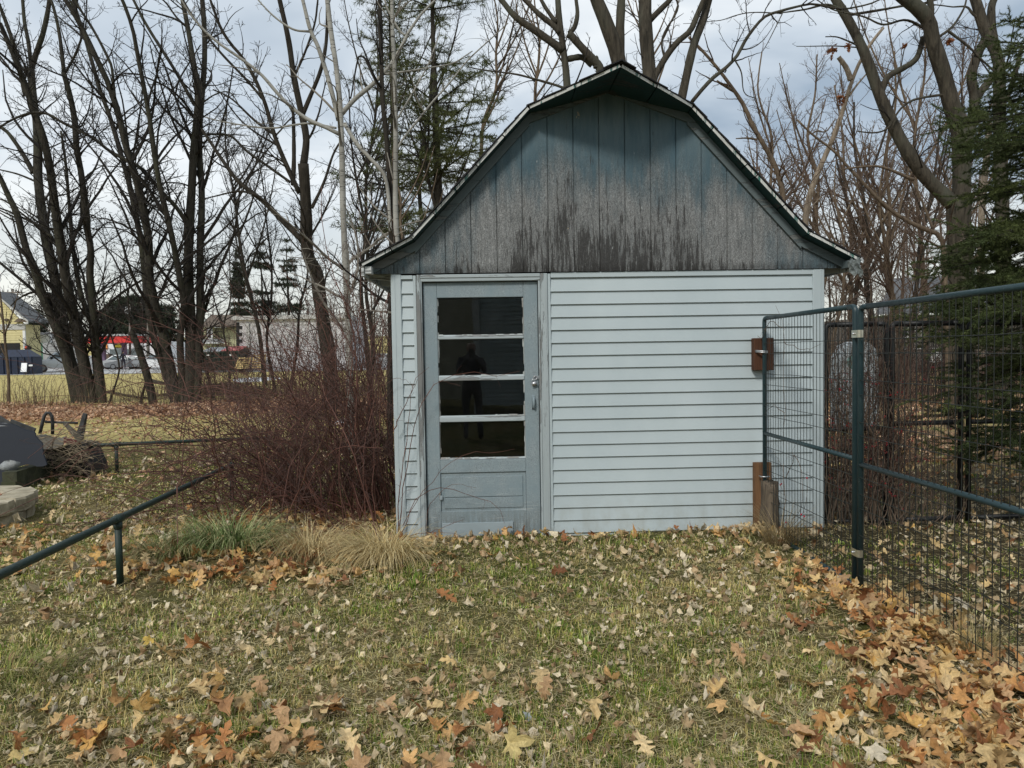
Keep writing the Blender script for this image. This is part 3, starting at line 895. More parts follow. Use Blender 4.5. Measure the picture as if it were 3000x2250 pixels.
# mossy timbers under it
tb = [((22, 1437), (160, 1384), .11, .0), ((24, 1402), (150, 1366), .11, .11)]
for k, (q0, q1, h, z0) in enumerate(tb):
    a = G(24, 1440); b = G(158 - 10 * k, 1393 + 3 * k)
    a = a + np.array([.0, .03 * k, 0])
    d = (b - a) / np.linalg.norm(b - a); s = np.array([-d[1], d[0], 0])
    t = thing('garden_timber', ('mossy timber lying on the grass beneath another timber', 'upper mossy timber with cut blocks, stacked on the lower one')[k], 'timber', a)
    g = Geo()
    L_ = np.linalg.norm(b - a)
    m = 1 if k == 0 else 3
    for i in range(m):
        s0, s1 = L_ * i / m + .004, L_ * (i + 1) / m - .004
        c0, c1 = a + d * s0, a + d * s1
        w = .075 - .006 * i * k
        o = [c0 - s * w + (0, 0, z0 - .02), c1 - s * w + (0, 0, z0 - .02), c1 - s * w + (0, 0, z0 + h - .003 - .012 * k * i), c0 - s * w + (0, 0, z0 + h - .003)]
        g.prism(o, s * .15)
    g.build('timber', M_MOSSY, t)
st = P(30, 1366, 2.78)
def rock(name, label, c, r, mat, seed=0, cat='stone'):
    rr = np.random.default_rng(seed)
    n, m = 7, 10
    vv = []
    for i in range(n):
        ph = -math.pi / 2 + math.pi * i / (n - 1)
        for j in range(m):
            a_ = 2 * math.pi * j / m
            k = 1 + .16 * math.sin(2.3 * a_ + i + seed) + rr.normal(0, .05)
            vv.append((c[0] + r[0] * k * math.cos(ph) * math.cos(a_), c[1] + r[1] * k * math.cos(ph) * math.sin(a_), c[2] + r[2] * k * math.sin(ph)))
    ff = [(i * m + j, i * m + (j + 1) % m, (i + 1) * m + (j + 1) % m, (i + 1) * m + j) for i in range(n - 1) for j in range(m)]
    g = Geo(); g.add(vv, ff)
    o = g.build(name, mat, None, True)
    return tag(o, label, cat)
rock('stone', 'smooth grey stone resting on the mossy timbers', st, (.10, .08, .062), M_GREYSTONE, 2)

# overturned resin lawn chair
Yc = 3.55
ch = thing('overturned_chair', 'overturned ribbed brown lawn chair tangled in dead twigs', 'chair', P(190, 1385, Yc))
# seat: curved ribbed sheet
g = Geo()
nu, nvv = 22, 9
top = [];
seat_px = [(108, 1278, 128, 1315), (190, 1279, 172, 1316)]
for i in range(nu):
    u = i / (nu - 1)
    for j in range(nvv):
        v = j / (nvv - 1)
        px = lerp(lerp(104, 196, u), lerp(122, 183, u), v)
        py = lerp(1277 - 5 * math.sin(u * 6.3), 1316 - 10 * u * u, v)
        Y = Yc + .30 * (1 - v) - .05
        q = P(px, py, Y)
        q = q + np.array([0, 0, .006 * math.sin((u * 14 + v * 6) * math.pi)])
        top.append(q)
ff = [(i * nvv + j, (i + 1) * nvv + j, (i + 1) * nvv + j + 1, i * nvv + j + 1) for i in range(nu - 1) for j in range(nvv - 1)]
g.add(top, ff); g.add([q - np.array([0, 0, .018]) for q in top], [f[::-1] for f in ff])
g.build('ribbed_seat', M_RESIN, ch, True)
g = Geo(); g.tubes(np.array([[P(122 + 61 * t, 1317 - 10 * t * t, Yc - .06) for t in np.linspace(0, 1, 9)]]), .017, 8); g.build('seat_edge', M_RESIN, ch, True)
def bar(name, pts, w, mat, Y, parent, thick=None):
    q = np.array([P(x, y, Y + d) for x, y, d in pts])
    g = Geo(); g.tube(q, w, 8); return g.build(name, mat, parent, True)
def slatbar(name, p0, p1, w0, w1, mat, Y, parent, th=.03):
    a, b = np.array(P(*p0, Y)), np.array(P(*p1, Y))
    d = (b - a) / np.linalg.norm(b - a); s = np.cross(d, [0, 1, 0])
    g = Geo(); g.prism([a - s * w0, a + s * w0, b + s * w1, b - s * w1], (0, th, 0)); return g.build(name, mat, parent)
arch = [(117, 1270, 0), (124, 1240, 0), (130, 1218, 0), (136, 1210, 0), (146, 1210, .02), (152, 1220, .04), (154, 1240, .06), (154, 1272, .08)]
bar('leg', arch, .021, M_DARKMETAL, Yc + .15, ch)
bar('crossbar', [(132, 1236, .0), (180, 1238, .05), (228, 1239, .1)], .015, M_DARKMETAL, Yc + .2, ch)
slatbar('leg', (226, 1285), (248, 1212), .030, .022, M_DARKMETAL, Yc + .1, ch)
slatbar('leg', (236, 1288), (249, 1214), .022, .020, M_DARKMETAL, Yc + .22, ch)
slatbar('arm', (236, 1290), (187, 1240), .040, .018, M_RESIN, Yc + .0, ch)
slatbar('arm', (100, 1262), (30, 1233), .030, .018, M_DARKMETAL, Yc + .05, ch)
slatbar('arm', (30, 1252), (-10, 1222), .05, .03, M_DARKMETAL, Yc + .05, ch)
g = Geo()                                                            # black block standing in for the dark hollow and tub beneath it
o = [P(x, y, Yc + .03) for x, y in ((124, 1322), (186, 1312), (196, 1300), (236, 1303), (248, 1330), (262, 1362), (268, 1386), (252, 1392), (200, 1384), (150, 1378), (128, 1360))]
g.prism(o, (0, .42, .0)); g.build('dark_mass', M_TUB, ch)
slatbar('back_trim', (186, 1290), (232, 1298), .035, .028, M_RED, Yc + .03, ch, .05)
# dead twigs over it
M_PALETWIG = simple('pale dead twig', (.24, .19, .125), .85, var=.4, scale=8)
tw = thing('twig_pile', 'pale dead twigs heaped over the overturned chair', 'twigs', P(200, 1390, Yc - .1))
g = Geo()
pts, rad = [], []
for k in range(190):
    x0 = rng.normal(200, 42); y0 = rng.normal(1335, 34)
    an = rng.uniform(-.9, .9) + rng.choice([0, math.pi]); ln = rng.uniform(25, 110)
    x1, y1 = x0 + ln * math.cos(an), y0 + ln * math.sin(an) * .75
    y1 = min(y1, 1398); y0_ = min(y0, 1396)
    Y0, Y1 = Yc + rng.uniform(-.35, .15), Yc + rng.uniform(-.35, .15)
    t = np.linspace(0, 1, 6)[:, None]
    a, b = P(x0, y0_, Y0), P(x1, y1, Y1)
    m = (a + b) / 2 + rng.normal(0, .05, 3) + (0, 0, .05)
    pts.append((1 - t) ** 2 * a + 2 * t * (1 - t) * m + t ** 2 * b)
    rad.append(np.linspace(rng.uniform(.003, .006), .0015, 6))
g.tubes(np.array(pts), np.array(rad), 4)
tag(g.build('twigs', M_PALETWIG, tw, True), kind='stuff')
# pale board-like thing behind the berry vines
M_PALE = simple('weathered pale plastic', (.30, .33, .34), .6, var=.15, scale=3, bump=.05)
o = [(2466, 1262), (2462, 1100), (2468, 1045), (2485, 1012), (2512, 1000), (2545, 1003), (2566, 1022), (2574, 1060), (2576, 1160), (2574, 1262)]
Yp = 3.4
q = [P(x, y, Yp) for x, y in o]
pb = thing('pale_panel', 'pale round topped panel standing behind the berry vines', 'panel', q[0])
g = Geo(); g.prism(q, (0, .30, 0)); g.build('face', M_PALE, pb)
cxy = P(2503, 1060, Yp)
g = Geo(); g.lathe((cxy[0], Yp - .004, cxy[2]), [(.10, .003), (.10, 0), (.08, -.004)], 14, 'y'); g.build('green_patch', simple('dull green patch', (.10, .17, .15), .6, var=.5), pb)
# ------------------------------------------------------------------ street and buildings far behind the trees
M_YELLOW = simple('pale yellow clapboard', (.55, .49, .26), .75, var=.12, scale=2)
M_YGREEN = simple('pale yellow green clapboard', (.46, .45, .27), .75, var=.12, scale=2)
M_WTRIM = simple('white trim', (.68, .69, .68), .7, var=.1)
M_GREYTRIM = simple('grey trim band', (.42, .42, .41), .75, var=.15)
M_ROOFB = simple('brown roof shingles', (.13, .10, .075), .9, var=.35, scale=10)
M_ROOFG = simple('grey roof shingles', (.12, .125, .13), .9, var=.35, scale=8)
M_DKWIN = simple('dark window', (.02, .024, .028), .15, var=.2)
M_NAVYB = simple('navy steel', (.012, .020, .045), .45, var=.35)
M_GREENB = simple('dark green steel', (.010, .022, .016), .5, var=.35)
M_BLACKP = simple('black', (.01, .01, .01), .7)
M_RED = simple('red canopy', (.62, .035, .03), .5, var=.15)
M_PURPLE = simple('purple column', (.16, .11, .18), .6)
M_GREYW = simple('grey block wall', (.30, .30, .29), .8, var=.15, scale=3)
M_WHITEW = simple('painted white block wall', (.50, .49, .50), .8, var=.12, scale=3)
M_SIGNW = simple('sign white', (.72, .73, .74), .5, var=.06)
M_BLUE = simple('sign blue', (.012, .075, .22), .45, var=.4, scale=3)
M_GREENPOST = simple('mint post', (.22, .45, .29), .6)
M_YEL = simple('sign yellow', (.75, .60, .05), .5)
M_ORANGE = simple('sign orange', (.75, .26, .05), .5)
M_SILVER = simple('silver car paint', (.52, .54, .55), .28, .35, .08, bump=.0)
M_WCAR = simple('white car paint', (.66, .67, .68), .28, 0, .08, bump=0)
M_GREYCAR = simple('grey car paint', (.22, .23, .24), .28, .2, .1, bump=0)
M_RUBBER = simple('tyre rubber', (.015, .015, .016), .85)
M_CARGLASS = simple('car glass', (.10, .13, .14), .08, var=.2, spec=.8, bump=0)
M_LAMP = simple('tail lamp red', (.55, .01, .015), .25)
M_HEADL = simple('headlamp', (.7, .72, .72), .15)
M_POLE = simple('grey utility pole', (.20, .175, .15), .9, var=.3, stretch=(4, 4, .3))
M_PALLET = mat_wood('new pallet wood', (.62, .47, .22), (.45, .31, .13), axis=0, scale=.3)
M_PAVE = simple('pale pavement', (.40, .40, .39), .9, var=.12, scale=.5)
M_DKCLOTH = simple('dark blue clothing', (.012, .013, .022), .85)
M_SKIN = simple('skin', (.32, .20, .15), .6)
M_WIRE2 = simple('overhead wire', (.02, .02, .02), .7)

def quad(g, pts, th=.05, d=(0, 1, 0)):
    g.prism([np.array(p) for p in pts], np.array(d, float) * th)
    return g
def rect(g, x0, y0, x1, y1, Y, th=.05):
    """upright rectangle given by photo measurements, on the plane Y"""
    a = P(x0, y1, Y); b = P(x1, y0, Y)
    g.box((a[0], Y, a[2]), (b[0], Y + th, b[2]))
    return g
def boards(g, x0, y0, x1, y1, Y, n, th=.03):
    """clapboards: lapped courses on a wall"""
    a = P(x0, y1, Y); b = P(x1, y0, Y)
    h = (b[2] - a[2]) / n
    for k in range(n):
        z = a[2] + k * h
        g.prism([(a[0], Y - .035, z), (a[0], Y - .005, z + h), (a[0], Y + th, z + h), (a[0], Y + th, z)], (b[0] - a[0], 0, 0))
    return g
def gnd(x, y): return float(gz(x, y))

# yellow house with a gable, far left
Y = 57.0
yh = thing('yellow_house', 'yellow clapboard house with white band under its gable at the picture edge', 'house', P(20, 1080, Y))
xl, xr = P(-95, 1000, Y)[0], P(72, 1000, Y)[0]
zt = P(70, 950, Y)[2]; zb0 = gnd(xl, Y) - .2
ap = P(-12, 858, Y); eR = P(93, 945, Y); eL = np.array([2 * ap[0] - eR[0], Y, eR[2]])
g = Geo()
boards(g, -95, 968, 72, 1092, Y, 17)
g.box((xl, Y + .03, zb0), (xr, Y + 2.2, zt)); g.build('wall', M_YELLOW, yh)
g = Geo()
nrow = 12
zA = P(0, 950, Y)[2]
for k in range(nrow):
    z0, z1 = lerp(zA, ap[2] - .15, k / nrow), lerp(zA, ap[2] - .15, (k + 1) / nrow)
    hw0 = (xr - ap[0]) * (1 - k / nrow); hw1 = (xr - ap[0]) * (1 - (k + .99) / nrow)
    g.prism([(ap[0] - hw0, Y - .02, z0), (ap[0] + hw0, Y - .02, z0), (ap[0] + hw1, Y + .01, z1), (ap[0] - hw1, Y + .01, z1)], (0, .12, 0))
g.build('gable', M_YELLOW, yh)
g = Geo(); rect(g, -95, 950, 72.5, 968, Y - .06, .1); g.build('frieze_band', M_GREYTRIM, yh)
g = Geo(); rect(g, 69, 968, 73, 1040, Y - .07, .1); g.build('corner_board', M_WTRIM, yh)
g = Geo()
dr = np.array([0, 0, .16])
for e in (eR, eL):
    g.prism([e + (0, -.45, 0), ap + (0, -.45, 0), ap + dr + (0, -.45, 0), e + dr + (0, -.45, 0)], (0, 3.0, 0))
g.build('roof', M_ROOFG, yh)
g = Geo()
for e in (eR, eL):
    g.prism([e + (0, -.5, -.03), ap + (0, -.5, -.03), ap + dr + (0, -.5, -.02), e + dr + (0, -.5, -.02)], (0, .045, 0))
q = [P(48, 944, Y), P(95, 944, Y), P(62, 933, Y)]
g.build('rake_board', M_GREYTRIM, yh)
g = Geo(); g.prism([p + (0, -.40, 0) for p in q], (0, .35, 0)); g.build('eave_return', M_ROOFB, yh)
g = Geo(); rect(g, -30, 1005, 58, 1092, Y - .05, .03); g.build('garage_opening', M_BLACKP, yh)
g = Geo(); a = P(22, 937, Y); g.box((a[0] - .12, Y - .25, a[2] - .1), (a[0] + .12, Y - .02, a[2] + .08), .03); g.build('wall_lamp', M_ROOFB, yh)

def dumpster(name, label, x0, x1, y0, y1, Y, mat, lid, group, slope=.0, D=1.9):
    a, b = P(x0, y1, Y), P(x1, y0, Y)
    z0 = min(a[2], gnd(a[0], Y))
    t = thing(name, label, 'dumpster', (a[0], Y, z0), group)
    zt = b[2] - .35
    g = Geo()
    g.prism([(a[0], Y, z0 + .12), (b[0], Y, z0 + .12), (b[0], Y, zt), (a[0], Y, zt)], (0, D, 0))
    for k in range(5):
        x = lerp(a[0] + .1, b[0] - .1, k / 4); g.box((x - .05, Y - .07, z0 + .14), (x + .05, Y - .001, zt - .08))
    g.box((a[0] - .05, Y - .1, zt - .12), (b[0] + .05, Y - .002, zt))
    g.build('bin', mat, t)
    g = Geo(); m = (a[0] + b[0]) / 2
    for u0, u1 in ((a[0], m - .02), (m + .02, b[0])):
        g.prism([(u0 + .01, Y - .05, zt + .002), (u0 + .01, Y + D, zt + .35), (u0 + .01, Y + D, zt + .41), (u0 + .01, Y - .05, zt + .06)], (u1 - u0 - .02, 0, 0))
    g.build('lid', lid, t)
    return t
# navy dumpster: pyramid shaped lid
Y = 54.5
a, b = P(-14, 1090, Y), P(96, 1062, Y)
z0 = gnd(-30, Y)
dp = thing('navy_dumpster', 'navy dumpster with sloping lid in front of the yellow house', 'dumpster', (a[0], Y, z0))
g = Geo(); g.box((a[0], Y, z0 - .1), (b[0], Y + 1.3, P(100, 1045, Y)[2]), .04)
for k in range(6):
    x = lerp(a[0] + .1, b[0] - .12, k / 5); g.box((x - .06, Y - .09, z0), (x + .06, Y - .001, P(100, 1046, Y)[2]))
g.build('bin', M_NAVYB, dp)
zt = P(100, 1045, Y)[2]; zp = P(60, 1024, Y)[2]
g = Geo()
v = [(a[0], Y, zt), (b[0], Y, zt), (b[0], Y + 1.3, zt), (a[0], Y + 1.3, zt), (P(12, 1024, Y)[0], Y + .5, zp), (P(70, 1024, Y)[0], Y + .5, zp), (P(70, 1024, Y)[0], Y + .8, zp), (P(12, 1024, Y)[0], Y + .8, zp)]
g.add(v, [(0, 1, 5, 4), (1, 2, 6, 5), (2, 3, 7, 6), (3, 0, 4, 7), (4, 5, 6, 7)]); g.build('lid', M_NAVYB, dp)
g = Geo(); rect(g, 84, 1068, 95, 1073, Y - .12, .02); g.build('sticker', M_SIGNW, dp)
bd = thing('white_board', 'white board leaning against the navy dumpster', 'board', P(72, 1090, Y - .4))
q = [P(60, 1089.5, Y - .5), P(77, 1089.5, Y - .5), P(79, 1063.5, Y - .15), P(63, 1063.5, Y - .15)]
g = Geo(); g.prism(q, (0, .05, 0)); g.build('sheet', M_SIGNW, bd)
# beacon-like red lamp by the house corner
lp = thing('red_signal', 'small red round lamp on a dark box beside the yellow house corner', 'lamp', P(78, 1024, 57.5))
g = Geo(); rect(g, 72, 1014, 86, 1024, 56.5, .3); g.build('housing', M_BLACKP, lp)
c = P(76, 1018, 56.45); g = Geo(); g.lathe((c[0], 56.45, c[2]), [(.10, .05), (.10, 0), (.06, -.04)], 12, 'y'); g.build('lens', simple('red lens', (.75, .12, .08), .3), lp)
# signs
Y = 60
sg = thing('road_sign', 'white sign with black curved arrow beside the yellow house', 'sign', P(80, 1020, Y))
g = Geo(); rect(g, 74, 990, 87, 1006, Y, .04); g.build('plate', M_SIGNW, sg)
g = Geo()
pa = [P(77.5, 1001, Y - .02), P(77.8, 998.5, Y - .02), P(79, 996, Y - .02), P(81, 994.4, Y - .02)]
g.tube(pa, .035, 6); hd = [P(80.6, 991.9, Y - .03), P(83.6, 994.0, Y - .03), P(80.8, 996.6, Y - .03)]; g.prism(hd, (0, .02, 0)); g.build('arrow', M_BLACKP, sg)
g = Geo(); c = P(80, 1006, Y); g.box((c[0] - .04, Y + .05, gnd(c[0], Y)), (c[0] + .04, Y + .1, c[2])); g.build('post', M_POLE, sg)
bs = thing('blue_sign', 'blue and white sign panel on a mint green post', 'sign', P(118, 1086, Y))
g = Geo(); rect(g, 91, 980.5, 146, 1005, Y, .3); g.build('panel', M_SIGNW, bs)
g = Geo(); rect(g, 93, 983, 115, 1003, Y - .03, .028); g.build('blue_face', M_BLUE, bs)
g = Geo(); rect(g, 94, 987, 113.5, 990.5, Y - .05, .018); g.build('light_stripe', simple('sign light blue', (.06, .22, .48), .45), bs)
g = Geo(); rect(g, 116, 1005, 121, 1088, Y + .06, .18); g.build('post', M_GREENPOST, bs)
# grey low building
Y = 88
gb = thing('grey_building', 'low grey building behind the pickup truck and the blue sign', 'building', P(150, 1075, Y))
g = Geo(); rect(g, 72, 983, 222, 1085, Y, 2); g.build('wall', M_GREYW, gb)
g = Geo(); rect(g, 70, 972, 224, 984, Y - .5, 3); g.build('roof', M_ROOFG, gb)
g = Geo(); rect(g, 120, 1024, 236, 1027, Y - .15, .1); rect(g, 95, 1029, 130, 1034, Y - .15, .1); g.build('trim_band', M_WTRIM, gb)
# petrol station
Y = 75
gs = thing('gas_station_canopy', 'red gas station canopy on dark purple columns', 'canopy', P(330, 1085, Y))
a, b = P(216, 1003, Y), P(402, 985, Y)
g = Geo(); g.box((a[0], Y, P(330, 1004, Y)[2]), (b[0], Y + 6, P(330, 985, Y)[2])); g.build('fascia', M_RED, gs)
g = Geo(); g.box((a[0] - .1, Y - .1, P(330, 984.5, Y)[2]), (b[0] + .1, Y + 6.1, P(330, 979, Y)[2])); g.build('roof', M_GREYTRIM, gs)
for px in (300.5, 362.5):
    g = Geo(); rect(g, px - 4.5, 1004, px + 4, 1088, Y + 1.5, .4); g.build('column', M_PURPLE, gs)
Y = 84
st = thing('store', 'white store front with yellow sign behind the red canopy', 'store', P(360, 1080, Y))
g = Geo(); rect(g, 280, 1000, 500, 1088, Y, 8); g.build('wall', M_SIGNW, st)
g = Geo(); rect(g, 322, 1022, 400, 1060, Y - .04, .03); g.build('shop_window', M_CARGLASS, st)
g = Geo(); rect(g, 336, 1004.5, 360, 1020, Y - .12, .1); g.build('sign_board', M_BLACKP, st)
g = Geo(); rr = np.random.default_rng(2)
# unreadable yellow lettering: two short rows of upright strokes
for (xa, xb_, ya, yb_) in ((344, 356, 1005.5, 1009), (338, 358, 1011.5, 1018)):
    x = xa
    while x < xb_ - 1:
        w_ = 2.2; rect(g, x, ya, x + .8, yb_, Y - .16, .03); rect(g, x, ya, x + w_, ya + 1.0, Y - .16, .03)
        if rr.random() < .6: rect(g, x, yb_ - 1.0, x + w_, yb_, Y - .16, .03)
        x += 3.2
g.build('yellow_lettering', M_YEL, st)
g = Geo(); rect(g, 303, 1008, 314, 1024, Y - .12, .05); g.build('orange_poster', M_ORANGE, st)
g = Geo(); rect(g, 306, 1037, 320, 1060, Y - 2, .8); tag(g.build('fuel_pump', M_ROOFB, st), 'dark brown pump standing in front of the store wall')

def car(name, label, cat, px, py, Y, L_, H, W, paint, heading=0, pickup=False, group=None):
    """a car seen from the side; heading 0 = nose to the left, pi = nose to the right"""
    c = P(px, py, Y); z0 = gnd(c[0], Y)
    t = thing(name, label, cat, (0, 0, 0), group)
    hl = L_ / 2
    gh = .30 * H * .55
    if pickup:
        side = [(-hl, .42), (-hl + .05, .95), (-hl + .35, 1.08), (-hl + 1.25, 1.16), (-hl + 1.95, H - .02), (-hl + 2.3, H), (-hl + 3.15, H - .02), (-hl + 3.45, 1.22), (hl - .02, 1.24), (hl, .5), (hl - .2, .40), (-hl + .15, .36)]
        win = [(-hl + 1.42, 1.20), (-hl + 2.02, H - .12), (-hl + 2.36, H - .09), (-hl + 3.08, H - .11), (-hl + 3.28, 1.22)]
        wx = (-hl + .95, hl - 1.15); wr = .40
    else:
        side = [(-hl, .35), (-hl + .05, .68), (-hl + .9, .84), (-hl + 1.25, .92), (-hl + 1.95, H - .03), (-hl + 2.5, H), (-hl + 3.2, H - .06), (hl - .55, 1.02), (hl - .04, .95), (hl, .45), (hl - .2, .28), (-hl + .2, .25)]
        win = [(-hl + 1.42, .95), (-hl + 2.02, H - .10), (-hl + 2.5, H - .07), (-hl + 3.12, H - .13), (hl - .75, 1.02)]
        wx = (-hl + .85, hl - .9); wr = .32
    n = len(side)
    def ring(s, y): return [(x, y * (s if z < .9 else s * (1 - .16 * (z - .9) / (H - .9))), z) for x, z in side]
    g = Geo()
    vs_ = [(.86, -1), (1, -.93), (1, .93), (.86, 1)]
    V_ = []
    for sc, s in ((.97, -1.0), (1, -.94), (1, .94), (.97, 1.0)):
        for x, z in side:
            k = 1 if z < .95 else 1 - .17 * (z - .95) / max(H - .95, .1)
            V_.append((x * sc, s * W / 2 * k, z))
    ff = [(i * n + j, i * n + (j + 1) % n, (i + 1) * n + (j + 1) % n, (i + 1) * n + j) for i in range(3) for j in range(n)]
    ff += [tuple(range(n))[::-1], tuple(3 * n + j for j in range(n))]
    g.add(V_, ff); g.build('body', paint, t)
    for s in (-1, 1):
        g = Geo()
        o = [(x, s * (W / 2 * (1 - .17 * max(0, z - .95) / (H - .95)) + .004) , z) for x, z in win]
        g.prism(o, (0, s * .012, 0)); g.build('side_window', M_CARGLASS, t)
    i0 = 2 if not pickup else 3
    (xa, za), (xb_, zb_) = (side[3], side[4])
    g = Geo(); k0 = W / 2 * .86; k1 = W / 2 * .74
    off = np.array([-.012, 0, .012])
    o = [np.array((lerp(xa, xb_, .12), -k0, lerp(za, zb_, .12))) + off, np.array((lerp(xa, xb_, .12), k0, lerp(za, zb_, .12))) + off, np.array((lerp(xa, xb_, .92), k1, lerp(za, zb_, .92))) + off, np.array((lerp(xa, xb_, .92), -k1, lerp(za, zb_, .92))) + off]
    g.prism(o, (-.008, 0, .008)); g.build('windscreen', M_CARGLASS, t)
    for s in (-1, 1):
        for x in wx:
            g = Geo(); g.lathe((x, s * (W / 2 - .10), wr), [(wr * .62, -.11), (wr, -.09), (wr, .09), (wr * .62, .11)], 22, 'y'); w_ = g.build('wheel', M_RUBBER, t)
            g = Geo(); g.lathe((x, s * (W / 2 - .10), wr), [(wr * .58, -.118), (wr * .6, -.10), (wr * .6, .10), (wr * .58, .118)], 16, 'y'); g.build('rim', M_GREYCAR, w_)
        g = Geo(); zl = .86 if pickup else .62
        g.box((-hl - .015, s * W * .30 - .17, zl - .08), (-hl + .12, s * W * .30 + .17, zl + .08), .02); g.build('headlight', M_HEADL, t)
        g = Geo(); g.box((hl - .10, s * W * .36 - .13, zl - .02), (hl + .015, s * W * .36 + .13, zl + .22), .02); g.build('tail_light', M_LAMP, t)
    g = Geo(); g.box((-hl - .03, -W * .40, .40), (-hl + .2, W * .40, .60 if pickup else .48), .03); g.build('bumper', M_BLACKP if pickup else paint, t)
    if pickup:
        g = Geo(); g.box((-hl - .02, -W * .26, .62), (-hl + .06, W * .26, .98), .02); g.build('grille', M_BLACKP, t)
        for s in (-1, 1):
            g = Geo(); g.box((-hl + 1.55, s * (W / 2 + .02) - .11, 1.18), (-hl + 1.75, s * (W / 2 + .02) + .11, 1.38), .03); g.build('mirror', M_BLACKP, t)
    t.location = (c[0], Y, z0); t.rotation_euler = (0, 0, heading)
    return t
car('pickup_truck', 'silver pickup truck parked beside the navy dumpster', 'pickup truck', 192, 1088, 61.5, 5.4, 1.82, 1.9, M_SILVER, .55, True)
car('parked_car', 'pale grey car under the red canopy between tree trunks', 'car', 352, 1088, 70, 4.6, 1.45, 1.8, M_SILVER, .12, group='cars at the gas station')
car('parked_car', 'dark grey car low beside the person under the canopy', 'car', 385, 1089, 68, 4.4, 1.35, 1.8, M_GREYCAR, .1, group='cars at the gas station')
car('parked_car', 'white car showing its red tail light beside the forked trunk', 'car', 481, 1087, 66, 4.5, 1.5, 1.8, M_WCAR, 2.6, group='cars at the gas station')
# the person standing there
def skin_person(name, label, cat, joints, edges, mat, loc, rot=0):
    t = thing(name, label, cat, (0, 0, 0))
    me = bpy.data.meshes.new('body')
    me.from_pydata([j[0] for j in joints], edges, [])
    o = bpy.data.objects.new('body', me); col.objects.link(o); o.parent = t
    m = o.modifiers.new('skin', 'SKIN'); s = o.modifiers.new('sub', 'SUBSURF'); s.levels = s.render_levels = 2
    for i, j in enumerate(joints):
        me.skin_vertices[0].data[i].radius = (j[1], j[1] * j[2] if len(j) > 2 else j[1])
    me.skin_vertices[0].data[0].use_root = True
    me.materials.append(mat)
    t.location = loc; t.rotation_euler = (0, 0, rot)
    return t, o
def human(h=1.72, arms=None):
    k = h / 1.72
    J = [((0, 0, .95), .14, .8), ((0, 0, 1.18), .13, .8), ((0, .0, 1.40), .155, .65), ((0, 0, 1.50), .058), ((0, -.01, 1.60), .085, 1.1), ((0, -.005, 1.68), .078, 1.15),
         ((-.10, 0, .90), .095), ((-.11, -.02, .50), .062), ((-.11, .03, .10), .045), ((-.12, -.10, .04), .045),
         ((.10, 0, .90), .095), ((.13, -.05, .50), .062), ((.14, .02, .10), .045), ((.15, -.11, .04), .045)]
    E = [(0, 1), (1, 2), (2, 3), (3, 4), (4, 5), (0, 6), (6, 7), (7, 8), (8, 9), (0, 10), (10, 11), (11, 12), (12, 13)]
    arms = arms or ([(-.20, 0, 1.42), (-.25, .02, 1.14), (-.22, -.10, .92), (-.21, -.14, .84)], [(.20, 0, 1.42), (.26, .02, 1.14), (.24, -.10, .90), (.23, -.13, .83)])
    for a in arms:
        b = len(J)
        for q, r in zip(a, (.062, .046, .034, .036)): J.append((q, r))
        E += [(2, b), (b, b + 1), (b + 1, b + 2), (b + 2, b + 3)]
    return [((x * k, y * k, z * k), *r) for (x, y, z), *r in J], E
J, E = human()
Y = 66.5
c = P(362, 1085, Y)
pt, po = skin_person('person', 'person in dark clothing walking under the red canopy', 'person', J, E, M_DKCLOTH, (c[0], Y, gnd(c[0], Y)), .6)
g = Geo(); g.lathe((0, -.02, 1.575), [(.03, 0), (.075, .03), (.088, .08), (.078, .14), (.03, .175)], 12); g.build('head', M_SKIN, None, True).parent = pt
g = Geo(); g.lathe((0, .0, 1.62), [(.085, 0), (.10, .05), (.09, .11), (.03, .15)], 12); g.build('hair', M_BLACKP, None, True).parent = pt

# utility poles and wires
def pole(label, px, py_top, py_base, Y, r, arm=None, can=False):
    a, b = P(px, py_base, Y), P(px, py_top, Y)
    t = thing('utility_pole', label, 'utility pole', (a[0], Y, gnd(a[0], Y)), 'utility poles along the street')
    g = Geo(); g.tube([(a[0], Y, gnd(a[0], Y)), (b[0], Y, b[2])], [r, r * .72], 10); g.build('pole', M_POLE, t, True)
    if arm:
        x0, x1, py = arm
        p, q = P(x0, py, Y), P(x1, py, Y)
        g = Geo(); g.box((p[0], Y - .25, p[2] - .07), (q[0], Y - r * .75, p[2] + .07)); g.build('crossarm', M_POLE, t)
        for s in (.04, .3, .7, .96):
            x = lerp(p[0], q[0], s); g = Geo(); g.lathe((x, Y - .2, p[2] + .07), [(.04, 0), (.07, .08), (.07, .2), (.03, .25)], 8); g.build('insulator', M_GREYTRIM, t, True)
    if can:
        p = P(px - 3, can, Y); g = Geo(); g.lathe((p[0], Y - .45, p[2] - .3), [(.2, 0), (.24, .05), (.24, .7), (.15, .78)], 14); g.build('transformer', M_GREYTRIM, t, True)
    return t
pole('utility pole with crossarm rising behind the yellow house', 37, 846, 1060, 70, .15, (9, 68, 858))
pole('plain grey utility pole beside the red canopy', 434, 878, 1085, 72, .17)
pole('utility pole carrying a small transformer behind the canopy', 381, 892, 1080, 80, .14, None, 912)
def wire(label, p0, p1, sag, r=.022):
    t = np.linspace(0, 1, 24)[:, None]
    a, b = P(*p0), P(*p1)
    pts = (1 - t) * a + t * b; pts[:, 2] -= (4 * t * (1 - t))[:, 0] * sag
    g = Geo(); g.tube(pts, r, 5); tag(g.build('overhead_wire', M_WIRE2), label, 'wire', 'overhead wires along the street')
wire('upper overhead wire running from the crossarm pole past the trunks', (10, 856, 69.8), (900, 905, 78), .9)
wire('overhead wire sagging from the end of the crossarm', (66, 856, 69.8), (900, 918, 78), 1.0)
wire('lower overhead wire crossing behind the left trunks', (37, 882, 69.8), (434, 890, 71.8), .8, .02)
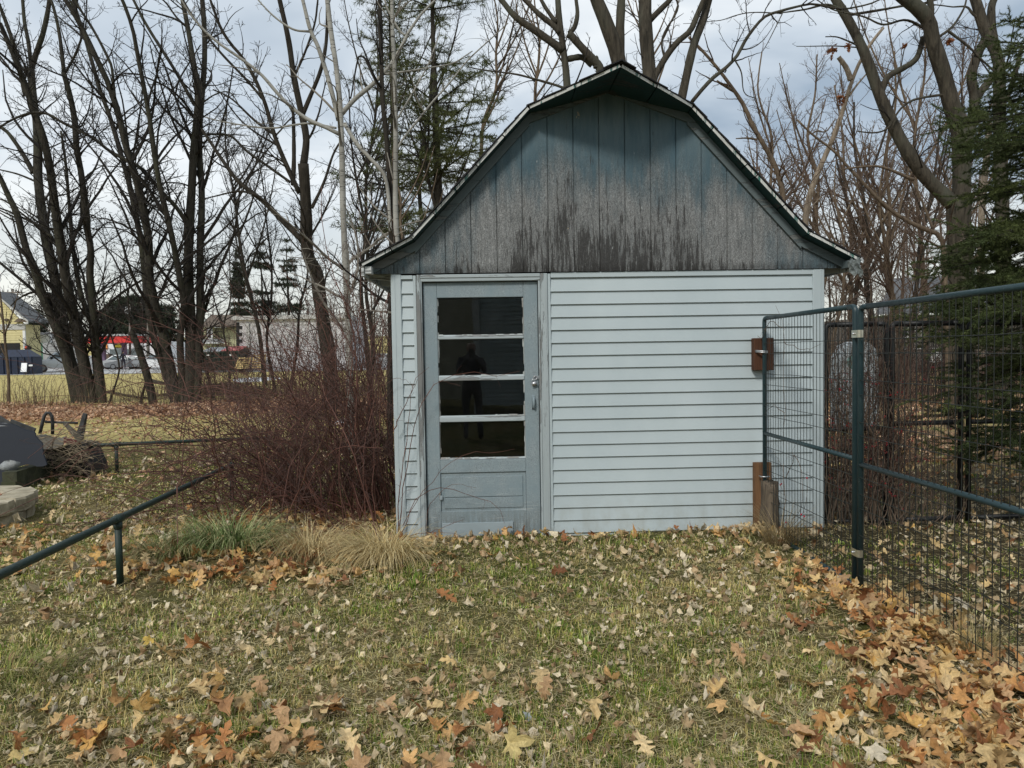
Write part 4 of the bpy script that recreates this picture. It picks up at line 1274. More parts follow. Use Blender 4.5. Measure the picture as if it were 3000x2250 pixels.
wire('lowest overhead wire between the pole and the grey pole', (37, 886, 69.8), (434, 905, 71.8), .6, .02)
wire('overhead wire meeting the grey pole from the far street', (434, 884, 71.8), (1000, 900, 80), .7, .02)

# yellow green house and the white block building with dark quoins
Y = 62
yg = thing('green_house', 'pale yellow green house with brown roof beside the white building', 'house', P(640, 1075, Y))
g = Geo(); boards(g, 580, 958, 628, 1080, Y, 22); boards(g, 628, 962, 705, 1080, Y + .6, 20); a, b = P(580, 1080, Y), P(705, 958, Y); g.box((a[0], Y + .65, a[2]), (b[0], Y + 8, b[2])); g.build('wall', M_YGREEN, yg)
g = Geo(); q = [P(588, 957, Y - .5), P(712, 957, Y - .5), P(700, 926, Y + 3.4), P(617, 926, Y + 3.4)]; g.prism(q, (0, .08, .12)); g.build('roof', M_ROOFB, yg)
g = Geo(); rect(g, 588, 953, 712, 958, Y - .55, .08); g.build('gutter', M_ROOFB, yg)
g = Geo(); rect(g, 606, 963, 622, 995, Y - .12, .06); f_ = g.build('window', M_WTRIM, yg); g = Geo(); rect(g, 611, 968, 617, 990, Y - .15, .02); g.build('pane', M_DKWIN, f_)
g = Geo(); rect(g, 588, 965, 594, 995, Y - .12, .06); g.build('window', M_WTRIM, yg)
g = Geo(); q = [P(582, 1004, Y - 1.2), P(660, 1004, Y - 1.2), P(650, 994, Y - .05), P(582, 994, Y - .05)]; g.prism(q, (0, .05, .06)); g.build('porch_roof', M_GREYW, yg)
g = Geo(); rect(g, 582, 1003, 660, 1007, Y - 1.25, .08); g.build('porch_fascia', M_WTRIM, yg)
Y = 56
wb = thing('white_building', 'white block building with dark quoins at its corner', 'building', P(780, 1080, Y))
a, b = P(697, 1085, Y), P(1010, 933, Y)
g = Geo(); g.box((a[0], Y, a[2] - .3), (b[0], Y + 10, b[2])); g.build('wall', M_WHITEW, wb)
g = Geo(); g.box((a[0] - .3, Y - .3, b[2] + .002), (b[0] + .3, Y + 10.3, b[2] + .32)); g.build('flat_roof', M_GREYTRIM, wb)
g = Geo()
for k in range(10):
    y0 = 945 + k * 9.8
    if k < 10: rect(g, 692, y0, 709 if k % 2 else 700, y0 + 9.5, Y - .05, .12)
g.build('quoins', M_BLACKP, wb)
g = Geo()
for px in (721, 726.5): rect(g, px, 946, px + 3, 1021, Y - .12, .1)
rect(g, 718, 1008, 730, 1022, Y - .2, .18); g.build('wall_conduit', M_GREYTRIM, wb)
g = Geo(); rect(g, 740, 1012, 746, 1022, Y - .1, .09); g.build('meter_box', M_GREYTRIM, wb)
g = Geo()
for y in (951, 996): rect(g, 712, y, 1008, y + 1.5, Y - .02, .03)
g.build('wall_joint', M_GREYTRIM, wb)
Y = 54
d1 = dumpster('green_dumpster', 'dark green dumpster with small white label beside the trunk', 592, 645, 1018, 1079, Y, M_GREENB, M_GREYCAR, 'green dumpsters by the white building')
d2 = dumpster('green_dumpster', 'dark green dumpster with red lid beside the white building', 650, 702, 1015, 1079, Y, M_GREENB, simple('faded red lid', (.45, .13, .13), .6), 'green dumpsters by the white building')
for px in (609, 672):
    g = Geo(); rect(g, px - 4, 1038, px + 5, 1042.5, Y - .12, .04); g.build('label', M_SIGNW, d1 if px < 640 else d2)
def pallet(label, quad_px, Y0, Y1):
    t = thing('wooden_pallet', label, 'pallet', P(*quad_px[0], Y0), 'yellow pallets against the white building')
    bl, br, tr, tl = [P(*q, y) for q, y in zip(quad_px, (Y0, Y0, Y1, Y1))]
    n = 6
    for k in range(n):
        u0, u1 = k / n + .02, (k + .72) / n
        o = [bl + (tl - bl) * u0, br + (tr - br) * u0, br + (tr - br) * u1, bl + (tl - bl) * u1]
        g = Geo(); g.prism(o, (0, .03, 0)); g.build('deck_board', M_PALLET, t)
    for s in (.03, .5, .97):
        a, b = bl + (br - bl) * s, tl + (tr - tl) * s
        g = Geo(); g.prism([a + (-.03, .035, 0), a + (.03, .035, 0), b + (.03, .035, 0), b + (-.03, .035, 0)], (0, .12, 0)); g.build('stringer', M_PALLET, t)
pallet('yellow wooden pallet leaning beside the dark green dumpster', [(686, 1081), (727, 1081), (735, 1046), (699, 1046)], 52.5, 53.6)
pallet('taller yellow pallet leaning on the white wall', [(736, 1080), (774, 1080), (779, 1037), (742, 1037)], 54.4, 55.6)

# grey roofed house seen through the wire on the right
Y = 34
rh = thing('grey_roofed_house', 'grey roofed house with white windows behind the kennel wire', 'house', P(2700, 1050, Y))
a, b = P(2590, 1100, Y), P(3060, 918, Y)
g = Geo(); g.box((a[0], Y, gnd(a[0], Y) - .2), (b[0], Y + 8, b[2])); g.build('wall', simple('brown grey wall', (.16, .145, .13), .8, var=.2), rh)
g = Geo(); q = [P(2570, 922, Y - .6), P(3080, 905, Y - .6), P(3080, 800, Y + 4), P(2622, 822, Y + 4)]; g.prism(q, (0, .1, .15)); g.build('roof', M_ROOFG, rh)
for x0, x1 in ((2640, 2682), (2700, 2733), (2790, 2830)):
    g = Geo(); rect(g, x0, 945, x1, 990, Y - .1, .07); w_ = g.build('window', M_WTRIM, rh)
    g = Geo(); m = (x0 + x1) / 2
    rect(g, x0 + 4, 949, m - 2, 986, Y - .13, .02); rect(g, m + 2, 949, x1 - 4, 986, Y - .13, .02); g.build('pane', M_DKWIN, w_)
g = Geo(); rect(g, 2640, 1018, 2850, 1024, Y - .1, .07); rect(g, 2722, 1030, 2790, 1062, Y - .1, .05); g.build('white_band', M_WTRIM, rh)

# the house behind the photographer, seen mirrored in the door glass
M_CLAP = simple('grey green clapboard', (.50, .56, .56), .7, var=.1)
M_CLAPB = simple('beige clapboard', (.58, .54, .42), .7, var=.1)
hb = thing('clapboard_house', 'clapboard house behind the photographer, mirrored in the door glass', 'house', (2.5, -13, 0))
def clap(name, x0, y0, x1, y1, zt, mat):
    g = Geo(); n = int(zt / .11)
    d = np.array([x1 - x0, y1 - y0, 0]); l = np.linalg.norm(d); d /= l; nn = np.array([-d[1], d[0], 0])
    A = np.array([x0, y0, 0.])
    for k in range(n):
        z0, z1 = .2 + k * .11, .2 + (k + 1) * .11
        g.prism([A + nn * .016 + (0, 0, z0), A + (0, 0, z1), A - nn * .2 + (0, 0, z1), A - nn * .2 + (0, 0, z0)], d * l)
    return g.build(name, mat, hb)
clap('wall', .3, -12.2, 5.5, -10.6, 5.2, M_CLAP)
clap('wall', -5.5, -15.5, .30, -15.0, 5.6, M_CLAPB)
g = Geo(); g.box((.16, -12.35, 0), (.32, -12.12, 5.5)); g.build('corner_board', M_WTRIM, hb)
g = Geo(); g.box((-1.9, -15.12, 2.2), (-1.0, -14.9, 3.9)); w_ = g.build('window', M_WTRIM, hb)
g = Geo(); g.box((-1.8, -14.895, 2.3), (-1.1, -14.88, 3.8)); g.build('pane', M_DKWIN, w_)
g = Geo(); g.box((2.4, -11.55, .2), (3.3, -11.35, 2.3)); g.build('back_door', M_DKWIN, hb)
g = Geo(); g.prism([(-6, -15.9, 5.7), (.5, -15.3, 5.7), (.5, -20, 8), (-6, -20, 8)], (0, 0, .15)); g.prism([(.2, -12.6, 5.4), (6, -10.4, 5.4), (6.5, -17, 8), (.2, -17, 8)], (0, 0, .15)); g.build('roof', M_ROOFG, hb)
# photographer (seen only mirrored in the glass)
arms = ([(-.19, 0, 1.42), (-.24, .12, 1.20), (-.10, .27, 1.40), (-.06, .30, 1.46)], [(.19, 0, 1.42), (.24, .12, 1.20), (.10, .27, 1.40), (.06, .30, 1.46)])
J, E = human(1.66, arms)
pt, po = skin_person('person', 'photographer in dark clothes holding a phone, mirrored in the door glass', 'person', J, E, simple('grey jacket', (.10, .095, .10), .85), (0, -6.62, 0), 0)
g = Geo(); g.lathe((0, .0, 1.49), [(.03, 0), (.07, .03), (.082, .08), (.075, .14), (.03, .17)], 14); h_ = g.build('head', M_SKIN, None, True); h_.parent = pt
g = Geo(); g.box((-.038, .33, 1.40), (.038, .338, 1.56), .004); h_ = g.build('phone', M_BLACKP, None); h_.parent = pt
# ------------------------------------------------------------------ trees
def mat_bark(name, a, b, moss=None, scale=1.0, furrow=.8):
    t = NT(name)
    f = t.noise(t.pos((16 * scale, 16 * scale, 2.6 * scale)), 1, 6, .72, .4)
    m = t.noise(t.pos((1.6, 1.6, .7)), 1, 4, .6)
    c = t.mix(t.rng(f, .34, .66), a, b)
    if moss: c = t.mix(t.math('MULTIPLY', t.rng(m, .48, .66), .7), c, moss)
    return t.done(t.bsdf(c, .92, 0, t.bump(f, furrow, .03), .15))
def mat_birch():
    t = NT('pale birch bark')
    f = t.noise(t.pos((5, 5, 40)), 1, 4, .6)
    m = t.noise(t.pos((2, 2, 3)), 1, 4, .6)
    c = t.mix(t.rng(m, .35, .7), (.23, .22, .19), (.36, .35, .31))
    c = t.mix(t.rng(f, .58, .64), c, (.06, .056, .048))
    return t.done(t.bsdf(c, .8, 0, t.bump(f, .2, .01), .2))
BK_MAPLE = mat_bark('grey maple bark', (.019, .0175, .014), (.062, .056, .044), (.056, .058, .036))
BK_DARK = mat_bark('dark bark', (.017, .0145, .0115), (.054, .047, .037))
BK_OAK = mat_bark('furrowed oak bark', (.024, .021, .016), (.088, .076, .057), (.085, .088, .066), .8, 1.0)
BK_BROWN = mat_bark('brown sapling bark', (.075, .055, .038), (.17, .13, .09))
BK_PALE = mat_bark('pale dead wood', (.16, .125, .09), (.36, .30, .23), None, 1.2)
BK_BIRCH = mat_birch()
BK_FAR = simple('distant twig bark', (.085, .068, .055), .95, var=.3)
TW_DARK = simple('dark twig bark', (.019, .016, .013), .9, var=.3)
TW_BROWN = simple('brown twig bark', (.095, .066, .048), .9, var=.35)
TW_PALE = simple('grey twig bark', (.20, .18, .15), .9, var=.3)

def rot_about(v, axis, ang):
    c, s = np.cos(ang)[:, None], np.sin(ang)[:, None]
    return v * c + np.cross(axis, v) * s + axis * (axis * v).sum(1, keepdims=True) * (1 - c)

def resample(pts, n):
    """smooth (Catmull-Rom) curve through pts, n points at even spacing"""
    p = np.asarray(pts, float)
    if len(p) < 3:
        t = np.linspace(0, 1, n)[:, None]
        return p[0] * (1 - t) + p[-1] * t
    q = np.vstack([2 * p[0] - p[1], p, 2 * p[-1] - p[-2]])
    out = []
    for i in range(1, len(q) - 2):
        t = np.linspace(0, 1, 12, endpoint=False)[:, None]
        a, b, c, d = q[i - 1:i + 3]
        out.append(.5 * (2 * b + (c - a) * t + (2 * a - 5 * b + 4 * c - d) * t ** 2 + (3 * b - a - 3 * c + d) * t ** 3))
    out = np.vstack(out + [p[-1:]])
    s = np.r_[0, np.cumsum(np.linalg.norm(np.diff(out, axis=0), axis=1))]
    u = np.linspace(0, s[-1], n)
    return np.stack([np.interp(u, s, out[:, k]) for k in range(out.shape[1])], 1)

def grow(par, prad, rng, per_m, lr, ang, n=5, rr=.55, up=.25, wig=.25, lmin=.08, lmax=3.0, t0=.15, rmin=.004, flat=0.0, rtip=.3, arcs=.45):
    """side shoots from the polylines par (N,m,3) with radii prad (N,m)"""
    N, m, _ = par.shape
    seg = np.linalg.norm(np.diff(par, axis=1), axis=2); L_ = seg.sum(1)
    cnt = rng.poisson(np.maximum(per_m * L_ * (1 - t0), .0))
    idx = np.repeat(np.arange(N), cnt)
    if len(idx) == 0: return np.zeros((0, n, 3)), np.zeros((0, n))
    t = rng.uniform(t0, 1, len(idx))
    f = t * (m - 1); i = np.minimum(f.astype(int), m - 2); w = (f - i)[:, None]
    p0 = par[idx, i] * (1 - w) + par[idx, i + 1] * w
    r0 = prad[idx, i] * (1 - w[:, 0]) + prad[idx, i + 1] * w[:, 0]
    d = par[idx, i + 1] - par[idx, i]; d /= np.linalg.norm(d, axis=1, keepdims=True) + 1e-9
    a = rng.normal(size=d.shape)
    if flat: a = a * (1 - flat) + np.array([0, 0, 1.0]) * flat * np.sign(rng.normal(size=(len(d), 1)))
    ax = np.cross(d, a); ax /= np.linalg.norm(ax, axis=1, keepdims=True) + 1e-9
    if flat: ax = a - d * (a * d).sum(1, keepdims=True); ax /= np.linalg.norm(ax, axis=1, keepdims=True) + 1e-9
    dr = rot_about(d, ax, np.radians(rng.normal(ang, 12, len(d))))
    ln = np.clip(L_[idx] * lr * (1.15 - .8 * t) * rng.uniform(.5, 1.3, len(d)), lmin, lmax)
    pts = np.empty((len(d), n, 3)); pts[:, 0] = p0
    st = (ln / (n - 1))[:, None]
    arc = rng.normal(0, arcs / (n - 1), dr.shape)
    for k in range(1, n):
        pts[:, k] = pts[:, k - 1] + dr * st
        dr = dr + arc + np.array([0, 0, up / (n - 1)]) + rng.normal(0, wig / math.sqrt(n), dr.shape)
        dr /= np.linalg.norm(dr, axis=1, keepdims=True)
    rs = np.maximum(np.minimum(r0 * rr, ln * .016 + .003), rmin)
    rad = np.maximum(rs[:, None] * np.linspace(1, rtip, n)[None], rmin * .8)
    return pts, rad

def resample_many(p, n):
    f = np.linspace(0, p.shape[1] - 1, n); i = np.minimum(f.astype(int), p.shape[1] - 2); w = (f - i)[None, :, None]
    return p[:, i] * (1 - w) + p[:, i + 1] * w

def limbs3d(limbs, Y0, rng, depth=.18, base_ground=True, n=14):
    """limbs: (pixel points, width at start, width at end) -> 3D polylines with their own depth"""
    done = []
    for k, (px, w0, w1) in enumerate(limbs):
        px = np.asarray(px, float)
        L_px = np.linalg.norm(np.diff(px, axis=0), axis=1).sum()
        Ys = Y0; 
        if done:
            best = min(((np.hypot(q[0][:, 0] - px[0, 0], q[0][:, 1] - px[0, 1]).min(), j) for j, q in enumerate(done)), key=lambda z: z[0])
            if best[0] < 60:
                q = done[best[1]]; i = np.hypot(q[0][:, 0] - px[0, 0], q[0][:, 1] - px[0, 1]).argmin(); Ys = q[1][i]
        sl = rng.uniform(-depth, depth)
        pix = resample(px, n)
        s = np.linspace(0, 1, n)
        scale = (Ys - CAM[1]) / F
        ys = Ys + sl * L_px * scale * s ** 1.3 + .0 * s
        done.append((pix, ys, np.linspace(w0, w1, n)))
    out = []
    for pix, ys, w in done:
        p = np.array([P(x, y, Y) for (x, y), Y in zip(pix, ys)])
        r = w / 2 * (ys - CAM[1]) / F
        # keep growing past the top of the picture
        out.append((p, r))
    return out

def extend(p, r, rng, l):
    d = p[-1] - p[-3]; d /= np.linalg.norm(d)
    n = 8; q = [p[-1]]
    for k in range(n):
        d = d + rng.normal(0, .10, 3) + np.array([0, 0, .03]); d /= np.linalg.norm(d); q.append(q[-1] + d * l / n)
    return np.array(q), np.linspace(r[-1], r[-1] * .35, n + 1)

def tree(name, label, cat, limbs, Y, seed, bark, twig, group=None, trunks=1, ext=2.0, levels=((1.6, .42, 48), (3.2, .5, 50), (5.0, .55, 52)), rmin=.006, depth=.18,
         up=.28, wig=.30, extra=None, sink=.25, lmax=2.6, t0=.12, flare=True, wscale=1.0):
    """limbs[:trunks] start in the ground: each is a trunk of its own; the rest are limbs"""
    rng = np.random.default_rng(seed)
    L3 = [(p, r * wscale) for p, r in limbs3d(limbs, Y, rng, depth)]
    base = L3[0][0][0]
    t = thing(name, label, cat, (base[0], base[1], gnd(base[0], base[1])), group)
    allp, allr = [], []
    for k, (p, r) in enumerate(L3):
        g = Geo()
        pp, r2 = p.copy(), r.copy()
        if k < trunks and flare:
            zg = gnd(p[0][0], p[0][1])
            d = p[0] - p[2]; d /= np.linalg.norm(d)
            if d[2] > -.3: d = np.array([0, 0, -1.0])
            foot = p[0] + d * max(.05, (p[0][2] - zg + sink) / max(.3, -d[2]))
            pp = np.vstack([foot, p]); r2 = np.r_[r[0] * 1.25, r]
            r2[0] = r[0] * 1.22; r2[1] = r[0] * 1.05
        if ext and limbs[k][0][-1][1] < 40:
            q, rq = extend(p, r, rng, ext * rng.uniform(.8, 1.3))
            pp = np.vstack([pp, q[1:]]); r2 = np.r_[r2, rq[1:]]
            allp.append(resample(q, 14)); allr.append(np.interp(np.linspace(0, 1, 14), np.linspace(0, 1, len(rq)), rq))
        wob = 1 + .05 * np.sin(np.arange(len(r2)) * 1.9 + k)
        g.tube(resample(np.c_[pp, r2], 40)[:, :3], resample(np.c_[pp, r2], 40)[:, 3] * np.interp(np.linspace(0, 1, 40), np.linspace(0, 1, len(r2)), wob), 14 if r[0] > .05 else 8)
        g.build('trunk' if k < trunks else 'limb', bark, t, True)
        allp.append(p); allr.append(r)
    par, prad = np.array(allp), np.array(allr)
    g = Geo()
    cp, cr = par, prad
    store = []
    for li, (pm, lr, ang) in enumerate(levels):
        n = 10 if li == 0 else (8 if li == 1 else 5)
        cp, cr = grow(cp, cr, rng, pm, lr, ang, n=n, up=up, wig=wig, lmax=lmax if li == 0 else min(lmax * .6, 1.9), t0=t0 if li == 0 else .1, rmin=rmin if li else rmin * .8, arcs=.55 if li < 2 else .8)
        if li == 0 and len(levels) > 3: lim_ = (resample_many(cp, 14), resample_many(cr[:, :, None], 14)[:, :, 0])
        if li == 0: keep = cp[:, 0, 2] > gnd(base[0], base[1]) + 1.2; cp, cr = cp[keep], cr[keep]
        if len(cp): g.tubes(cp, cr, 5 if li == 0 else 3)
        if li == 0 and len(levels) > 3:
            cp, cr = np.concatenate([par, lim_[0][keep]]), np.concatenate([prad, lim_[1][keep]])
    g.build('twigs', twig, t, False)
    return t, L3

# maple clump on the far left: several trunks from one foot
A = [
    (C4((505, 950), (455, 740), (390, 520), (345, 420), (265, 230), (235, 110), (185, 0)) + C1((150, 1540), (105, 1370), (55, 1270), (0, 1150), (-60, 1040)), 42, 16),
    (C4((560, 950), (490, 790), (425, 560), (385, 330), (350, 120), (320, 0)) + C1((285, 1450), (248, 1180), (245, 950), (232, 740), (205, 560), (200, 450)), 44, 24),
    (C4((600, 950), (545, 700), (490, 440), (440, 220), (405, 0)) + C1((365, 1400), (330, 1130), (295, 950), (262, 830), (190, 640), (110, 400), (40, 260), (0, 150)), 46, 15),
    (C4((645, 955), (628, 800), (608, 580), (590, 420), (545, 320), (500, 130), (480, 0)) + C1((455, 1400), (425, 1050), (395, 850)), 24, 8),
    (C4((668, 955), (645, 750), (622, 560), (600, 290), (580, 90)) + C1((590, 1640), (560, 1450), (535, 1180), (495, 950), (482, 760), (435, 540), (412, 470)), 30, 19),
    (C1((202, 450), (240, 330), (278, 220), (305, 100), (325, -20)), 20, 15),
    (C1((205, 470), (185, 280), (160, 150), (145, -20)), 15, 11),
    (C1((165, 620), (90, 300), (30, 120), (-10, 20)), 16, 12),
    (C1((415, 470), (385, 220), (350, 60), (325, -20)), 15, 9),
    (C1((425, 470), (480, 370), (520, 270), (525, 210), (480, 60), (440, -20)), 9, 7),
    (C1((215, 1120), (150, 1000), (60, 870), (0, 820)), 18, 12),
    (C4((330, 60), (260, 280), (130, 440)), 0.1, 0.1),
    (C4((640, 380), (680, 340), (740, 310)), 6, 3),
    (C1((530, 1170), (600, 1110), (690, 1060)), 7, 3),
    (C1((240, 1180), (120, 1130), (0, 1100)), 8, 5),
    (C1((340, 1540), (200, 1430), (60, 1320), (0, 1290)), 9, 5),
]
A = [a for a in A if a[1] > .5]
tree('maple_tree', 'multi-trunked grey maple clump standing between the pickup truck and the red canopy', 'tree', A, 19.0, 1, BK_MAPLE, TW_DARK, 'bare trees round the lawn', trunks=5,
     levels=((.75, .42, 34), (2.3, .28, 46), (4.2, .5, 52), (6.5, .6, 54)), rmin=.0074, lmax=4.2, wscale=.76)
# second clump
B = [
    (C4((995, 960), (960, 800), (905, 620), (870, 530), (845, 490)), 30, 22),
    (C4((1150, 955), (1110, 740), (1040, 450), (990, 250), (965, 110)) + C1((970, 1640), (930, 1350), (880, 1150), (825, 980), (765, 730), (738, 620), (650, 440), (570, 250), (500, 130), (420, -10)), 36, 15),
    (C4((1125, 930), (1060, 720), (985, 480), (945, 200), (930, 0)) + C1((900, 1500), (850, 1240), (790, 1030), (745, 850), (660, 620), (605, 430), (560, 280), (500, 80), (470, -10)), 26, 10),
    (C4((1185, 940), (1175, 720), (1168, 500), (1192, 340), (1178, 230), (1140, 0)) + C1((1095, 1450), (1050, 1270), (1005, 1030), (965, 740), (930, 550), (890, 350), (850, 150), (790, -10)), 26, 12),
    (C4((1235, 955), (1240, 700), (1235, 480), (1222, 220)) + C1((1222, 1640), (1232, 1400), (1245, 1180), (1262, 880), (1285, 640), (1255, 420), (1225, 220), (1180, -10)), 44, 14),
    (C4((1275, 950), (1285, 600), (1300, 250), (1290, 0)) + C1((1300, 1560), (1308, 1250), (1292, 1000), (1298, 760), (1312, 580), (1328, 300), (1310, -10)), 30, 16),
    (C1((1205, 1440), (1140, 1340), (1045, 1240), (900, 1080), (740, 1000), (590, 885), (440, 815), (300, 735), (190, 735), (60, 785), (-20, 835)), 15, 7),
    (C1((1272, 1480), (1370, 1420), (1420, 1350)), 8, 3),
    (C1((1290, 870), (1400, 870), (1500, 885), (1600, 980), (1740, 1080), (1880, 1180)), 8, 10),
    (C1((1260, 680), (1130, 450), (960, 180), (860, -10)), 13, 9),
    (C1((1140, 600), (1160, 520), (1230, 400), (1300, 290)), 7, 4),
    (C1((745, 640), (730, 500), (720, 420), (620, 220), (520, 60), (480, -10)), 11, 8),
    (C1((1320, 660), (1400, 610), (1490, 600), (1560, 700)), 6, 3),
    (C1((610, 890), (598, 700), (598, 460)), 4, 3),
]
tree('maple_tree', 'tall dark maple clump with leaning trunks and a broken stub, beside the red canopy', 'tree', B, 17.6, 2, BK_MAPLE, TW_DARK, 'bare trees round the lawn', trunks=6,
     levels=((.75, .40, 34), (2.3, .28, 46), (4.2, .5, 52), (6.5, .6, 54)), rmin=.0072, lmax=4.2, wscale=.80)
# maple behind the bramble
Cc = [
    ([(972, 1180), (965, 1060), (950, 960), (935, 860), (922, 770)] + C1((1990, 1640), (1985, 1400), (1975, 1200), (1965, 1060)), 52, 34),
    (C1((1965, 1080), (1985, 900), (1955, 740), (1905, 500), (1870, 260), (1810, -10)), 25, 15),
    (C1((1900, 1200), (1905, 1000), (1900, 740), (1890, 700)), 16, 10),
    (C1((1960, 1560), (1850, 1450), (1700, 1300), (1550, 1180), (1450, 1050), (1350, 900), (1310, 840)), 20, 9),
    (C1((1940, 1250), (1860, 1080), (1780, 880), (1700, 620), (1590, 400), (1450, 220), (1360, -10)), 17, 8),
    (C1((1955, 760), (2000, 650), (2080, 450), (2115, 260), (2120, -10)), 15, 9),
    (C1((2020, 1350), (2100, 1180), (2160, 1000), (2230, 880)), 12, 6),
    (C1((1830, 1420), (1700, 1290), (1560, 1240), (1400, 1270), (1320, 1290)), 10, 4),
    (C1((1790, 880), (1650, 780), (1500, 640), (1380, 580)), 10, 4),
    (C1((1700, 640), (1600, 520), (1420, 330), (1260, 120), (1180, -10)), 9, 6),
    (C1((1905, 500), (1980, 330), (2040, 150), (2060, -10)), 9, 6),
]
tree('maple_tree', 'spreading bare maple rising behind the bramble and in front of the white building', 'tree', Cc, 13.5, 3, BK_DARK, TW_DARK, 'bare trees round the lawn', trunks=1,
     levels=((.9, .42, 36), (2.6, .30, 48), (4.4, .5, 52), (6.0, .6, 54)), rmin=.0060, lmax=3.6, wscale=.86)
# birches just left of the shed
D = [
    ([(1030, 1330), (1022, 1000), (1012, 760)] + C2((15, 1480), (8, 1200), (5, 980), (-4, 820)) + C1((2200, 700), (2205, 590), (2180, 440), (2150, 260), (2140, 120), (2120, -10)), 22, 13),
    (C1((2195, 780), (2130, 520), (2060, 300), (2010, 190), (1960, -10)), 14, 10),
    (C2((0, 740), (90, 640), (210, 540), (310, 430), (385, 310), (430, 220), (520, 90), (620, -10)), 15, 6),
    (C1((2200, 870), (2080, 810), (1970, 760), (1830, 640), (1700, 490), (1590, 400), (1380, 250), (1240, 100), (1170, -10)), 12, 5),
    (C1((2180, 830), (1990, 800), (1750, 830), (1480, 795), (1330, 760)), 7, 3),
    (C2((420, 230), (380, 200), (300, 60), (280, -10)), 7, 5),
    (C2((280, 480), (440, 460), (560, 440), (720, 410), (850, 330)), 6, 3),
    (C1((2010, 205), (1900, 190), (1780, 110), (1690, 20)), 7, 4),
]
tree('birch_tree', 'pale barked birch with spreading branches left of the shed roof', 'birch', D, 5.6, 4, BK_BIRCH, TW_PALE, 'birches beside the shed', trunks=1,
     levels=((2.6, .26, 48), (3.6, .45, 50), (4.0, .5, 50)), rmin=.0032, ext=1.2, lmax=1.5, depth=.10)
D2 = [
    ([(1172, 1380), (1166, 1000), (1163, 840)] + C2((362, 1640), (352, 1400), (350, 1150), (352, 900), (346, 500), (332, 200), (328, -10)), 20, 11),
    (C2((320, 1500), (290, 1170), (200, 1040), (100, 930), (20, 800)), 10, 12),
    (C2((350, 990), (400, 900), (480, 800), (600, 650), (700, 540), (820, 390), (960, 260), (1080, 150)), 7, 3),
    (C2((350, 790), (440, 640), (530, 480), (570, 400), (640, 210)), 6, 3),
]
tree('birch_tree', 'slim white birch trunk rising just behind the shed eave', 'birch', D2, 4.6, 5, BK_BIRCH, TW_PALE, 'birches beside the shed', trunks=1,
     levels=((2.2, .22, 50), (3.4, .45, 50), (4.0, .5, 50)), rmin=.003, ext=1.0, lmax=1.2, depth=.10)
E_ = [
    ([(1142, 1330), (1144, 1000), (1146, 800)] + C2((325, 1540), (312, 1300), (306, 1050), (290, 860), (265, 620), (258, 330), (250, 80), (248, -10)), 19, 12),
    (C2((270, 640), (200, 480), (120, 360), (60, 640)), 7, 4),
    (C2((300, 880), (340, 790), (380, 680), (420, 560)), 6, 3),
]
tree('cherry_tree', 'black barked slender trunk next to the white birch trunk', 'tree', E_, 4.9, 6, BK_DARK, TW_DARK, 'bare trees round the lawn', trunks=1,
     levels=((2.2, .25, 50), (3.4, .45, 50), (4.0, .5, 50)), rmin=.003, ext=1.0, lmax=1.3, depth=.08)
# big maple behind the shed roof
Gq = [
    (C2((1470, 900), (1462, 540), (1440, 330), (1415, 150), (1402, -10)), 25, 16),
    (C2((1440, 330), (1400, 300), (1260, 200), (1130, 110), (1030, -10)), 24, 15),
    (C2((1420, 220), (1380, 170), (1280, 90), (1180, -10)), 18, 12),
    (C2((1700, 900), (1680, 480), (1640, 400), (1560, 310), (1475, 215)), 34, 20),
    (C2((1475, 215), (1510, 180), (1530, 90), (1520, -10)), 15, 10),
    (C2((1470, 382), (1560, 372), (1625, 425)), 18, 16),
    (C2((1655, 440), (1650, 390), (1640, 370)), 20, 18),
    (C2((1500, 600), (1420, 562), (1280, 520), (1150, 485), (1050, 470), (900, 450), (830, 435)), 9, 3),
    (C2((1395, 150), (1330, 60), (1290, -10)), 14, 10),
]
tree('maple_tree', 'crooked maple with low limbs behind the roof left of the ridge', 'tree', Gq, 8.5, 7, BK_OAK, TW_DARK, 'bare trees round the lawn', trunks=1,
     levels=((.8, .4, 38), (2.2, .28, 48), (4.0, .5, 50), (4.6, .5, 52)), rmin=.0042, depth=.12, lmax=1.8)
H = [
    (C2((1830, 900), (1800, 420), (1755, 260), (1705, 120), (1650, -10)), 56, 36),
    (C2((1808, 430), (1805, 220), (1815, -10)), 30, 24),
]
tree('maple_tree', 'thick twin trunked maple directly behind the shed ridge', 'tree', H, 9.0, 8, BK_OAK, TW_DARK, 'bare trees round the lawn', trunks=1,
     levels=((2.2, .3, 50), (4.0, .5, 50), (5.0, .5, 52)), rmin=.0045, depth=.1, lmax=1.6)
I_ = [
    (C2((2020, 900), (1998, 500), (1980, 300), (1968, 100), (1970, -10)), 44, 36),
    (C2((2010, 560), (2045, 470), (2130, 330), (2212, 240)) + C3((50, 200), (110, 60), (140, -10)), 20, 15),
    (C2((2000, 130), (2050, 80), (2120, 10), (2150, -30)), 18, 14),
    (C3((-40, 800), (10, 560), (70, 300), (135, 120), (170, -10)), 26, 22),
    (C3((60, 660), (180, 520), (330, 392), (420, 240), (530, 110), (640, 70), (850, 25), (1000, 60), (1150, 40)), 12, 5),
    (C3((340, 392), (380, 470), (400, 600), (480, 640)), 5, 2),
    (C3((650, 80), (560, 260), (520, 330)), 3, 2),
    (C2((2100, 400), (2080, 250), (2180, 60), (2160, -20)), 7, 5),
]
tree('maple_tree', 'dark maple right of the ridge with an arching limb over the sky', 'tree', I_, 8.0, 9, BK_OAK, TW_DARK, 'bare trees round the lawn', trunks=1,
     levels=((.7, .4, 38), (2.2, .28, 48), (4.0, .5, 50), (4.6, .5, 52)), rmin=.0042, depth=.1, lmax=1.7)
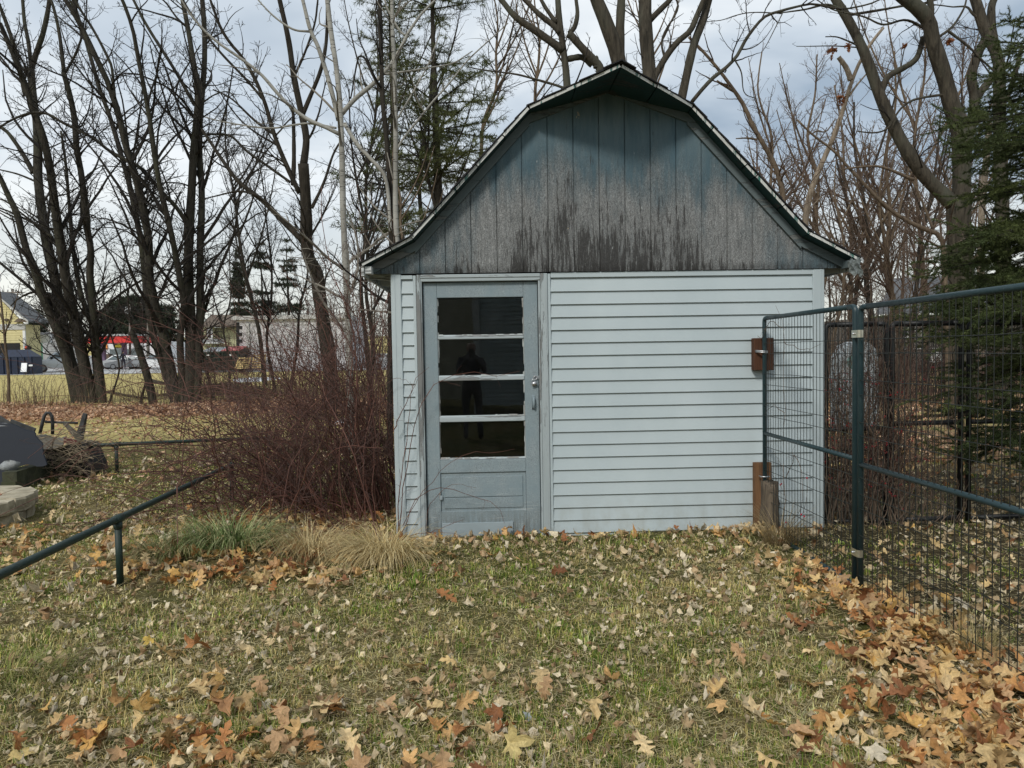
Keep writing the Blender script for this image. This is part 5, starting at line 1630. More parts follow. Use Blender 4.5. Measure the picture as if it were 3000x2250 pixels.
J_ = [
    (C3((660, 1900), (650, 1290), (585, 1040), (520, 930), (470, 850), (400, 690), (335, 590), (240, 460), (120, 320), (40, 240)), 21, 7),
    (C3((480, 905), (420, 895), (345, 898)), 7, 3),
    (C3((550, 1020), (610, 1120), (660, 1200)), 6, 3),
    (C3((330, 590), (280, 560), (220, 525)), 10, 7),
]
tree('leaning_sapling', 'thin olive trunk leaning left over the right roof slope', 'tree', J_, 9.5, 10, BK_BROWN, TW_BROWN, 'bare trees round the lawn', trunks=1, levels=((3, .28, 48), (4.2, .5, 50), (4.6, .5, 50)), rmin=.0045, lmax=1.6, depth=.1)
K = [
    (C3((780, 2000), (795, 1430), (835, 1230), (900, 1060), (965, 920), (1030, 740), (1085, 560), (1130, 440), (1200, 310), (1300, 180)), 22, 8),
    (C3((1090, 520), (1060, 440), (1010, 370)), 16, 13),
    (C3((1080, 620), (1130, 550), (1190, 480)), 7, 4),
    (C3((800, 1430), (830, 1350), (900, 1270)), 5, 2),
]
tree('dead_tree', 'pale dead snag with peeled wood leaning right beyond the roof end', 'dead tree', K, 10.5, 11, BK_PALE, TW_BROWN, None, trunks=1, levels=((.7, .25, 48), (2.0, .5, 50)), rmin=.0048, lmax=1.2, ext=0, depth=.1)
Lk = [
    (C3((1810, 2600), (1805, 1900), (1795, 1600), (1788, 1400), (1795, 1280)), 72, 66),
    (C3((1760, 1330), (1735, 1290), (1640, 1220), (1530, 1090), (1430, 940), (1340, 760), (1270, 600), (1200, 400), (1130, 240), (1050, 90), (985, -10)), 42, 24),
    (C3((1800, 1330), (1810, 1120), (1795, 860), (1745, 690), (1690, 480), (1625, 280), (1595, 140), (1510, 40), (1440, -10)), 52, 38),
    (C3((1820, 1150), (1840, 950), (1880, 760), (1890, 640), (1872, 500), (1900, 400), (1935, 300), (1960, 260)), 34, 22),
    (C3((1285, 610), (1300, 560), (1340, 490), (1450, 430), (1520, 370), (1560, 240)), 19, 15),
    (C3((1890, 650), (1960, 560), (2050, 460), (2110, 420)), 24, 18),
    (C3((1690, 615), (1600, 625), (1480, 655), (1400, 720), (1330, 830), (1240, 860), (1130, 850)), 8, 4),
    (C3((1600, 150), (1610, 60), (1600, -10)), 20, 16),
    (C3((1145, 300), (1080, 270), (1000, 240), (925, 238)), 6, 3),
    (C3((1140, 308), (980, 298), (820, 300), (738, 300)), 4.5, 2),
    (C3((1590, 200), (1450, 130), (1300, 160), (1180, 110), (1040, 80)), 8, 4),
    (C3((1660, 240), (1750, 170), (1820, 60), (1840, -10)), 8, 5),
    (C3((1720, 200), (1850, 300), (1930, 380), (2050, 490)), 8, 5),
    (C3((1060, 100), (1250, 70), (1420, 40), (1560, 20)), 9, 5),
    (C3((1030, 60), (930, 30), (800, 60), (660, 80)), 8, 4),
]
tree('oak_tree', 'big forked oak with thick limbs behind the kennel wire', 'oak tree', Lk, 9.0, 12, BK_OAK, TW_DARK, 'bare trees round the lawn', trunks=1,
     levels=((.7, .36, 42), (2.2, .26, 50), (4.0, .5, 52), (4.8, .5, 52)), rmin=.0042, depth=.10, lmax=1.7, wig=.4)
M_ = [
    (C3((2085, 2600), (2075, 1500), (2055, 1000), (2052, 650), (2048, 400), (1975, 230), (1930, 120), (1895, -10)), 46, 28),
    (C3((2050, 430), (2010, 220), (2000, 60), (2020, -10)), 26, 20),
    (C3((1935, 130), (1880, 90), (1840, 45), (1750, 45)), 9, 4),
    (C3((2060, 700), (2130, 560), (2200, 300)), 18, 10),
]
tree('oak_tree', 'straight grey oak trunk behind the spruce, right of the forked oak', 'oak tree', M_, 11.5, 13, BK_OAK, TW_DARK, 'bare trees round the lawn', trunks=1, levels=((2.2, .26, 52), (3.8, .5, 52), (5, .5, 52)), rmin=.005, depth=.1, lmax=1.7)
N_ = [(C3((1925, 2600), (1935, 1500), (1955, 1150), (1975, 980), (1985, 800)), 24, 17)]
tree('dead_tree', 'pale dead trunk standing between the two big oaks', 'dead tree', N_, 13.0, 14, BK_PALE, TW_PALE, None, trunks=1, levels=((.8, .12, 60), (1.5, .4, 50)), rmin=.006, ext=0, lmax=.6)
O_ = [
    (C3((1720, 2300), (1690, 1640), (1655, 1510), (1610, 1478), (1500, 1462), (1300, 1320), (1160, 1175), (1060, 1070), (950, 950), (830, 865), (740, 775)), 19, 5),
    (C3((1620, 1480), (1550, 1300), (1490, 1180), (1400, 1060)), 8, 3),
    (C3((1495, 1165), (1300, 1085), (1180, 1080), (1045, 1095)), 11, 4),
    (C3((835, 870), (870, 850), (930, 850), (990, 770)), 5, 3),
    (C3((950, 940), (985, 900), (1020, 760)), 5, 3),
]
tree('crab_apple_tree', 'low crooked tree arching left in front of the forked oak', 'tree', O_, 6.8, 15, BK_BROWN, TW_BROWN, 'bare trees round the lawn', trunks=1, levels=((2.2, .22, 52), (3.0, .45, 52), (3.4, .5, 50)), rmin=.0036, depth=.08, lmax=1.1)

# slender trees of the wood edge on the right, and saplings left: grown, each its own
def sapling(name, label, cat, px, py_base, py_top, Y, w, seed, bark, twig, group, lean=0.0, forks=3, levels=((3.4, .30, 38), (4.4, .5, 45), (5.0, .5, 48)), rmin=.0055, lmax=2.0):
    rng = np.random.default_rng(seed)
    H = py_base - py_top
    main = [(px + lean * H * s + (rng.normal(0, 9) if 0 < s < 1 else 0) + 14 * math.sin(s * 5 + seed), py_base - H * s) for s in np.linspace(0, 1, 7)]
    limbs = [(main, w, w * .25)]
    for k in range(forks):
        s = rng.uniform(.25, .7); i = s * 6; j = int(i); f = i - j
        x0 = main[j][0] * (1 - f) + main[j + 1][0] * f; y0 = main[j][1] * (1 - f) + main[j + 1][1] * f
        dx = rng.choice([-1, 1]) * rng.uniform(.22, .55); l = H * rng.uniform(.3, .55)
        limbs.append(([(x0, y0), (x0 + dx * l * .35, y0 - l * .3), (x0 + dx * l * .65, y0 - l * .65), (x0 + dx * l * .85, y0 - l)], w * (.65 - .3 * s), w * .14))
    return tree(name, label, cat, limbs, Y, seed, bark, twig, group, trunks=1, levels=levels, rmin=rmin, lmax=lmax, depth=.2, ext=0 if py_top > 0 else 1.2, t0=.2)
GR = 'slender bare trees of the wood edge'
for k, (px, pb, pt, Y, w, ln, br, lab) in enumerate([
    (2445, 1090, 470, 15, 13, .03, BK_BROWN, 'slender bare tree closest to the shed roof end, right of the eave'),
    (2560, 1090, 300, 17, 20, -.06, BK_DARK, 'dark slender tree behind the paired kennel posts'),
    (2590, 1090, 360, 14, 13, .02, BK_BROWN, 'smooth brown stem right of the paired kennel posts'),
    (2625, 1090, 150, 16, 17, -.02, BK_BROWN, 'tall brown tree left of the grey roofed house'),
    (2668, 1090, 330, 19, 16, .10, BK_DARK, 'dark thin tree before the grey roof, leaning right'),
    (2520, 1090, 420, 21, 14, -.10, BK_DARK, 'dark thin tree leaning left behind the roof end'),
    (2490, 1090, 250, 24, 15, -.04, BK_BROWN, 'straight brown tree deep in the wood behind the snag'),
    (2260, 900, 150, 22, 14, -.02, BK_BROWN, 'fine twigged tree above the right roof slope'),
    (2380, 900, 160, 26, 15, .02, BK_BROWN, 'fine twigged tree behind the dead snag'),
    (2700, 1090, 60, 23, 17, .0, BK_BROWN, 'fine twigged tree behind the left oak limb'),
    (2850, 1090, 120, 25, 15, -.04, BK_BROWN, 'thin tree half hidden by the spruce'),
]):
    sapling('slender_tree', lab, 'tree', px, pb, pt, Y, w, 100 + k, br, TW_BROWN, GR, ln, 4, rmin=.0062)
GR2 = 'saplings at the lawn edge on the left'
for k, (px, pb, pt, Y, w, ln, br, lab) in enumerate([
    (38, 1180, 700, 19, 9, -.16, BK_BROWN, 'pale sapling leaning left at the picture edge'),
    (326, 1165, 640, 18, 6, -.04, BK_DARK, 'thin dark sapling between the two maple clumps'),
    (405, 1160, 700, 18, 8, -.05, BK_DARK, 'thin sapling behind the broken stub'),
    (604, 1130, 780, 18, 9, -.03, BK_MAPLE, 'slim sapling beside the right maple clump and green dumpster'),
    (670, 1120, 640, 17, 7, -.02, BK_DARK, 'slim sapling before the dark quoins'),
    (810, 1110, 420, 20, 9, -.10, BK_DARK, 'thin sapling before the white building'),
    (870, 1110, 500, 22, 9, .02, BK_DARK, 'thin sapling before the spreading maple'),
    (1090, 1150, 260, 8.5, 14, -.06, BK_DARK, 'dark stem leaning left between the birches'),
    (1210, 900, 420, 12, 12, -.10, BK_BROWN, 'mossy brown stem behind the left roof slope'),
    (1290, 800, 200, 17, 15, -.05, BK_DARK, 'dark stem among the pine boughs'),
    (1240, 700, 60, 24, 13, .04, BK_DARK, 'thin tree in front of the pine'),
    (1080, 1000, 30, 22, 13, .01, BK_DARK, 'thin tree behind the birch'),
    (1420, 560, -40, 26, 13, .04, BK_BROWN, 'fine twigged tree above the left roof slope'),
    (1560, 420, -60, 24, 12, .03, BK_BROWN, 'fine twigged tree left of the ridge'),
    (1900, 420, -60, 25, 12, -.02, BK_BROWN, 'fine twigged tree between the trunks behind the ridge'),
    (760, 1100, 300, 30, 13, -.12, BK_DARK, 'far thin tree beside the spruces'),
]):
    sapling('sapling', lab, 'tree', px, pb, pt, Y, w, 200 + k, br, TW_DARK, GR2, ln, 3 if k < 7 else 5, rmin=.0058 if Y > 12 else .004, lmax=1.5 if k < 7 else 2.0)

# ------------------------------------------------------------------ evergreens
def mat_needles(name, a, b):
    t = NT(name)
    n = t.noise(t.pos((1, 1, 1)), 1.4, 3, .6)
    c = t.mix(t.rng(n, .35, .65), a, b)
    c = t.mix(1.0, c, t.attr(), 'MULTIPLY')
    d = t.bsdf(c, .7, 0, None, .25)
    tr = t.n('BsdfTranslucent', Color=(b[0], b[1], b[2], 1))
    m = t.n('MixShader', i0=.2, i1=d.outputs[0], i2=tr.outputs[0])
    return t.done(m)
ND_SPRUCE = mat_needles('spruce needles', (.040, .060, .022), (.115, .140, .045))
ND_FAR = mat_needles('far conifer needles', (.026, .038, .024), (.060, .072, .042))
ND_PINE = mat_needles('pine needles', (.050, .066, .024), (.115, .130, .045))

def needles(g, pts, ln, w, rng, per_m, spread=.9, fwd_=.6, tint=.3):
    """needle blades along polylines (N,n,3)"""
    N, n, _ = pts.shape
    seg = np.linalg.norm(np.diff(pts, axis=1), axis=2).sum(1)
    cnt = rng.poisson(seg * per_m)
    idx = np.repeat(np.arange(N), cnt)
    t = rng.uniform(0, 1, len(idx)); f = t * (n - 1); i = np.minimum(f.astype(int), n - 2); u = (f - i)[:, None]
    p = pts[idx, i] * (1 - u) + pts[idx, i + 1] * u
    d = pts[idx, i + 1] - pts[idx, i]; d /= np.linalg.norm(d, axis=1, keepdims=True) + 1e-9
    r = rng.normal(size=d.shape); r -= d * (r * d).sum(1, keepdims=True); r /= np.linalg.norm(r, axis=1, keepdims=True) + 1e-9
    v = d * fwd_ + r * spread; v /= np.linalg.norm(v, axis=1, keepdims=True)
    s = np.cross(v, rng.normal(size=v.shape)); s /= np.linalg.norm(s, axis=1, keepdims=True) + 1e-9
    l = ln * rng.uniform(.7, 1.2, (len(p), 1))
    V = np.stack([p - s * w, p + s * w, p + v * l], 1).reshape(-1, 3)
    c = np.repeat(1 + rng.uniform(-tint, tint, (len(p), 1)) * np.ones((1, 3)), 3, axis=0)
    g.add(V, np.arange(len(V)).reshape(-1, 3), c)

def conifer(name, label, cat, px, py_base, py_top, Y, width_px, seed, group, mat, tiers=26, droop=-.25, shape=1.0, bare=0.08, ndl=.16, ndw=.02, dens=26, gap=.0, bark=BK_DARK, sub=7, rise=0.0):
    rng = np.random.default_rng(seed)
    a, b = P(px, py_base, Y), P(px, py_top, Y)
    a[2] = gnd(a[0], a[1])
    sc = (Y - CAM[1]) / F
    H = b[2] - a[2]; R = width_px / 2 * sc
    t = thing(name, label, cat, a, group)
    g = Geo(); zz = np.linspace(0, 1, 12); g.tube(np.stack([a[0] + .03 * H * .1 * np.sin(zz * 5), a[1] + 0 * zz, a[2] - .2 + zz * H], 1), np.linspace(H * .017, H * .002, 12), 10); g.build('trunk', bark, t, True)
    br, sub_, rad, srad = [], [], [], []
    for k in range(tiers):
        s = bare + (1 - bare) * (k + rng.uniform(-.3, .3)) / tiers
        if rng.random() < gap: continue
        rr_ = R * (1 - max(0, s - bare) / (1 - bare)) ** shape * rng.uniform(.75, 1.08) + R * .04
        m = rng.integers(5, 8)
        a0 = rng.uniform(0, 6.28)
        for j in range(m):
            if rng.random() < gap * .5: continue
            an = a0 + j * 6.283 / m + rng.normal(0, .15); l = rr_ * rng.uniform(.7, 1.12)
            d = np.array([math.cos(an), math.sin(an), 0])
            u = np.linspace(0, 1, 6)[:, None]
            base = np.array([a[0], a[1], a[2] + H * s])
            pts = base + d * l * u + np.array([0, 0, 1]) * l * (rise * u + droop * (u - .9 * u ** 2.4))
            br.append(pts); rad.append(np.linspace(.012 + l * .006, .003, 6) * max(1, sc * 120))
    br, rad = np.array(br), np.array(rad)
    g = Geo(); g.tubes(br, rad, 3)
    sp, sr = grow(br, rad, rng, sub / max(R, .5), .42, 55, n=4, rr=.5, up=-.05, wig=.2, lmax=R * .5, lmin=R * .07, t0=.12, rmin=.004, flat=.75)
    g.tubes(sp, sr, 3); g.build('boughs', bark, t)
    g = Geo()
    al = np.concatenate([resample_many(br, 4), sp])
    needles(g, al, ndl, ndw, rng, dens)
    g.build('needles', mat, t)
    return t
GE = 'evergreens beyond the lawn'
conifer('spruce_tree', 'dark spire shaped spruce left of the other two, above the brown roof', 'spruce', 706, 1085, 725, 68, 100, 31, GE, ND_FAR, 34, -.25, .8, .03, .36, .05, 44, .08, sub=18)
conifer('spruce_tree', 'broad ragged spruce in the middle of the three behind the white building', 'spruce', 775, 1085, 700, 72, 150, 32, GE, ND_FAR, 26, -.2, .6, .03, .40, .045, 22, .25, sub=15)
conifer('spruce_tree', 'ragged spruce partly behind the spreading maple trunk', 'spruce', 850, 1085, 690, 70, 150, 33, GE, ND_FAR, 26, -.2, .6, .03, .40, .045, 22, .25, sub=15)
conifer('pine_tree', 'rounded dark pine behind the red canopy', 'pine', 385, 1085, 872, 95, 190, 34, GE, ND_FAR, 15, .1, .35, .25, .6, .09, 34, sub=24, rise=.2)
conifer('pine_tree', 'second dark pine right of the rounded one behind the canopy', 'pine', 470, 1085, 895, 98, 130, 35, GE, ND_FAR, 13, .1, .35, .25, .6, .09, 34, sub=24, rise=.2)
conifer('pine_tree', 'open crowned pine between the yellow house and the maple clump', 'pine', 108, 1085, 902, 90, 90, 36, GE, ND_FAR, 9, .1, .4, .35, .5, .06, 26, .2, sub=16, rise=.15)
conifer('white_pine_tree', 'tall white pine with layered soft boughs left of the roof', 'pine', 1292, 1100, -160, 17, 620, 37, GE, ND_PINE, 13, .0, .42, .36, .17, .009, 74, .16, sub=24, rise=.14)
conifer('white_pine_tree', 'second white pine deeper behind the left roof slope', 'pine', 1170, 1100, -60, 23, 420, 38, GE, ND_PINE, 12, .0, .42, .33, .19, .010, 56, .28, sub=20, rise=.14)

# the near spruce at the right edge: long drooping boughs with real needles
rng = np.random.default_rng(41)
sx, sy = 5.75, .75
spr = thing('spruce_tree', 'near green spruce with drooping boughs hanging behind the kennel wire', 'spruce', (sx, sy, 0), GE)
g = Geo(); g.tube([(sx, sy, -.1), (sx + .02, sy, 3), (sx, sy, 7.5)], [.16, .12, .03], 12); g.build('trunk', BK_DARK, spr, True)
bt = []
def bough(px, py, Ytip, z_up=.25):
    """a bough whose tip is seen at that photo point"""
    tip = P(px, py, Ytip)
    base = np.array([sx, sy, tip[2] + z_up + .10 * np.linalg.norm(tip - (sx, sy, tip[2]))])
    u = np.linspace(0, 1, 9)[:, None]
    mid = base * .45 + tip * .55 + np.array([0, 0, -.10])
    return (1 - u) ** 2 * base + 2 * u * (1 - u) * mid + u ** 2 * tip
tips = [(2912, 120, .3, .1), (2930, 60, .8, .0), (2900, 215, .1, .2), (2885, 300, .5, .15), (2795, 362, .0, .3), (2840, 345, .6, .25), (2870, 420, -.3, .25), (2805, 440, .5, .2), (2905, 500, .2, .2), (2815, 575, .1, .2),
        (2850, 700, -.4, .3), (2825, 690, .4, .3), (2770, 745, .1, .35), (2740, 800, .2, .35), (2700, 892, -.1, .35), (2680, 935, .3, .3), (2730, 850, .7, .3), (2740, 985, .0, .3), (2700, 1005, .5, .25), (2810, 1010, -.5, .25),
        (2790, 1080, .4, .2), (2862, 1110, -.2, .25), (2748, 1165, -.35, .15), (2765, 1215, .2, .1), (2870, 1150, -.8, .2), (2900, 1200, -.3, .1), (2790, 1330, -.1, .02), (2880, 1290, -.5, .05), (2930, 900, -.6, .3), (2900, 820, -.2, .3), (2960, 700, .0, .3),
        (2960, 1050, -.4, .2), (2950, 1360, -.5, .0), (2860, 560, .9, .2), (2850, 930, .9, .3), (2950, 420, -.2, .2), (2960, 250, .3, .1)]
for px, py, yt, zu in tips:
    bt.append(bough(px, py, yt, zu))
    if py < 950: bt.append(bough(px + rng.uniform(15, 60), py + rng.uniform(-30, 25), yt + rng.uniform(-.4, .5), zu))
for k in range(36):
    an = rng.uniform(-1.4, 1.5); z = rng.uniform(1.2, 6.5); l = (1 - z / 8) * 1.7 * rng.uniform(.7, 1)
    u = np.linspace(0, 1, 9)[:, None]
    bt.append(np.array([sx, sy, z]) + np.array([math.cos(an), math.sin(an), 0]) * l * u + np.array([0, 0, 1]) * l * (-.3 * u + .18 * u ** 2.5))
bt = np.array(bt)
brad = np.tile(np.linspace(.016, .0035, 9), (len(bt), 1))
s1, r1 = grow(bt, brad, rng, 15, .36, 48, n=5, rr=.5, up=-.12, wig=.18, lmax=.6, lmin=.12, t0=.25, rmin=.0022, flat=.8)
s2, r2 = grow(s1, r1, rng, 9, .45, 45, n=4, rr=.6, up=-.12, wig=.15, lmax=.24, lmin=.06, t0=.15, rmin=.0018, flat=.7)
g = Geo(); g.tubes(bt, brad, 5); g.tubes(s1, r1, 3); g.tubes(s2, r2, 3); g.build('boughs', BK_DARK, spr)
g = Geo(); needles(g, np.concatenate([s1[:, 1:], resample_many(bt[:, 4:], 4)]), .027, .0024, rng, 620, .8, .75, .35); needles(g, s2, .025, .0024, rng, 560, .8, .8, .35)
g.build('needles', ND_SPRUCE, spr)

# distant wood that closes the view
def mat_fartree():
    return simple('far wood', (.10, .085, .078), .95, var=.4, scale=1)
M_FARW = mat_fartree()
rng = np.random.default_rng(51)
def far_wood(name, label, x0, x1, y0, y1, n, h0, h1, seed, kindmat):
    rng = np.random.default_rng(seed)
    px = rng.uniform(x0, x1, n); py = rng.uniform(y0, y1, n); hh = rng.uniform(h0, h1, n)
    zg = gz(px, py)
    u = np.linspace(0, 1, 6)
    trunk = np.stack([px[:, None] + rng.normal(0, .04, (n, 1)) * hh[:, None] * u + rng.normal(0, .02, (n, 6)) * hh[:, None] * .2, py[:, None] + 0 * u, zg[:, None] - .2 + hh[:, None] * u], -1)
    rad = (hh * .010)[:, None] * np.linspace(1, .25, 6)
    g = Geo(); g.tubes(trunk, rad, 5)
    rm = .006 * np.mean(np.hypot(px, py)) / 25
    a, b = grow(trunk, rad, rng, 1.5, .38, 40, n=5, rr=.5, up=.35, wig=.25, lmax=4, lmin=.4, t0=.2, rmin=rm)
    g.tubes(a, b, 3)
    c, d = grow(a, b, rng, 2.2, .5, 45, n=4, rr=.6, up=.2, wig=.25, lmax=2, lmin=.3, t0=.15, rmin=rm)
    g.tubes(c, d, 3)
    e, f = grow(c, d, rng, 2.6, .6, 45, n=4, rr=.7, up=.15, wig=.3, lmax=1.2, lmin=.25, t0=.15, rmin=rm * .9)
    g.tubes(e, f, 3)
    o = g.build(name, kindmat)
    return tag(o, label, 'wood', None, 'stuff')
far_wood('bare_wood', 'bare grey brown wood far behind the shed', -6, 16, 26, 46, 46, 7, 11, 52, BK_FAR)
far_wood('bare_wood', 'bare brown wood far behind the kennel and oaks', 12, 32, 26, 50, 44, 7, 12, 53, TW_BROWN)
far_wood('bare_wood', 'bare wood along the far street on the left', -75, -5, 105, 140, 60, 7, 12, 54, BK_FAR)
# ------------------------------------------------------------------ ground
def zones(x, y):
    """litter 0..1 (how thickly fallen leaves cover the ground), big 0..1 (share of large orange leaves), green, straw"""
    x = np.asarray(x, float); y = np.asarray(y, float)
    n1 = .5 + .25 * np.sin(x * 1.7 + y * 1.1 + .4) + .25 * np.sin(x * 3.1 - y * 2.3 + 1.1)
    n2 = .5 + .25 * np.sin(x * .9 - y * 1.9 + 2.0) + .25 * np.sin(x * 4.1 + y * 3.3)
    fx = x - XF
    drift = np.exp(-((fx + .14) / .25) ** 2) * (1 - sstep(-.4, .25, y)) * (.35 + .65 * sstep(-.6, -2.0, y))
    drift = np.maximum(drift, np.exp(-((fx - .1) / .22) ** 2) * (y < .1) * .26)
    drift = np.maximum(drift, np.exp(-(((x - 2.02) / .28) ** 2 + ((y + .28) / .22) ** 2)) * .9)
    drift = np.maximum(drift, np.exp(-(((x - 1.75) / .5) ** 2 + ((y + 3.7) / .5) ** 2)) * .7)
    clump = np.exp(-(((x + 1.75) / 1.05) ** 2 + ((y + .62) / .38) ** 2))
    clump = np.maximum(clump, .9 * np.exp(-(((x + 1.9) / .9) ** 2 + ((y - .55) / .6) ** 2)))
    clump = np.maximum(clump, .6 * np.exp(-(((x + .55) / .35) ** 2 + ((y + .25) / .2) ** 2)))
    patch = .40 * np.exp(-(((x + .55) / .42) ** 2 + ((y + 3.75) / .38) ** 2)) + .35 * np.exp(-(((x + 1.05) / .30) ** 2 + ((y + 3.1) / .22) ** 2)) + .32 * np.exp(-(((x + 1.2) / .35) ** 2 + ((y + 3.95) / .25) ** 2))
    inside = sstep(2.2, 2.5, x) * (y < 3) * .10
    beds = .95 * np.exp(-((y - (15.2 + .08 * (x + 10))) / 2.3) ** 2) * (x < 1)
    back = .55 * sstep(1.5, 2.6, x) * sstep(.3, 2, y) * (1 - .75 * np.exp(-((y - 7.0) / 1.0) ** 2)) * (y < 14)
    pitl = .55 * np.exp(-(((x + 3.75) / .55) ** 2 + ((y - .15) / .55) ** 2)) + .6 * np.exp(-(((x + 5.2) / .6) ** 2 + ((y - 3.4) / .35) ** 2))
    wall = .5 * np.exp(-((y + .16) / .12) ** 2) * (x > -.8) * (x < 2.7) * n1
    big = np.clip(drift * 1.25 + clump * 1.1 + patch + pitl * .4 + wall * .8 + back * .7 + inside * .35, 0, 1)
    lit = np.clip(np.maximum.reduce([drift * 1.3, clump * 1.25, patch, inside, beds, back, pitl, wall]), 0, 1)
    base = .10 + .22 * n1 * n2
    return lit, big, base, n1, n2

def mat_ground():
    t = NT('lawn soil and thatch')
    g = t.n('NewGeometry'); sep = t.n('SeparateXYZ', i0=g.outputs['Position']); x, y = sep.outputs[0], sep.outputs[1]
    big = t.noise(t.pos(), .55, 4, .6)
    mid = t.noise(t.pos((1, 1, 1), (5, 3, 0)), 3.2, 5, .65)
    fine = t.noise(t.pos((60, 60, 60)), 1, 5, .75)
    straw = t.mix(t.rng(fine, .3, .7), (.060, .045, .020), (.30, .245, .110))
    green = t.mix(t.rng(fine, .3, .7), (.030, .032, .010), (.135, .145, .042))
    c = t.mix(t.rng(t.math('ADD', t.math('MULTIPLY', big, .5), t.math('MULTIPLY', mid, .5)), .42, .58), straw, green)
    soil = t.mix(t.rng(fine, .35, .65), (.028, .022, .014), (.11, .082, .05))
    # farther lawn is dormant straw yellow
    far = t.rng(y, 5.0, 9.5, 0, 1, True)
    fy = t.mix(t.rng(t.noise(t.pos((2.2, 2.2, 1)), 1, 6, .7), .35, .65), (.40, .325, .125), (.58, .49, .21))
    fy = t.mix(t.math('MULTIPLY', t.rng(fine, .48, .66), .35), fy, (.18, .14, .055))
    c = t.mix(far, c, fy)
    # bed of leaves under the left trees
    d = t.math('SUBTRACT', y, t.math('ADD', 15.9, t.math('MULTIPLY', x, .08)))
    edge = t.math('MULTIPLY', t.math('SUBTRACT', t.noise(t.pos((.6, .6, 1)), 1, 4, .6), .5), 3.0)
    bed = t.rng(t.math('ABSOLUTE', t.math('ADD', d, edge)), 2.5, 1.7, 0, 1)
    leafy = t.mix(t.rng(t.noise(t.pos((9, 9, 9)), 1, 6, .75), .35, .65), (.12, .068, .04), (.46, .29, .175))
    c = t.mix(bed, c, leafy)
    ins = t.math('MULTIPLY', t.rng(x, 2.22, 2.45), t.rng(y, 3.2, 2.4))
    c = t.mix(t.math('MULTIPLY', ins, .85), c, soil)
    bk = t.math('MULTIPLY', t.math('MULTIPLY', t.rng(x, 2.4, 3.2), t.rng(y, 2.2, 3.2)), t.rng(t.noise(t.pos((1.1, .7, 1), (2, 2, 0)), 1, 3), .40, .52))
    c = t.mix(t.math('MULTIPLY', bk, .75), c, leafy)
    ub = t.rng(t.n('VectorMath', _operation='LENGTH', i0=t.n('VectorMath', _operation='MULTIPLY', i0=t.n('VectorMath', _operation='SUBTRACT', i0=g.outputs['Position'], i1=(-1.55, .65, 0)).outputs[0], i1=(.8, 1, 1)).outputs[0]).outputs['Value'], 1.5, .7)
    c = t.mix(ub, c, leafy)
    return t.done(t.bsdf(c, .95, 0, t.bump(t.math('ADD', fine, mid), .8, .03), .1))
M_GROUND = mat_ground()
# one sheet, fine near the camera, coarse out to the horizon
def axis(lo, hi, near, far_, c0, c1):
    v = [0.0]
    pts = []
    x = c0
    while x <= c1: pts.append(x); x += near
    s = near; x = c1
    while x < hi: s *= 1.25; x += s; pts.append(min(x, hi))
    s = near; x = c0
    while x > lo: s *= 1.25; x -= s; pts.insert(0, max(x, lo))
    return np.unique(pts)
gxs, gys = axis(-900, 900, .12, 60, -6, 6), axis(-60, 1200, .12, 60, -6, 6)
GX, GY = np.meshgrid(gxs, gys, indexing='ij')
lit, big, base, n1, n2 = zones(GX, GY)
GZ = gz(GX, GY) + .028 * np.clip(big, 0, 1) * lit * (np.hypot(GX, GY + 5.85) < 14)
V = np.stack([GX, GY, GZ], -1).reshape(-1, 3)
nx, ny = len(gxs), len(gys)
i, j = np.meshgrid(np.arange(nx - 1), np.arange(ny - 1), indexing='ij')
q = np.stack([i * ny + j, (i + 1) * ny + j, (i + 1) * ny + j + 1, i * ny + j + 1], -1).reshape(-1, 4)
g = Geo(); g.add(V, q); tag(g.build('ground', M_GROUND, None, True), kind='structure')
def gzz(x, y):
    l, b, *_ = zones(x, y)
    return gz(x, y) + .028 * np.clip(b, 0, 1) * l * (np.hypot(x, y + 5.85) < 14)
# pavement and snow
def sheet(name, outline, mat, lift=.012, kind='structure'):
    g = Geo(); o = [(x, y, float(gz(x, y)) + lift) for x, y in outline]; g.add(o, [tuple(range(len(o)))]); return tag(g.build(name, mat), kind=kind)
xs = np.linspace(-90, 20, 40)
g = Geo(); lo = [(x, 53.2, float(gz(x, 53.2)) + .03) for x in xs]; hi = [(x, 140, float(gz(x, 140)) + .03) for x in xs]; md = [(x, 88, float(gz(x, 88)) + .03) for x in xs]; m2 = [(x, 110, float(gz(x, 110)) + .03) for x in xs]
n = len(xs)
g.add(lo + md + m2 + hi, [(r * n + k, r * n + k + 1, (r + 1) * n + k + 1, (r + 1) * n + k) for r in range(3) for k in range(n - 1)]); tag(g.build('pavement', M_PAVE), kind='structure')
M_SNOW = simple('old snow', (.72, .74, .77), .7, var=.08, bump=.3)
rng = np.random.default_rng(61)
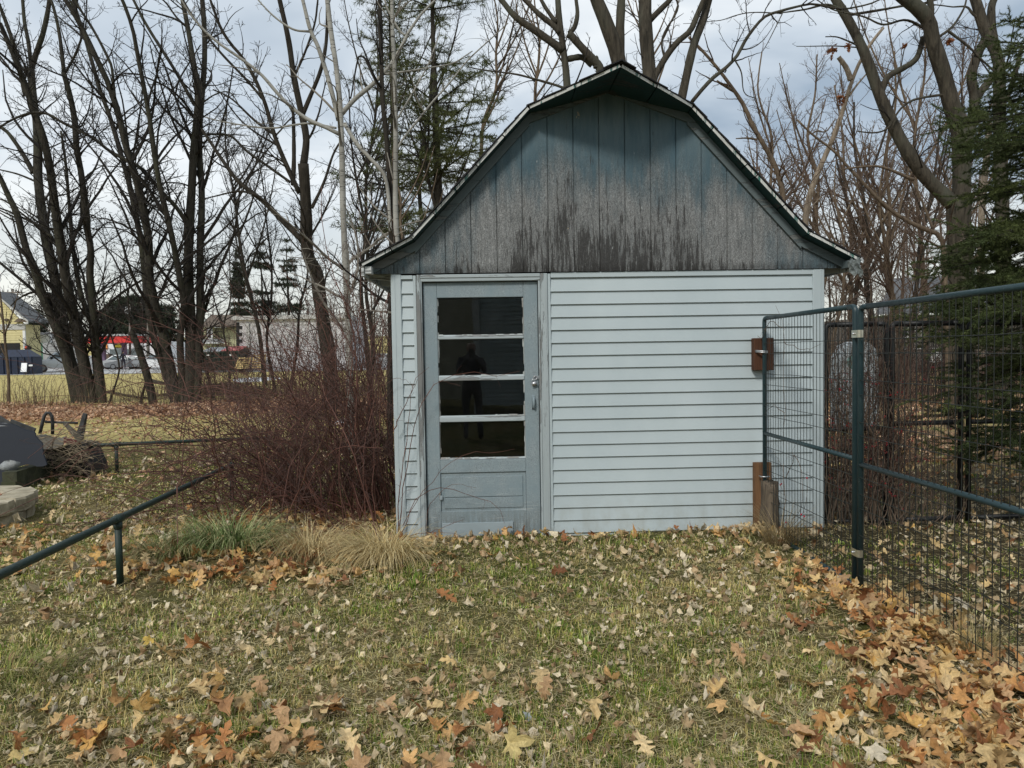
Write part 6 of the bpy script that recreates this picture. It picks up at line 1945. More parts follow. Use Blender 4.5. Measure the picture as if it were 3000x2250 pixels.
def snow(px0, px1, py, Yw, seed):
    a, b = G(px0, py), G(px1, py)
    c = (a + b) / 2; rx = (b[0] - a[0]) / 2
    rr = np.random.default_rng(seed); m = 40; rings = 5; vv = [(c[0], c[1], float(gz(c[0], c[1])) + .10)]
    ph = rr.uniform(0, 6, 4)
    for k in range(1, rings + 1):
        s = k / rings
        for j in range(m):
            an = 2 * math.pi * j / m; w = 1 + .16 * math.sin(2 * an + ph[0]) + .12 * math.sin(3 * an + ph[1]) + .07 * math.sin(7 * an + ph[2])
            x, y = c[0] + rx * s * w * math.cos(an), c[1] + Yw * s * w * math.sin(an)
            vv.append((x, y, float(gz(x, y)) + .10 * (1 - s ** 2) - .01 * (s == 1)))
    ff = [(0, 1 + j, 1 + (j + 1) % m) for j in range(m)] + [(1 + k * m + j, 1 + (k + 1) * m + j, 1 + (k + 1) * m + (j + 1) % m, 1 + k * m + (j + 1) % m) for k in range(rings - 1) for j in range(m)]
    g = Geo(); g.add(vv, ff); return tag(g.build('snow_patch', M_SNOW, None, True), kind='structure')
snow(688, 812, 1112, 3.2, 1)
g = Geo(); snow_b = snow(980, 1030, 1240, .5, 2)

# ------------------------------------------------------------------ grass
def mat_grass():
    t = NT('winter grass blades')
    c = t.attr()
    d = t.bsdf(c, .75, 0, None, .2)
    tr = t.n('BsdfTranslucent'); t.set(tr.inputs['Color'], c)
    return t.done(t.n('MixShader', i0=.25, i1=d.outputs[0], i2=tr.outputs[0]))
M_GRASS = mat_grass()
def blades(g, x, y, h, w, rng, colr, bend=.6, lean=None):
    n = len(x)
    z = gzz(x, y)
    an = rng.uniform(0, 2 * math.pi, n)
    d = np.stack([np.cos(an), np.sin(an), np.zeros(n)], 1)
    if lean is not None: d = d + lean; d[:, 2] = 0; d /= np.linalg.norm(d, axis=1, keepdims=True) + 1e-9
    s = np.stack([-d[:, 1], d[:, 0], np.zeros(n)], 1)
    b = rng.uniform(.1, 1.0, n) * bend
    P0 = np.stack([x, y, z - .004], 1)
    up = np.array([0, 0, 1.0])
    P1 = P0 + up * (h * .55 * np.cos(b * .5))[:, None] + d * (h * .55 * np.sin(b * .5))[:, None]
    P2 = P1 + up * (h * .45 * np.cos(b * 2.0))[:, None] + d * (h * .45 * np.sin(b * 2.0))[:, None]
    w = w[:, None]
    V = np.stack([P0 - s * w, P0 + s * w, P1 + s * w * .75, P1 - s * w * .75, P2], 1).reshape(-1, 3)
    k = np.arange(n)[:, None] * 5
    C = np.repeat(colr, 5, axis=0)
    st = g.n
    g.add(V, k + np.array([[0, 1, 2, 3]]), C)
    g.f.append((k + np.array([[3, 2, 4]])).astype(np.int64) + st)
rng = np.random.default_rng(71)
def scatter(n, rng, rmin, rmax, half=.62, yaw=YAW):
    """points on the lawn in front of the camera, denser close by"""
    r = rmin * (rmax / rmin) ** rng.uniform(0, 1, n)
    a = rng.uniform(-half, half, n) * (1 + .15 * rng.uniform(-1, 1, n)) + yaw
    return CAM[0] + r * np.sin(a), CAM[1] + r * np.cos(a), r
def free(x, y):
    inshed = (x > -.76) & (x < 2.73) & (y > -.02) & (y < 3.2)
    inpit = np.hypot(x - pc[0], y - pc[1]) < .66
    return ~(inshed | inpit)
g = Geo()
# the lawn grows in small tufts, each with its own colour, height and lean
x, y, r = scatter(26000, rng, 1.75, 12.5, .70)
nA = np.sin(x * 5.3 + 1.2 * np.sin(y * 4.1)) * np.sin(y * 5.9 + 1.7 * np.sin(x * 3.3)); nB = np.sin(x * 1.9 + 2.2 * np.sin(y * 1.3) + .5) * np.sin(y * 2.3 + 1.1)
lit, big, base, n1, n2 = zones(x, y)
inside = (x > 2.25) & (y < 3)
keep = free(x, y) & (rng.random(len(x)) < (1 - .8 * np.clip(lit * big * 1.5, 0, 1)) * np.where(inside, .30, 1) * (.62 + .38 * (nA > -.3)))
x, y, r, nA, nB, inside = [q[keep] for q in (x, y, r, nA, nB, inside)]
m = len(x)
gsh = np.clip(.40 + .34 * nB + .25 * nA + rng.normal(0, .34, m) - .45 * sstep(3, 8, y) - .40 * np.exp(-(((x - 1.35) / .55) ** 2 + ((y + 1.0) / .7) ** 2)) - .3 * np.exp(-(((x + 2.2) / .9) ** 2 + ((y + 2.4) / .6) ** 2)) + .3 * inside, .04, .93)
hc = rng.uniform(.018, .046, m) * (1 + .4 * nA) * np.exp(rng.normal(0, .25, m)) * np.clip(1.1 - .02 * r, .7, 1.2)
val = np.exp(rng.normal(0, .30, m))
lx, ly = rng.normal(0, 1, m), rng.normal(0, 1, m)
cnt = np.clip(rng.poisson(15, m), 4, 40); idx = np.repeat(np.arange(m), cnt); n = len(idx)
sp = rng.uniform(.010, .030, m)[idx] * np.clip(r[idx] / 3.5, .8, 2.2)
xx, yy, rr_ = x[idx] + rng.normal(0, 1, n) * sp, y[idx] + rng.normal(0, 1, n) * sp, r[idx]
ok = free(xx, yy); idx, xx, yy, rr_ = idx[ok], xx[ok], yy[ok], rr_[ok]; n = len(idx)
gr = np.array([.120, .190, .028]) * rng.uniform(.6, 1.6, (n, 1)); gy = np.array([.36, .36, .075]) * rng.uniform(.6, 1.3, (n, 1)); stw = np.array([.72, .58, .25]) * rng.uniform(.40, 1.2, (n, 1))
u_ = rng.random(n); gs = gsh[idx]
colr = np.where((u_ < gs * .7)[:, None], gr, np.where((u_ < gs)[:, None], gy, stw)) * val[idx][:, None]
colr = np.clip(colr, .01, .80)
h = np.maximum(hc[idx] * rng.uniform(.5, 1.35, n), .010)
w = rng.uniform(.0010, .0022, n) * np.clip(rr_ / 3.2, .85, 3.2)
blades(g, xx, yy, h, w, rng, colr, 1.35, np.stack([lx[idx], ly[idx], 0 * lx[idx]], 1) * .9)
x, y, r = scatter(45000, rng, 1.8, 10, .70)                             # dead straws lying flat
ok = free(x, y); x, y, r = x[ok], y[ok], r[ok]; n = len(x)
ln_ = rng.uniform(.03, .11, n); an = rng.uniform(0, 6.28, n); z = gzz(x, y) + rng.uniform(.006, .03, n)
d = np.stack([np.cos(an), np.sin(an), rng.normal(0, .15, n)], 1) * ln_[:, None]; s = np.stack([-np.sin(an), np.cos(an), np.zeros(n)], 1) * (rng.uniform(.0008, .0014, n) * np.clip(r / 3, .8, 3))[:, None]
p0 = np.stack([x, y, z], 1); bow = rng.normal(0, .25, (n, 1)) * np.stack([-np.sin(an), np.cos(an), np.zeros(n)], 1) * ln_[:, None]
V = np.stack([p0 - s, p0 + s, p0 + d * .5 + bow + s, p0 + d * .5 + bow - s, p0 + d], 1).reshape(-1, 3)
k = np.arange(n)[:, None] * 5; st = g.n
g.add(V, k + np.array([[0, 1, 2, 3]]), np.repeat(np.array([.66, .56, .31]) * rng.uniform(.35, 1.15, (n, 1)), 5, axis=0)); g.f.append((k + np.array([[3, 2, 4]])).astype(np.int64) + st)
tag(g.build('grass', M_GRASS), 'short winter lawn grass, part green and part straw', 'grass', None, 'stuff')

# taller dry weeds along the field edge
g = Geo()
n = 2400
x = rng.uniform(-28, -2, n); y = rng.normal(20.5, 2.2, n); y = np.clip(y, 17.2, 30)
blades(g, x, y, .15 + .75 * rng.random(n) ** 2, rng.uniform(.004, .010, n), rng, np.array([.36, .27, .14]) * rng.uniform(.4, 1.2, (n, 1)), .5)
tag(g.build('dry_weeds', M_GRASS), 'dry brown weeds along the edge of the far field', 'weeds', None, 'stuff')

# grass tufts: things of their own
def tuft(name, label, cx, cy, n, h0, h1, spread, c1, c2, seed, bend=1.2, w=.004, lean=None, cat='grass tuft'):
    rng = np.random.default_rng(seed)
    t = thing(name, label, cat, (cx, cy, float(gzz(cx, cy))), 'grass tufts on the lawn')
    g = Geo()
    a = rng.uniform(0, 6.28, n); rr_ = spread * np.sqrt(rng.random(n))
    x, y = cx + rr_ * np.cos(a), cy + rr_ * .6 * np.sin(a)
    h = rng.uniform(h0, h1, n)
    L_ = 7
    out = np.stack([np.cos(a), np.sin(a), np.zeros(n)], 1) + rng.normal(0, .45, (n, 3)); out[:, 2] = 0
    if lean is not None: out = out + np.array(lean)
    out /= np.linalg.norm(out, axis=1, keepdims=True)
    el0 = rng.uniform(.9, 1.45, n); bd = rng.uniform(.6, 1.0, n) * bend * 1.5
    pts = np.empty((n, L_, 3)); pts[:, 0] = np.stack([x, y, gzz(x, y) - .01], 1)
    for k in range(1, L_):
        e = el0 - bd * (k - 1) / (L_ - 2) * 1.2
        pts[:, k] = pts[:, k - 1] + (out * np.cos(e)[:, None] + np.array([0, 0, 1]) * np.sin(e)[:, None]) * (h / (L_ - 1))[:, None]
    zmin = gzz(pts[:, :, 0].ravel(), pts[:, :, 1].ravel()).reshape(n, L_) + .012
    pts[:, :, 2] = np.maximum(pts[:, :, 2], zmin)
    s = np.stack([-out[:, 1], out[:, 0], np.zeros(n)], 1)
    ww = w * np.linspace(1, .15, L_)
    V = np.stack([pts - s[:, None] * ww[None, :, None], pts + s[:, None] * ww[None, :, None]], 2).reshape(n, L_ * 2, 3)
    C = np.where(rng.random((n, 1)) < .5, c1, c2) * rng.uniform(.55, 1.35, (n, 1))
    base = np.arange(n)[:, None, None] * (L_ * 2); i = np.arange(L_ - 1)[None, :, None] * 2
    q = (base + i + np.array([[[0, 1, 3, 2]]])).reshape(-1, 4)
    g.add(V.reshape(-1, 3), q, np.repeat(C, L_ * 2, axis=0)); g.build('blades', M_GRASS, t)
    return t
p = G(640, 1625); tuft('grass_tuft', 'large green arching grass tuft beside the leaf pile', p[0] + .05, p[1] + .12, 900, .18, .48, .30, np.array([.14, .21, .065]), np.array([.42, .44, .22]), 81, 1.0, .0034, (.15, -.3, 0))
p = G(480, 1650); tuft('grass_tuft', 'half dry grass tuft behind the railing post', p[0], p[1] + .1, 420, .15, .38, .22, np.array([.14, .18, .06]), np.array([.40, .34, .17]), 82, 1.1, .003, (-.1, -.4, 0))
p = G(1125, 1650); tuft('grass_tuft', 'straw coloured tuft of dead grass at the shed corner', p[0], p[1] + .02, 1000, .20, .55, .17, np.array([.72, .60, .33]), np.array([.50, .38, .18]), 83, 1.3, .0024, (-.3, -.3, 0))
p = G(905, 1640); tuft('grass_tuft', 'dead straw tuft between the green tuft and the shed corner', p[0], p[1] + .08, 620, .2, .48, .22, np.array([.70, .58, .32]), np.array([.44, .33, .16]), 84, 1.2, .0024, (0, -.3, 0))
p = G(30, 1980); tuft('grass_tuft', 'low yellow green tuft at the near picture edge', p[0], p[1], 520, .08, .22, .26, np.array([.20, .23, .06]), np.array([.36, .34, .13]), 85, 1.1, .0022)
p = G(2290, 1600); tuft('grass_tuft', 'dead grass tuft at the foot of the log stub', p[0], p[1], 380, .15, .45, .12, np.array([.38, .30, .16]), np.array([.25, .19, .10]), 86, .7, .002)
p = G(2860, 1930); tuft('grass_tuft', 'dry upright grass against the near kennel panel', p[0] - .02, p[1], 260, .10, .30, .10, np.array([.42, .34, .16]), np.array([.30, .24, .11]), 87, .7, .0018)

# ------------------------------------------------------------------ fallen leaves
def mat_leaf():
    t = NT('dead leaf')
    c0 = t.attr()
    n = t.noise(t.pos((1, 1, 1)), 55, 4, .6)
    k = t.rng(n, .3, .7, .68, 1.22)
    c = t.mix(1.0, c0, t.n('CombineColor', i0=k, i1=k, i2=k).outputs[0], 'MULTIPLY')
    sp = t.rng(t.noise(t.pos((1, 1, 1), (3, 2, 1)), 170, 2, .5), .68, .74, 0, .6)
    c = t.mix(sp, c, (.06, .035, .02))
    d = t.bsdf(c, .62, 0, t.bump(n, .25, .004), .3)
    tr = t.n('BsdfTranslucent'); t.set(tr.inputs['Color'], c)
    return t.done(t.n('MixShader', i0=.18, i1=d.outputs[0], i2=tr.outputs[0]))
M_LEAF = mat_leaf()
def outline_maple(m=5):
    pts = []
    lob = [(-2.35, .50), (-1.35, .82), (0, 1.0), (1.35, .82), (2.35, .50)]
    # angle from the tip direction, radius: tips, shoulders and notches
    seq = [(-2.85, .22), (-2.35, .55), (-2.05, .42), (-1.85, .34), (-1.55, .66), (-1.25, .92), (-1.05, .66), (-.80, .62), (-.62, .36), (-.42, .58), (-.26, .80), (0, 1.06),
           (.26, .80), (.42, .58), (.62, .36), (.80, .62), (1.05, .66), (1.25, .92), (1.55, .66), (1.85, .34), (2.05, .42), (2.35, .55), (2.85, .22)]
    return np.array([(r * math.sin(a), r * math.cos(a)) for a, r in seq])
def outline_oak():
    half = [(-.95, .03), (-.72, .10), (-.60, .34), (-.48, .38), (-.46, .13), (-.30, .14), (-.16, .52), (-.02, .50), (-.06, .17), (.14, .16), (.30, .46), (.42, .42), (.38, .15), (.56, .13), (.70, .25), (.80, .16), (1.0, .0)]
    return np.array([(w, l) for l, w in half] + [(-w, l) for l, w in half[-2::-1]])
def outline_scrap(seed):
    rr = np.random.default_rng(seed); n = 9; a = np.sort(rr.uniform(0, 6.28, n) * .3 + np.arange(n) * 6.28 / n * .9)
    r = rr.uniform(.45, 1.0, n); return np.stack([r * np.sin(a), r * np.cos(a) * .75], 1)
def leaf_template(o, rings=(.35, .7)):
    n = len(o); c = np.array([[0, -.05]])
    V = [c] + [c + (o - c) * s for s in rings] + [o]
    V = np.vstack(V)
    f3 = [(0, 1 + j, 1 + (j + 1) % n) for j in range(n)]
    f4 = [(1 + k * n + j, 1 + (k + 1) * n + j, 1 + (k + 1) * n + (j + 1) % n, 1 + k * n + (j + 1) % n) for k in range(len(rings)) for j in range(n)]
    return V, np.array(f3), np.array(f4)
T_MAPLE, T_OAK = leaf_template(outline_maple()), leaf_template(outline_oak(), (.5,))
T_SCRAP = [leaf_template(outline_scrap(k), (.55,)) for k in range(6)]
def leaves(g, T, x, y, size, rng, colr, lift=.01, curl=.6, tiltmax=.5, flatz=None):
    V0, f3, f4 = T
    n = len(x); m = len(V0)
    u, v = V0[:, 0][None], V0[:, 1][None]
    c1 = rng.normal(0, curl, (n, 1)); c2 = rng.normal(0, curl, (n, 1)); c3 = rng.normal(0, curl * .6, (n, 1))
    ph = rng.uniform(0, 6.28, (n, 1)); ph2 = rng.uniform(0, 6.28, (n, 1))
    up_ = np.abs(rng.normal(0, curl * .7, (n, 1)))
    Z = c1 * u * u * .6 + c2 * v * v * .45 + c3 * u * v + (np.abs(u) ** 1.3) * up_ * .6 + .07 * curl * np.sin(u * 7 + ph) * np.sin(v * 6 + ph2)
    # fold the edges inward where the leaf curls
    sh = 1 - .22 * np.clip(np.abs(c1) + up_, 0, 1.6) * u * u
    X = u * sh + 0 * Z; Yv = v * (1 - .15 * np.clip(np.abs(c2), 0, 1.5) * v * v)
    L3 = np.stack([X, Yv, Z], -1) * size[:, None, None]
    yaw = rng.uniform(0, 6.28, n); ti = rng.normal(0, tiltmax, n); ro = rng.normal(0, tiltmax, n)
    cy, sy_ = np.cos(yaw), np.sin(yaw); ct, st = np.cos(ti), np.sin(ti); cr, sr = np.cos(ro), np.sin(ro)
    R = np.empty((n, 3, 3))
    R[:, 0] = np.stack([cy * cr - sy_ * st * sr, -sy_ * ct, cy * sr + sy_ * st * cr], 1)
    R[:, 1] = np.stack([sy_ * cr + cy * st * sr, cy * ct, sy_ * sr - cy * st * cr], 1)
    R[:, 2] = np.stack([-ct * sr, st, ct * cr], 1)
    W = np.einsum('nij,nmj->nmi', R, L3)
    zmin = W[:, :, 2].min(axis=1)
    z0 = gzz(x, y)
    W += np.stack([x, y, z0 - zmin * rng.uniform(.35, .95, n) + lift * rng.uniform(0, 1, n)], 1)[:, None, :]
    if g is None: return W
    k = np.arange(n)[:, None] * m
    st_ = g.n
    g.add(W.reshape(-1, 3), (k[:, :, None] + f3[None]).reshape(-1, 3), np.repeat(colr, m, axis=0))
    g.f.append((k[:, :, None] + f4[None]).reshape(-1, 4).astype(np.int64) + st_)
PAL_BIG = np.array([(.50, .265, .095), (.56, .35, .15), (.40, .18, .065), (.62, .44, .20), (.26, .11, .045), (.60, .37, .12), (.46, .29, .15), (.66, .50, .27), (.58, .42, .20), (.52, .36, .17)])
PAL_PALE = np.array([(.64, .53, .34), (.56, .44, .27), (.70, .60, .42), (.44, .32, .18), (.36, .23, .12), (.62, .54, .40)])
PAL_BED = np.array([(.48, .28, .16), (.38, .21, .12), (.58, .38, .24), (.28, .15, .085), (.62, .45, .30)])
def pick(pal, n, rng, v=.22): return pal[rng.integers(0, len(pal), n)] * rng.uniform(1 - v, 1 + v, (n, 1))
rng = np.random.default_rng(91)
g = Geo()
# small crumbled pale pieces everywhere in the near lawn
x, y, r = scatter(21000, rng, 1.75, 12.5, .70); ok = free(x, y) & (rng.random(len(x)) < np.clip(.35 + .9 * (.5 + .25 * np.sin(x * 1.7 + y * 1.1 + .4) + .25 * np.sin(x * 3.1 - y * 2.3 + 1.1)) - .2, .12, 1)); x, y, r = x[ok], y[ok], r[ok]
for k in range(6):
    s = slice(k, None, 6); n = len(x[s]); leaves(g, T_SCRAP[k], x[s], y[s], (.009 + .028 * rng.random(n) ** 2) * np.clip(r[s] / 4, .9, 1.6), rng, pick(PAL_PALE, n, rng, .35), .03, 1.5, .6)
# leaves by zone density
def zoned(n, rng, rmin, rmax, half, thr):
    x, y, r = scatter(n, rng, rmin, rmax, half)
    lit, big, base, n1, n2 = zones(x, y)
    ok = free(x, y) & (rng.random(n) < np.clip(lit * thr, 0, 1)); return x[ok], y[ok], r[ok], big[ok]
x, y, r, big = zoned(15500, rng, 1.9, 11.5, .70, .9)
m = rng.random(len(x)) < .5
for T, s in ((T_MAPLE, m), (T_OAK, ~m)):
    n = s.sum(); leaves(g, T, x[s], y[s], rng.uniform(.034, .068, n) * (1 if T is T_MAPLE else 1.15), rng, pick(PAL_BIG, n, rng, .3), .045, .85, .5)
x, y, r = scatter(900, rng, 1.8, 9, .68); ok = free(x, y); x, y = x[ok], y[ok]; n = len(x)
leaves(g, T_MAPLE, x, y, rng.uniform(.022, .046, n), rng, pick(PAL_PALE, n, rng) * .88, .02, 1.2, .5)
tag(g.build('leaf_litter', M_LEAF), 'crumbled and whole dead leaves covering the lawn', 'leaf litter', None, 'stuff')
g = Geo()                                                            # bed under the far trees
n = 26000
x = rng.uniform(-24, .5, n); y = 15.9 + .08 * x + rng.normal(0, 1.6, n) + 1.2 * np.sin(x * .7)
leaves(g, T_SCRAP[0], x[::2], y[::2], rng.uniform(.05, .10, n // 2), rng, pick(PAL_BED, n // 2, rng), .05, .6, .45)
leaves(g, T_SCRAP[3], x[1::2], y[1::2], rng.uniform(.05, .10, n // 2), rng, pick(PAL_BED, n // 2, rng), .05, .6, .45)
n = 7000; x = rng.uniform(-1.2, 14, n); y = rng.uniform(3.0, 15, n); ok = (np.abs(y - 7.2 + .5 * np.sin(x)) > .9) & (x > 2.2); x, y = x[ok], y[ok]; n = len(x)
leaves(g, T_SCRAP[1], x, y, rng.uniform(.045, .09, n), rng, pick(PAL_BED, n, rng, .35) * 1.25, .04, .6, .45)
n = 2600; x = rng.uniform(-9, -.8, n); y = rng.uniform(3.0, 14, n)
leaves(g, T_SCRAP[2], x, y, rng.uniform(.03, .055, n), rng, pick(PAL_BED, n, rng) * 1.2, .03, .6, .45)
tag(g.build('leaf_bed', M_LEAF), 'brown carpet of dead leaves under the bare trees', 'leaf litter', None, 'stuff')

# the largest leaves near the camera: things of their own
rng = np.random.default_rng(97)
def single(px, py, T, size, colr, label, group, yawseed):
    p = G(px, py)
    if not free(np.array([p[0]]), np.array([p[1]]))[0]: return
    rr = np.random.default_rng(yawseed)
    W = leaves(None, T, np.array([p[0]]), np.array([p[1]]), np.array([size]), rr, None, .03, .8, .42)[0]
    W[:, 2] += .012
    V0, f3, f4 = T
    g = Geo(); g.add(W - p, f3, colr); g.f.append(f4.astype(np.int64))
    o = g.build('fallen_leaf', M_LEAF); o.location = p
    tag(o, label, 'leaf', group)
named = [(1585, 2020, T_OAK, .088, (.55, .40, .20), 'pale tan oak leaf lying flat on the green grass before the shed'), (655, 2100, T_OAK, .095, (.38, .20, .09), 'brown lobed oak leaf alone on the grass in front of the leaf pile'),
         (1500, 2215, T_MAPLE, .085, (.62, .50, .22), 'pale yellow star shaped maple leaf at the bottom middle'), (440, 1895, T_MAPLE, .05, (.60, .42, .10), 'small bright yellow leaf on the grass left of the middle'),
         (350, 2005, T_MAPLE, .055, (.56, .48, .25), 'straw yellow pointed leaf beside the brown clump'), (340, 2090, T_MAPLE, .07, (.45, .26, .10), 'golden brown curled leaf at the lower left'),
         (55, 2235, T_MAPLE, .075, (.60, .45, .18), 'yellow maple leaf at the lower left corner'), (1425, 2010, T_MAPLE, .07, (.52, .38, .20), 'flat tan leaf with darker spots before the door'),
         (1460, 2110, T_SCRAP[2], .04, (.60, .53, .39), 'cream coloured cupped leaf near the bottom middle'), (2560, 2240, T_MAPLE, .075, (.62, .54, .40), 'whitish maple leaf at the bottom beside the orange drift'),
         (2380, 2030, T_OAK, .10, (.47, .28, .11), 'long orange oak leaf pointing at the leaf drift'), (2350, 2180, T_OAK, .10, (.44, .26, .10), 'curled orange leaf among straws left of the drift'),
         (1545, 2125, T_SCRAP[4], .035, (.48, .50, .50), 'small grey leaf beside the cream cupped leaf')]
for k, (px, py, T, s, c, lab) in enumerate(named): single(px, py, T, s, c, lab, None, 300 + k)
GL_ = [('orange brown oak leaf lying in the drift along the kennel wire', 'large orange leaves in the drift along the kennel wire', 'drift', 130),
       ('brown maple leaf in the pile round the green grass tuft', 'large brown leaves in the pile round the green tuft', 'pile', 75),
       ('tan leaf in the scattered clusters on the near lawn', 'large tan leaves scattered on the near lawn', 'lawn', 75)]
for lab, grp, kind, n in GL_:
    k = 0
    while k < n:
        if kind == 'drift':
            py = rng.uniform(1720, 2240); s_ = (py - 1720) / 520
            px = rng.normal(2530 + 310 * s_, 70 + 120 * s_)
            if not (2200 < px < 2990): continue
        elif kind == 'pile': px, py = rng.normal(740, 190), rng.normal(1690, 38)
        else:
            cl = [(1180, 2040, 150, 60), (620, 1980, 120, 60), (200, 2180, 160, 50), (1420, 2110, 200, 60), (560, 2230, 150, 25), (980, 2120, 130, 50), (1900, 2050, 260, 90)][rng.integers(0, 7)]
            px, py = rng.normal(cl[0], cl[2]), rng.normal(cl[1], cl[3])
        if not (5 < px < 2995 and 1560 < py < 2245): continue
        T = T_MAPLE if rng.random() < .5 else T_OAK
        pal = PAL_BIG if kind != 'lawn' else np.vstack([PAL_BIG, PAL_BIG, PAL_PALE[[1, 3, 4]] * .9])
        single(px, py, T, rng.uniform(.05, .080) * (1.1 if T is T_OAK else 1), pick(pal, 1, rng, .15)[0] * 1.06, lab, grp, 1000 + k + len(lab) * 100)
        k += 1
# ------------------------------------------------------------------ bramble, vines, brush
M_CANE = simple('red brown bramble cane', (.120, .052, .037), .7, var=.45, scale=5)
M_CANE2 = simple('dark bramble twig', (.066, .035, .027), .8, var=.4, scale=5)
M_VINE = simple('grey brown vine', (.12, .088, .062), .85, var=.4, scale=6)
M_BERRY = simple('dark red berry', (.19, .008, .010), .35, var=.3)
M_BERRYD = simple('dried dark berry', (.045, .016, .014), .6, var=.4)

def canes(rng, n, bx, by, sx_, sy_, l0, l1, tilt, sag, npt=12, dirbias=None):
    """canes: leave the ground at all angles, bow over under their own weight, wander"""
    x0, y0 = bx + rng.normal(0, sx_, n), by + rng.normal(0, sy_, n)
    an = rng.uniform(0, 6.283, n)
    d = np.stack([np.cos(an), np.sin(an), np.zeros(n)], 1)
    if dirbias is not None: d = d + np.array(dirbias); d /= np.linalg.norm(d, axis=1, keepdims=True)
    e = np.radians(90 - np.abs(rng.normal(0, tilt, n)))
    L_ = rng.uniform(l0, l1, n); st = (L_ / (npt - 1))[:, None]
    v = d * np.cos(e)[:, None] + np.array([0, 0, 1]) * np.sin(e)[:, None]
    pts = np.empty((n, npt, 3)); pts[:, 0] = np.stack([x0, y0, gz(x0, y0) - .02], 1)
    s_ = sag * rng.uniform(.3, 1.5, n)[:, None]
    for k in range(1, npt):
        pts[:, k] = pts[:, k - 1] + v * st
        v = v + np.array([0, 0, -1.0]) * s_ * st * (k / npt + .25) + d * st * s_ * .35 + rng.normal(0, .16, v.shape)
        v /= np.linalg.norm(v, axis=1, keepdims=True)
        low = pts[:, k, 2] < gz(pts[:, k, 0], pts[:, k, 1]) + .02
        pts[low, k, 2] = gz(pts[low, k, 0], pts[low, k, 1]) + .02; v[low, 2] = np.abs(v[low, 2])
    return pts
def ball_verts(c, r):
    """many small eight sided berries"""
    oc = np.array([(1, 0, 0), (-1, 0, 0), (0, 1, 0), (0, -1, 0), (0, 0, 1), (0, 0, -1)], float)
    f = np.array([(0, 2, 4), (2, 1, 4), (1, 3, 4), (3, 0, 4), (2, 0, 5), (1, 2, 5), (3, 1, 5), (0, 3, 5)])
    V = c[:, None, :] + oc[None] * r[:, None, None]
    return V.reshape(-1, 3), (np.arange(len(c))[:, None, None] * 6 + f[None]).reshape(-1, 3)
def bramble(label, bx, by, rng, n, sx_, sy_, h0, h1, o0, o1, bias=None, twigs=8, fine=7, berries=0, keepf=None):
    t = thing('bramble_bush', label, 'bramble', (bx, by, 0), 'bramble bushes left of the shed')
    c = canes(rng, n, bx, by, sx_, sy_, h0, h1, o0, o1, 12, bias)
    if keepf is not None: c = c[keepf(c)]
    r = np.linspace(.0058, .0020, 12)[None] * rng.uniform(.7, 1.3, (len(c), 1))
    g = Geo(); g.tubes(c, r, 5); g.build('canes', M_CANE, t, True)
    a, b = grow(c, r, rng, twigs, .24, 55, n=6, rr=.6, up=.0, wig=.45, lmax=.7, lmin=.10, t0=.1, rmin=.0019)
    a2, b2 = grow(a, b, rng, fine, .5, 55, n=5, rr=.7, up=-.05, wig=.5, lmax=.35, lmin=.05, t0=.1, rmin=.0016)
    lim = lambda q: q[:, :, 0].max(1) < np.where(q[:, :, 1].max(1) > -.06, X0 - .03, 9)
    k1, k2 = lim(a), lim(a2)
    a, b, a2, b2 = a[k1], b[k1], a2[k2], b2[k2]
    g = Geo(); g.tubes(a, b, 3); g.tubes(a2, b2, 3); tag(g.build('twigs', M_CANE2, t), kind='stuff')
    if berries:
        e = a2[rng.integers(0, len(a2), berries), -1]
        V, f = ball_verts(e, rng.uniform(.0035, .006, len(e)))
        g = Geo(); g.add(V, f); tag(g.build('berries', M_BERRYD, t), kind='stuff')
    return t
rng = np.random.default_rng(111)
notwall = lambda c: (c[:, :, 0].max(1) < X0 - .03) | (c[:, :, 1].max(1) < -.1)
bramble('dense red brown bramble thicket filling the gap beside the shed wall', -1.5, 1.0, rng, 185, .42, .45, .6, 2.3, 32, 1.0, (-.35, -.15, 0), 8, 7, 1100, notwall)
bramble('tall wiry bramble reaching up to the shed eave', -1.10, 1.1, rng, 130, .17, .45, 1.5, 3.2, 13, .42, (-.35, -.1, 0), 6, 5.5, 400, notwall)
bramble('low bramble arching left over the pipe railing', -2.0, 1.6, rng, 95, .40, .45, .8, 3.0, 44, 1.1, (-1.1, -.1, 0), 3.4, 4, 400, notwall)
bramble('far bramble mass in front of the spreading maple', -2.9, 6.0, rng, 150, .8, .8, 1.2, 3.8, 30, .6, (-.3, 0, 0), 3.5, 3.5, 500, notwall)
bramble('brown brush beside the snow patch, behind the bramble', -4.2, 11.5, rng, 100, 1.3, .9, .8, 3.2, 30, .5, None, 3.0, 3, 0, notwall)

# vines against the left shed front
def vine(name, label, paths, r0, mat, cat='vine', group=None, seed=1, side=4, smin=.0012):
    rng = np.random.default_rng(seed)
    t = thing(name, label, cat, paths[0][0], group)
    P_ = np.array([resample(p, 12) for p in paths])
    P_[:, 1:] += rng.normal(0, .006, P_[:, 1:].shape)
    R_ = np.linspace(r0, r0 * .35, 12)[None] * np.ones((len(P_), 1))
    g = Geo(); g.tubes(P_, R_, 6); g.build('stem', mat, t, True)
    if side:
        a, b = grow(P_, R_, rng, side, .12, 50, n=5, up=.0, wig=.5, lmax=.22, lmin=.03, rmin=smin)
        a[:, :, 1] = np.minimum(a[:, :, 1], -.035)
        g = Geo(); g.tubes(a, b, 3); tag(g.build('twigs', mat, t), kind='stuff')
    return t
def VP(*pts, Y=-.10): return [P(x, y, Y - .004 * k) for k, (x, y) in enumerate(pts)]
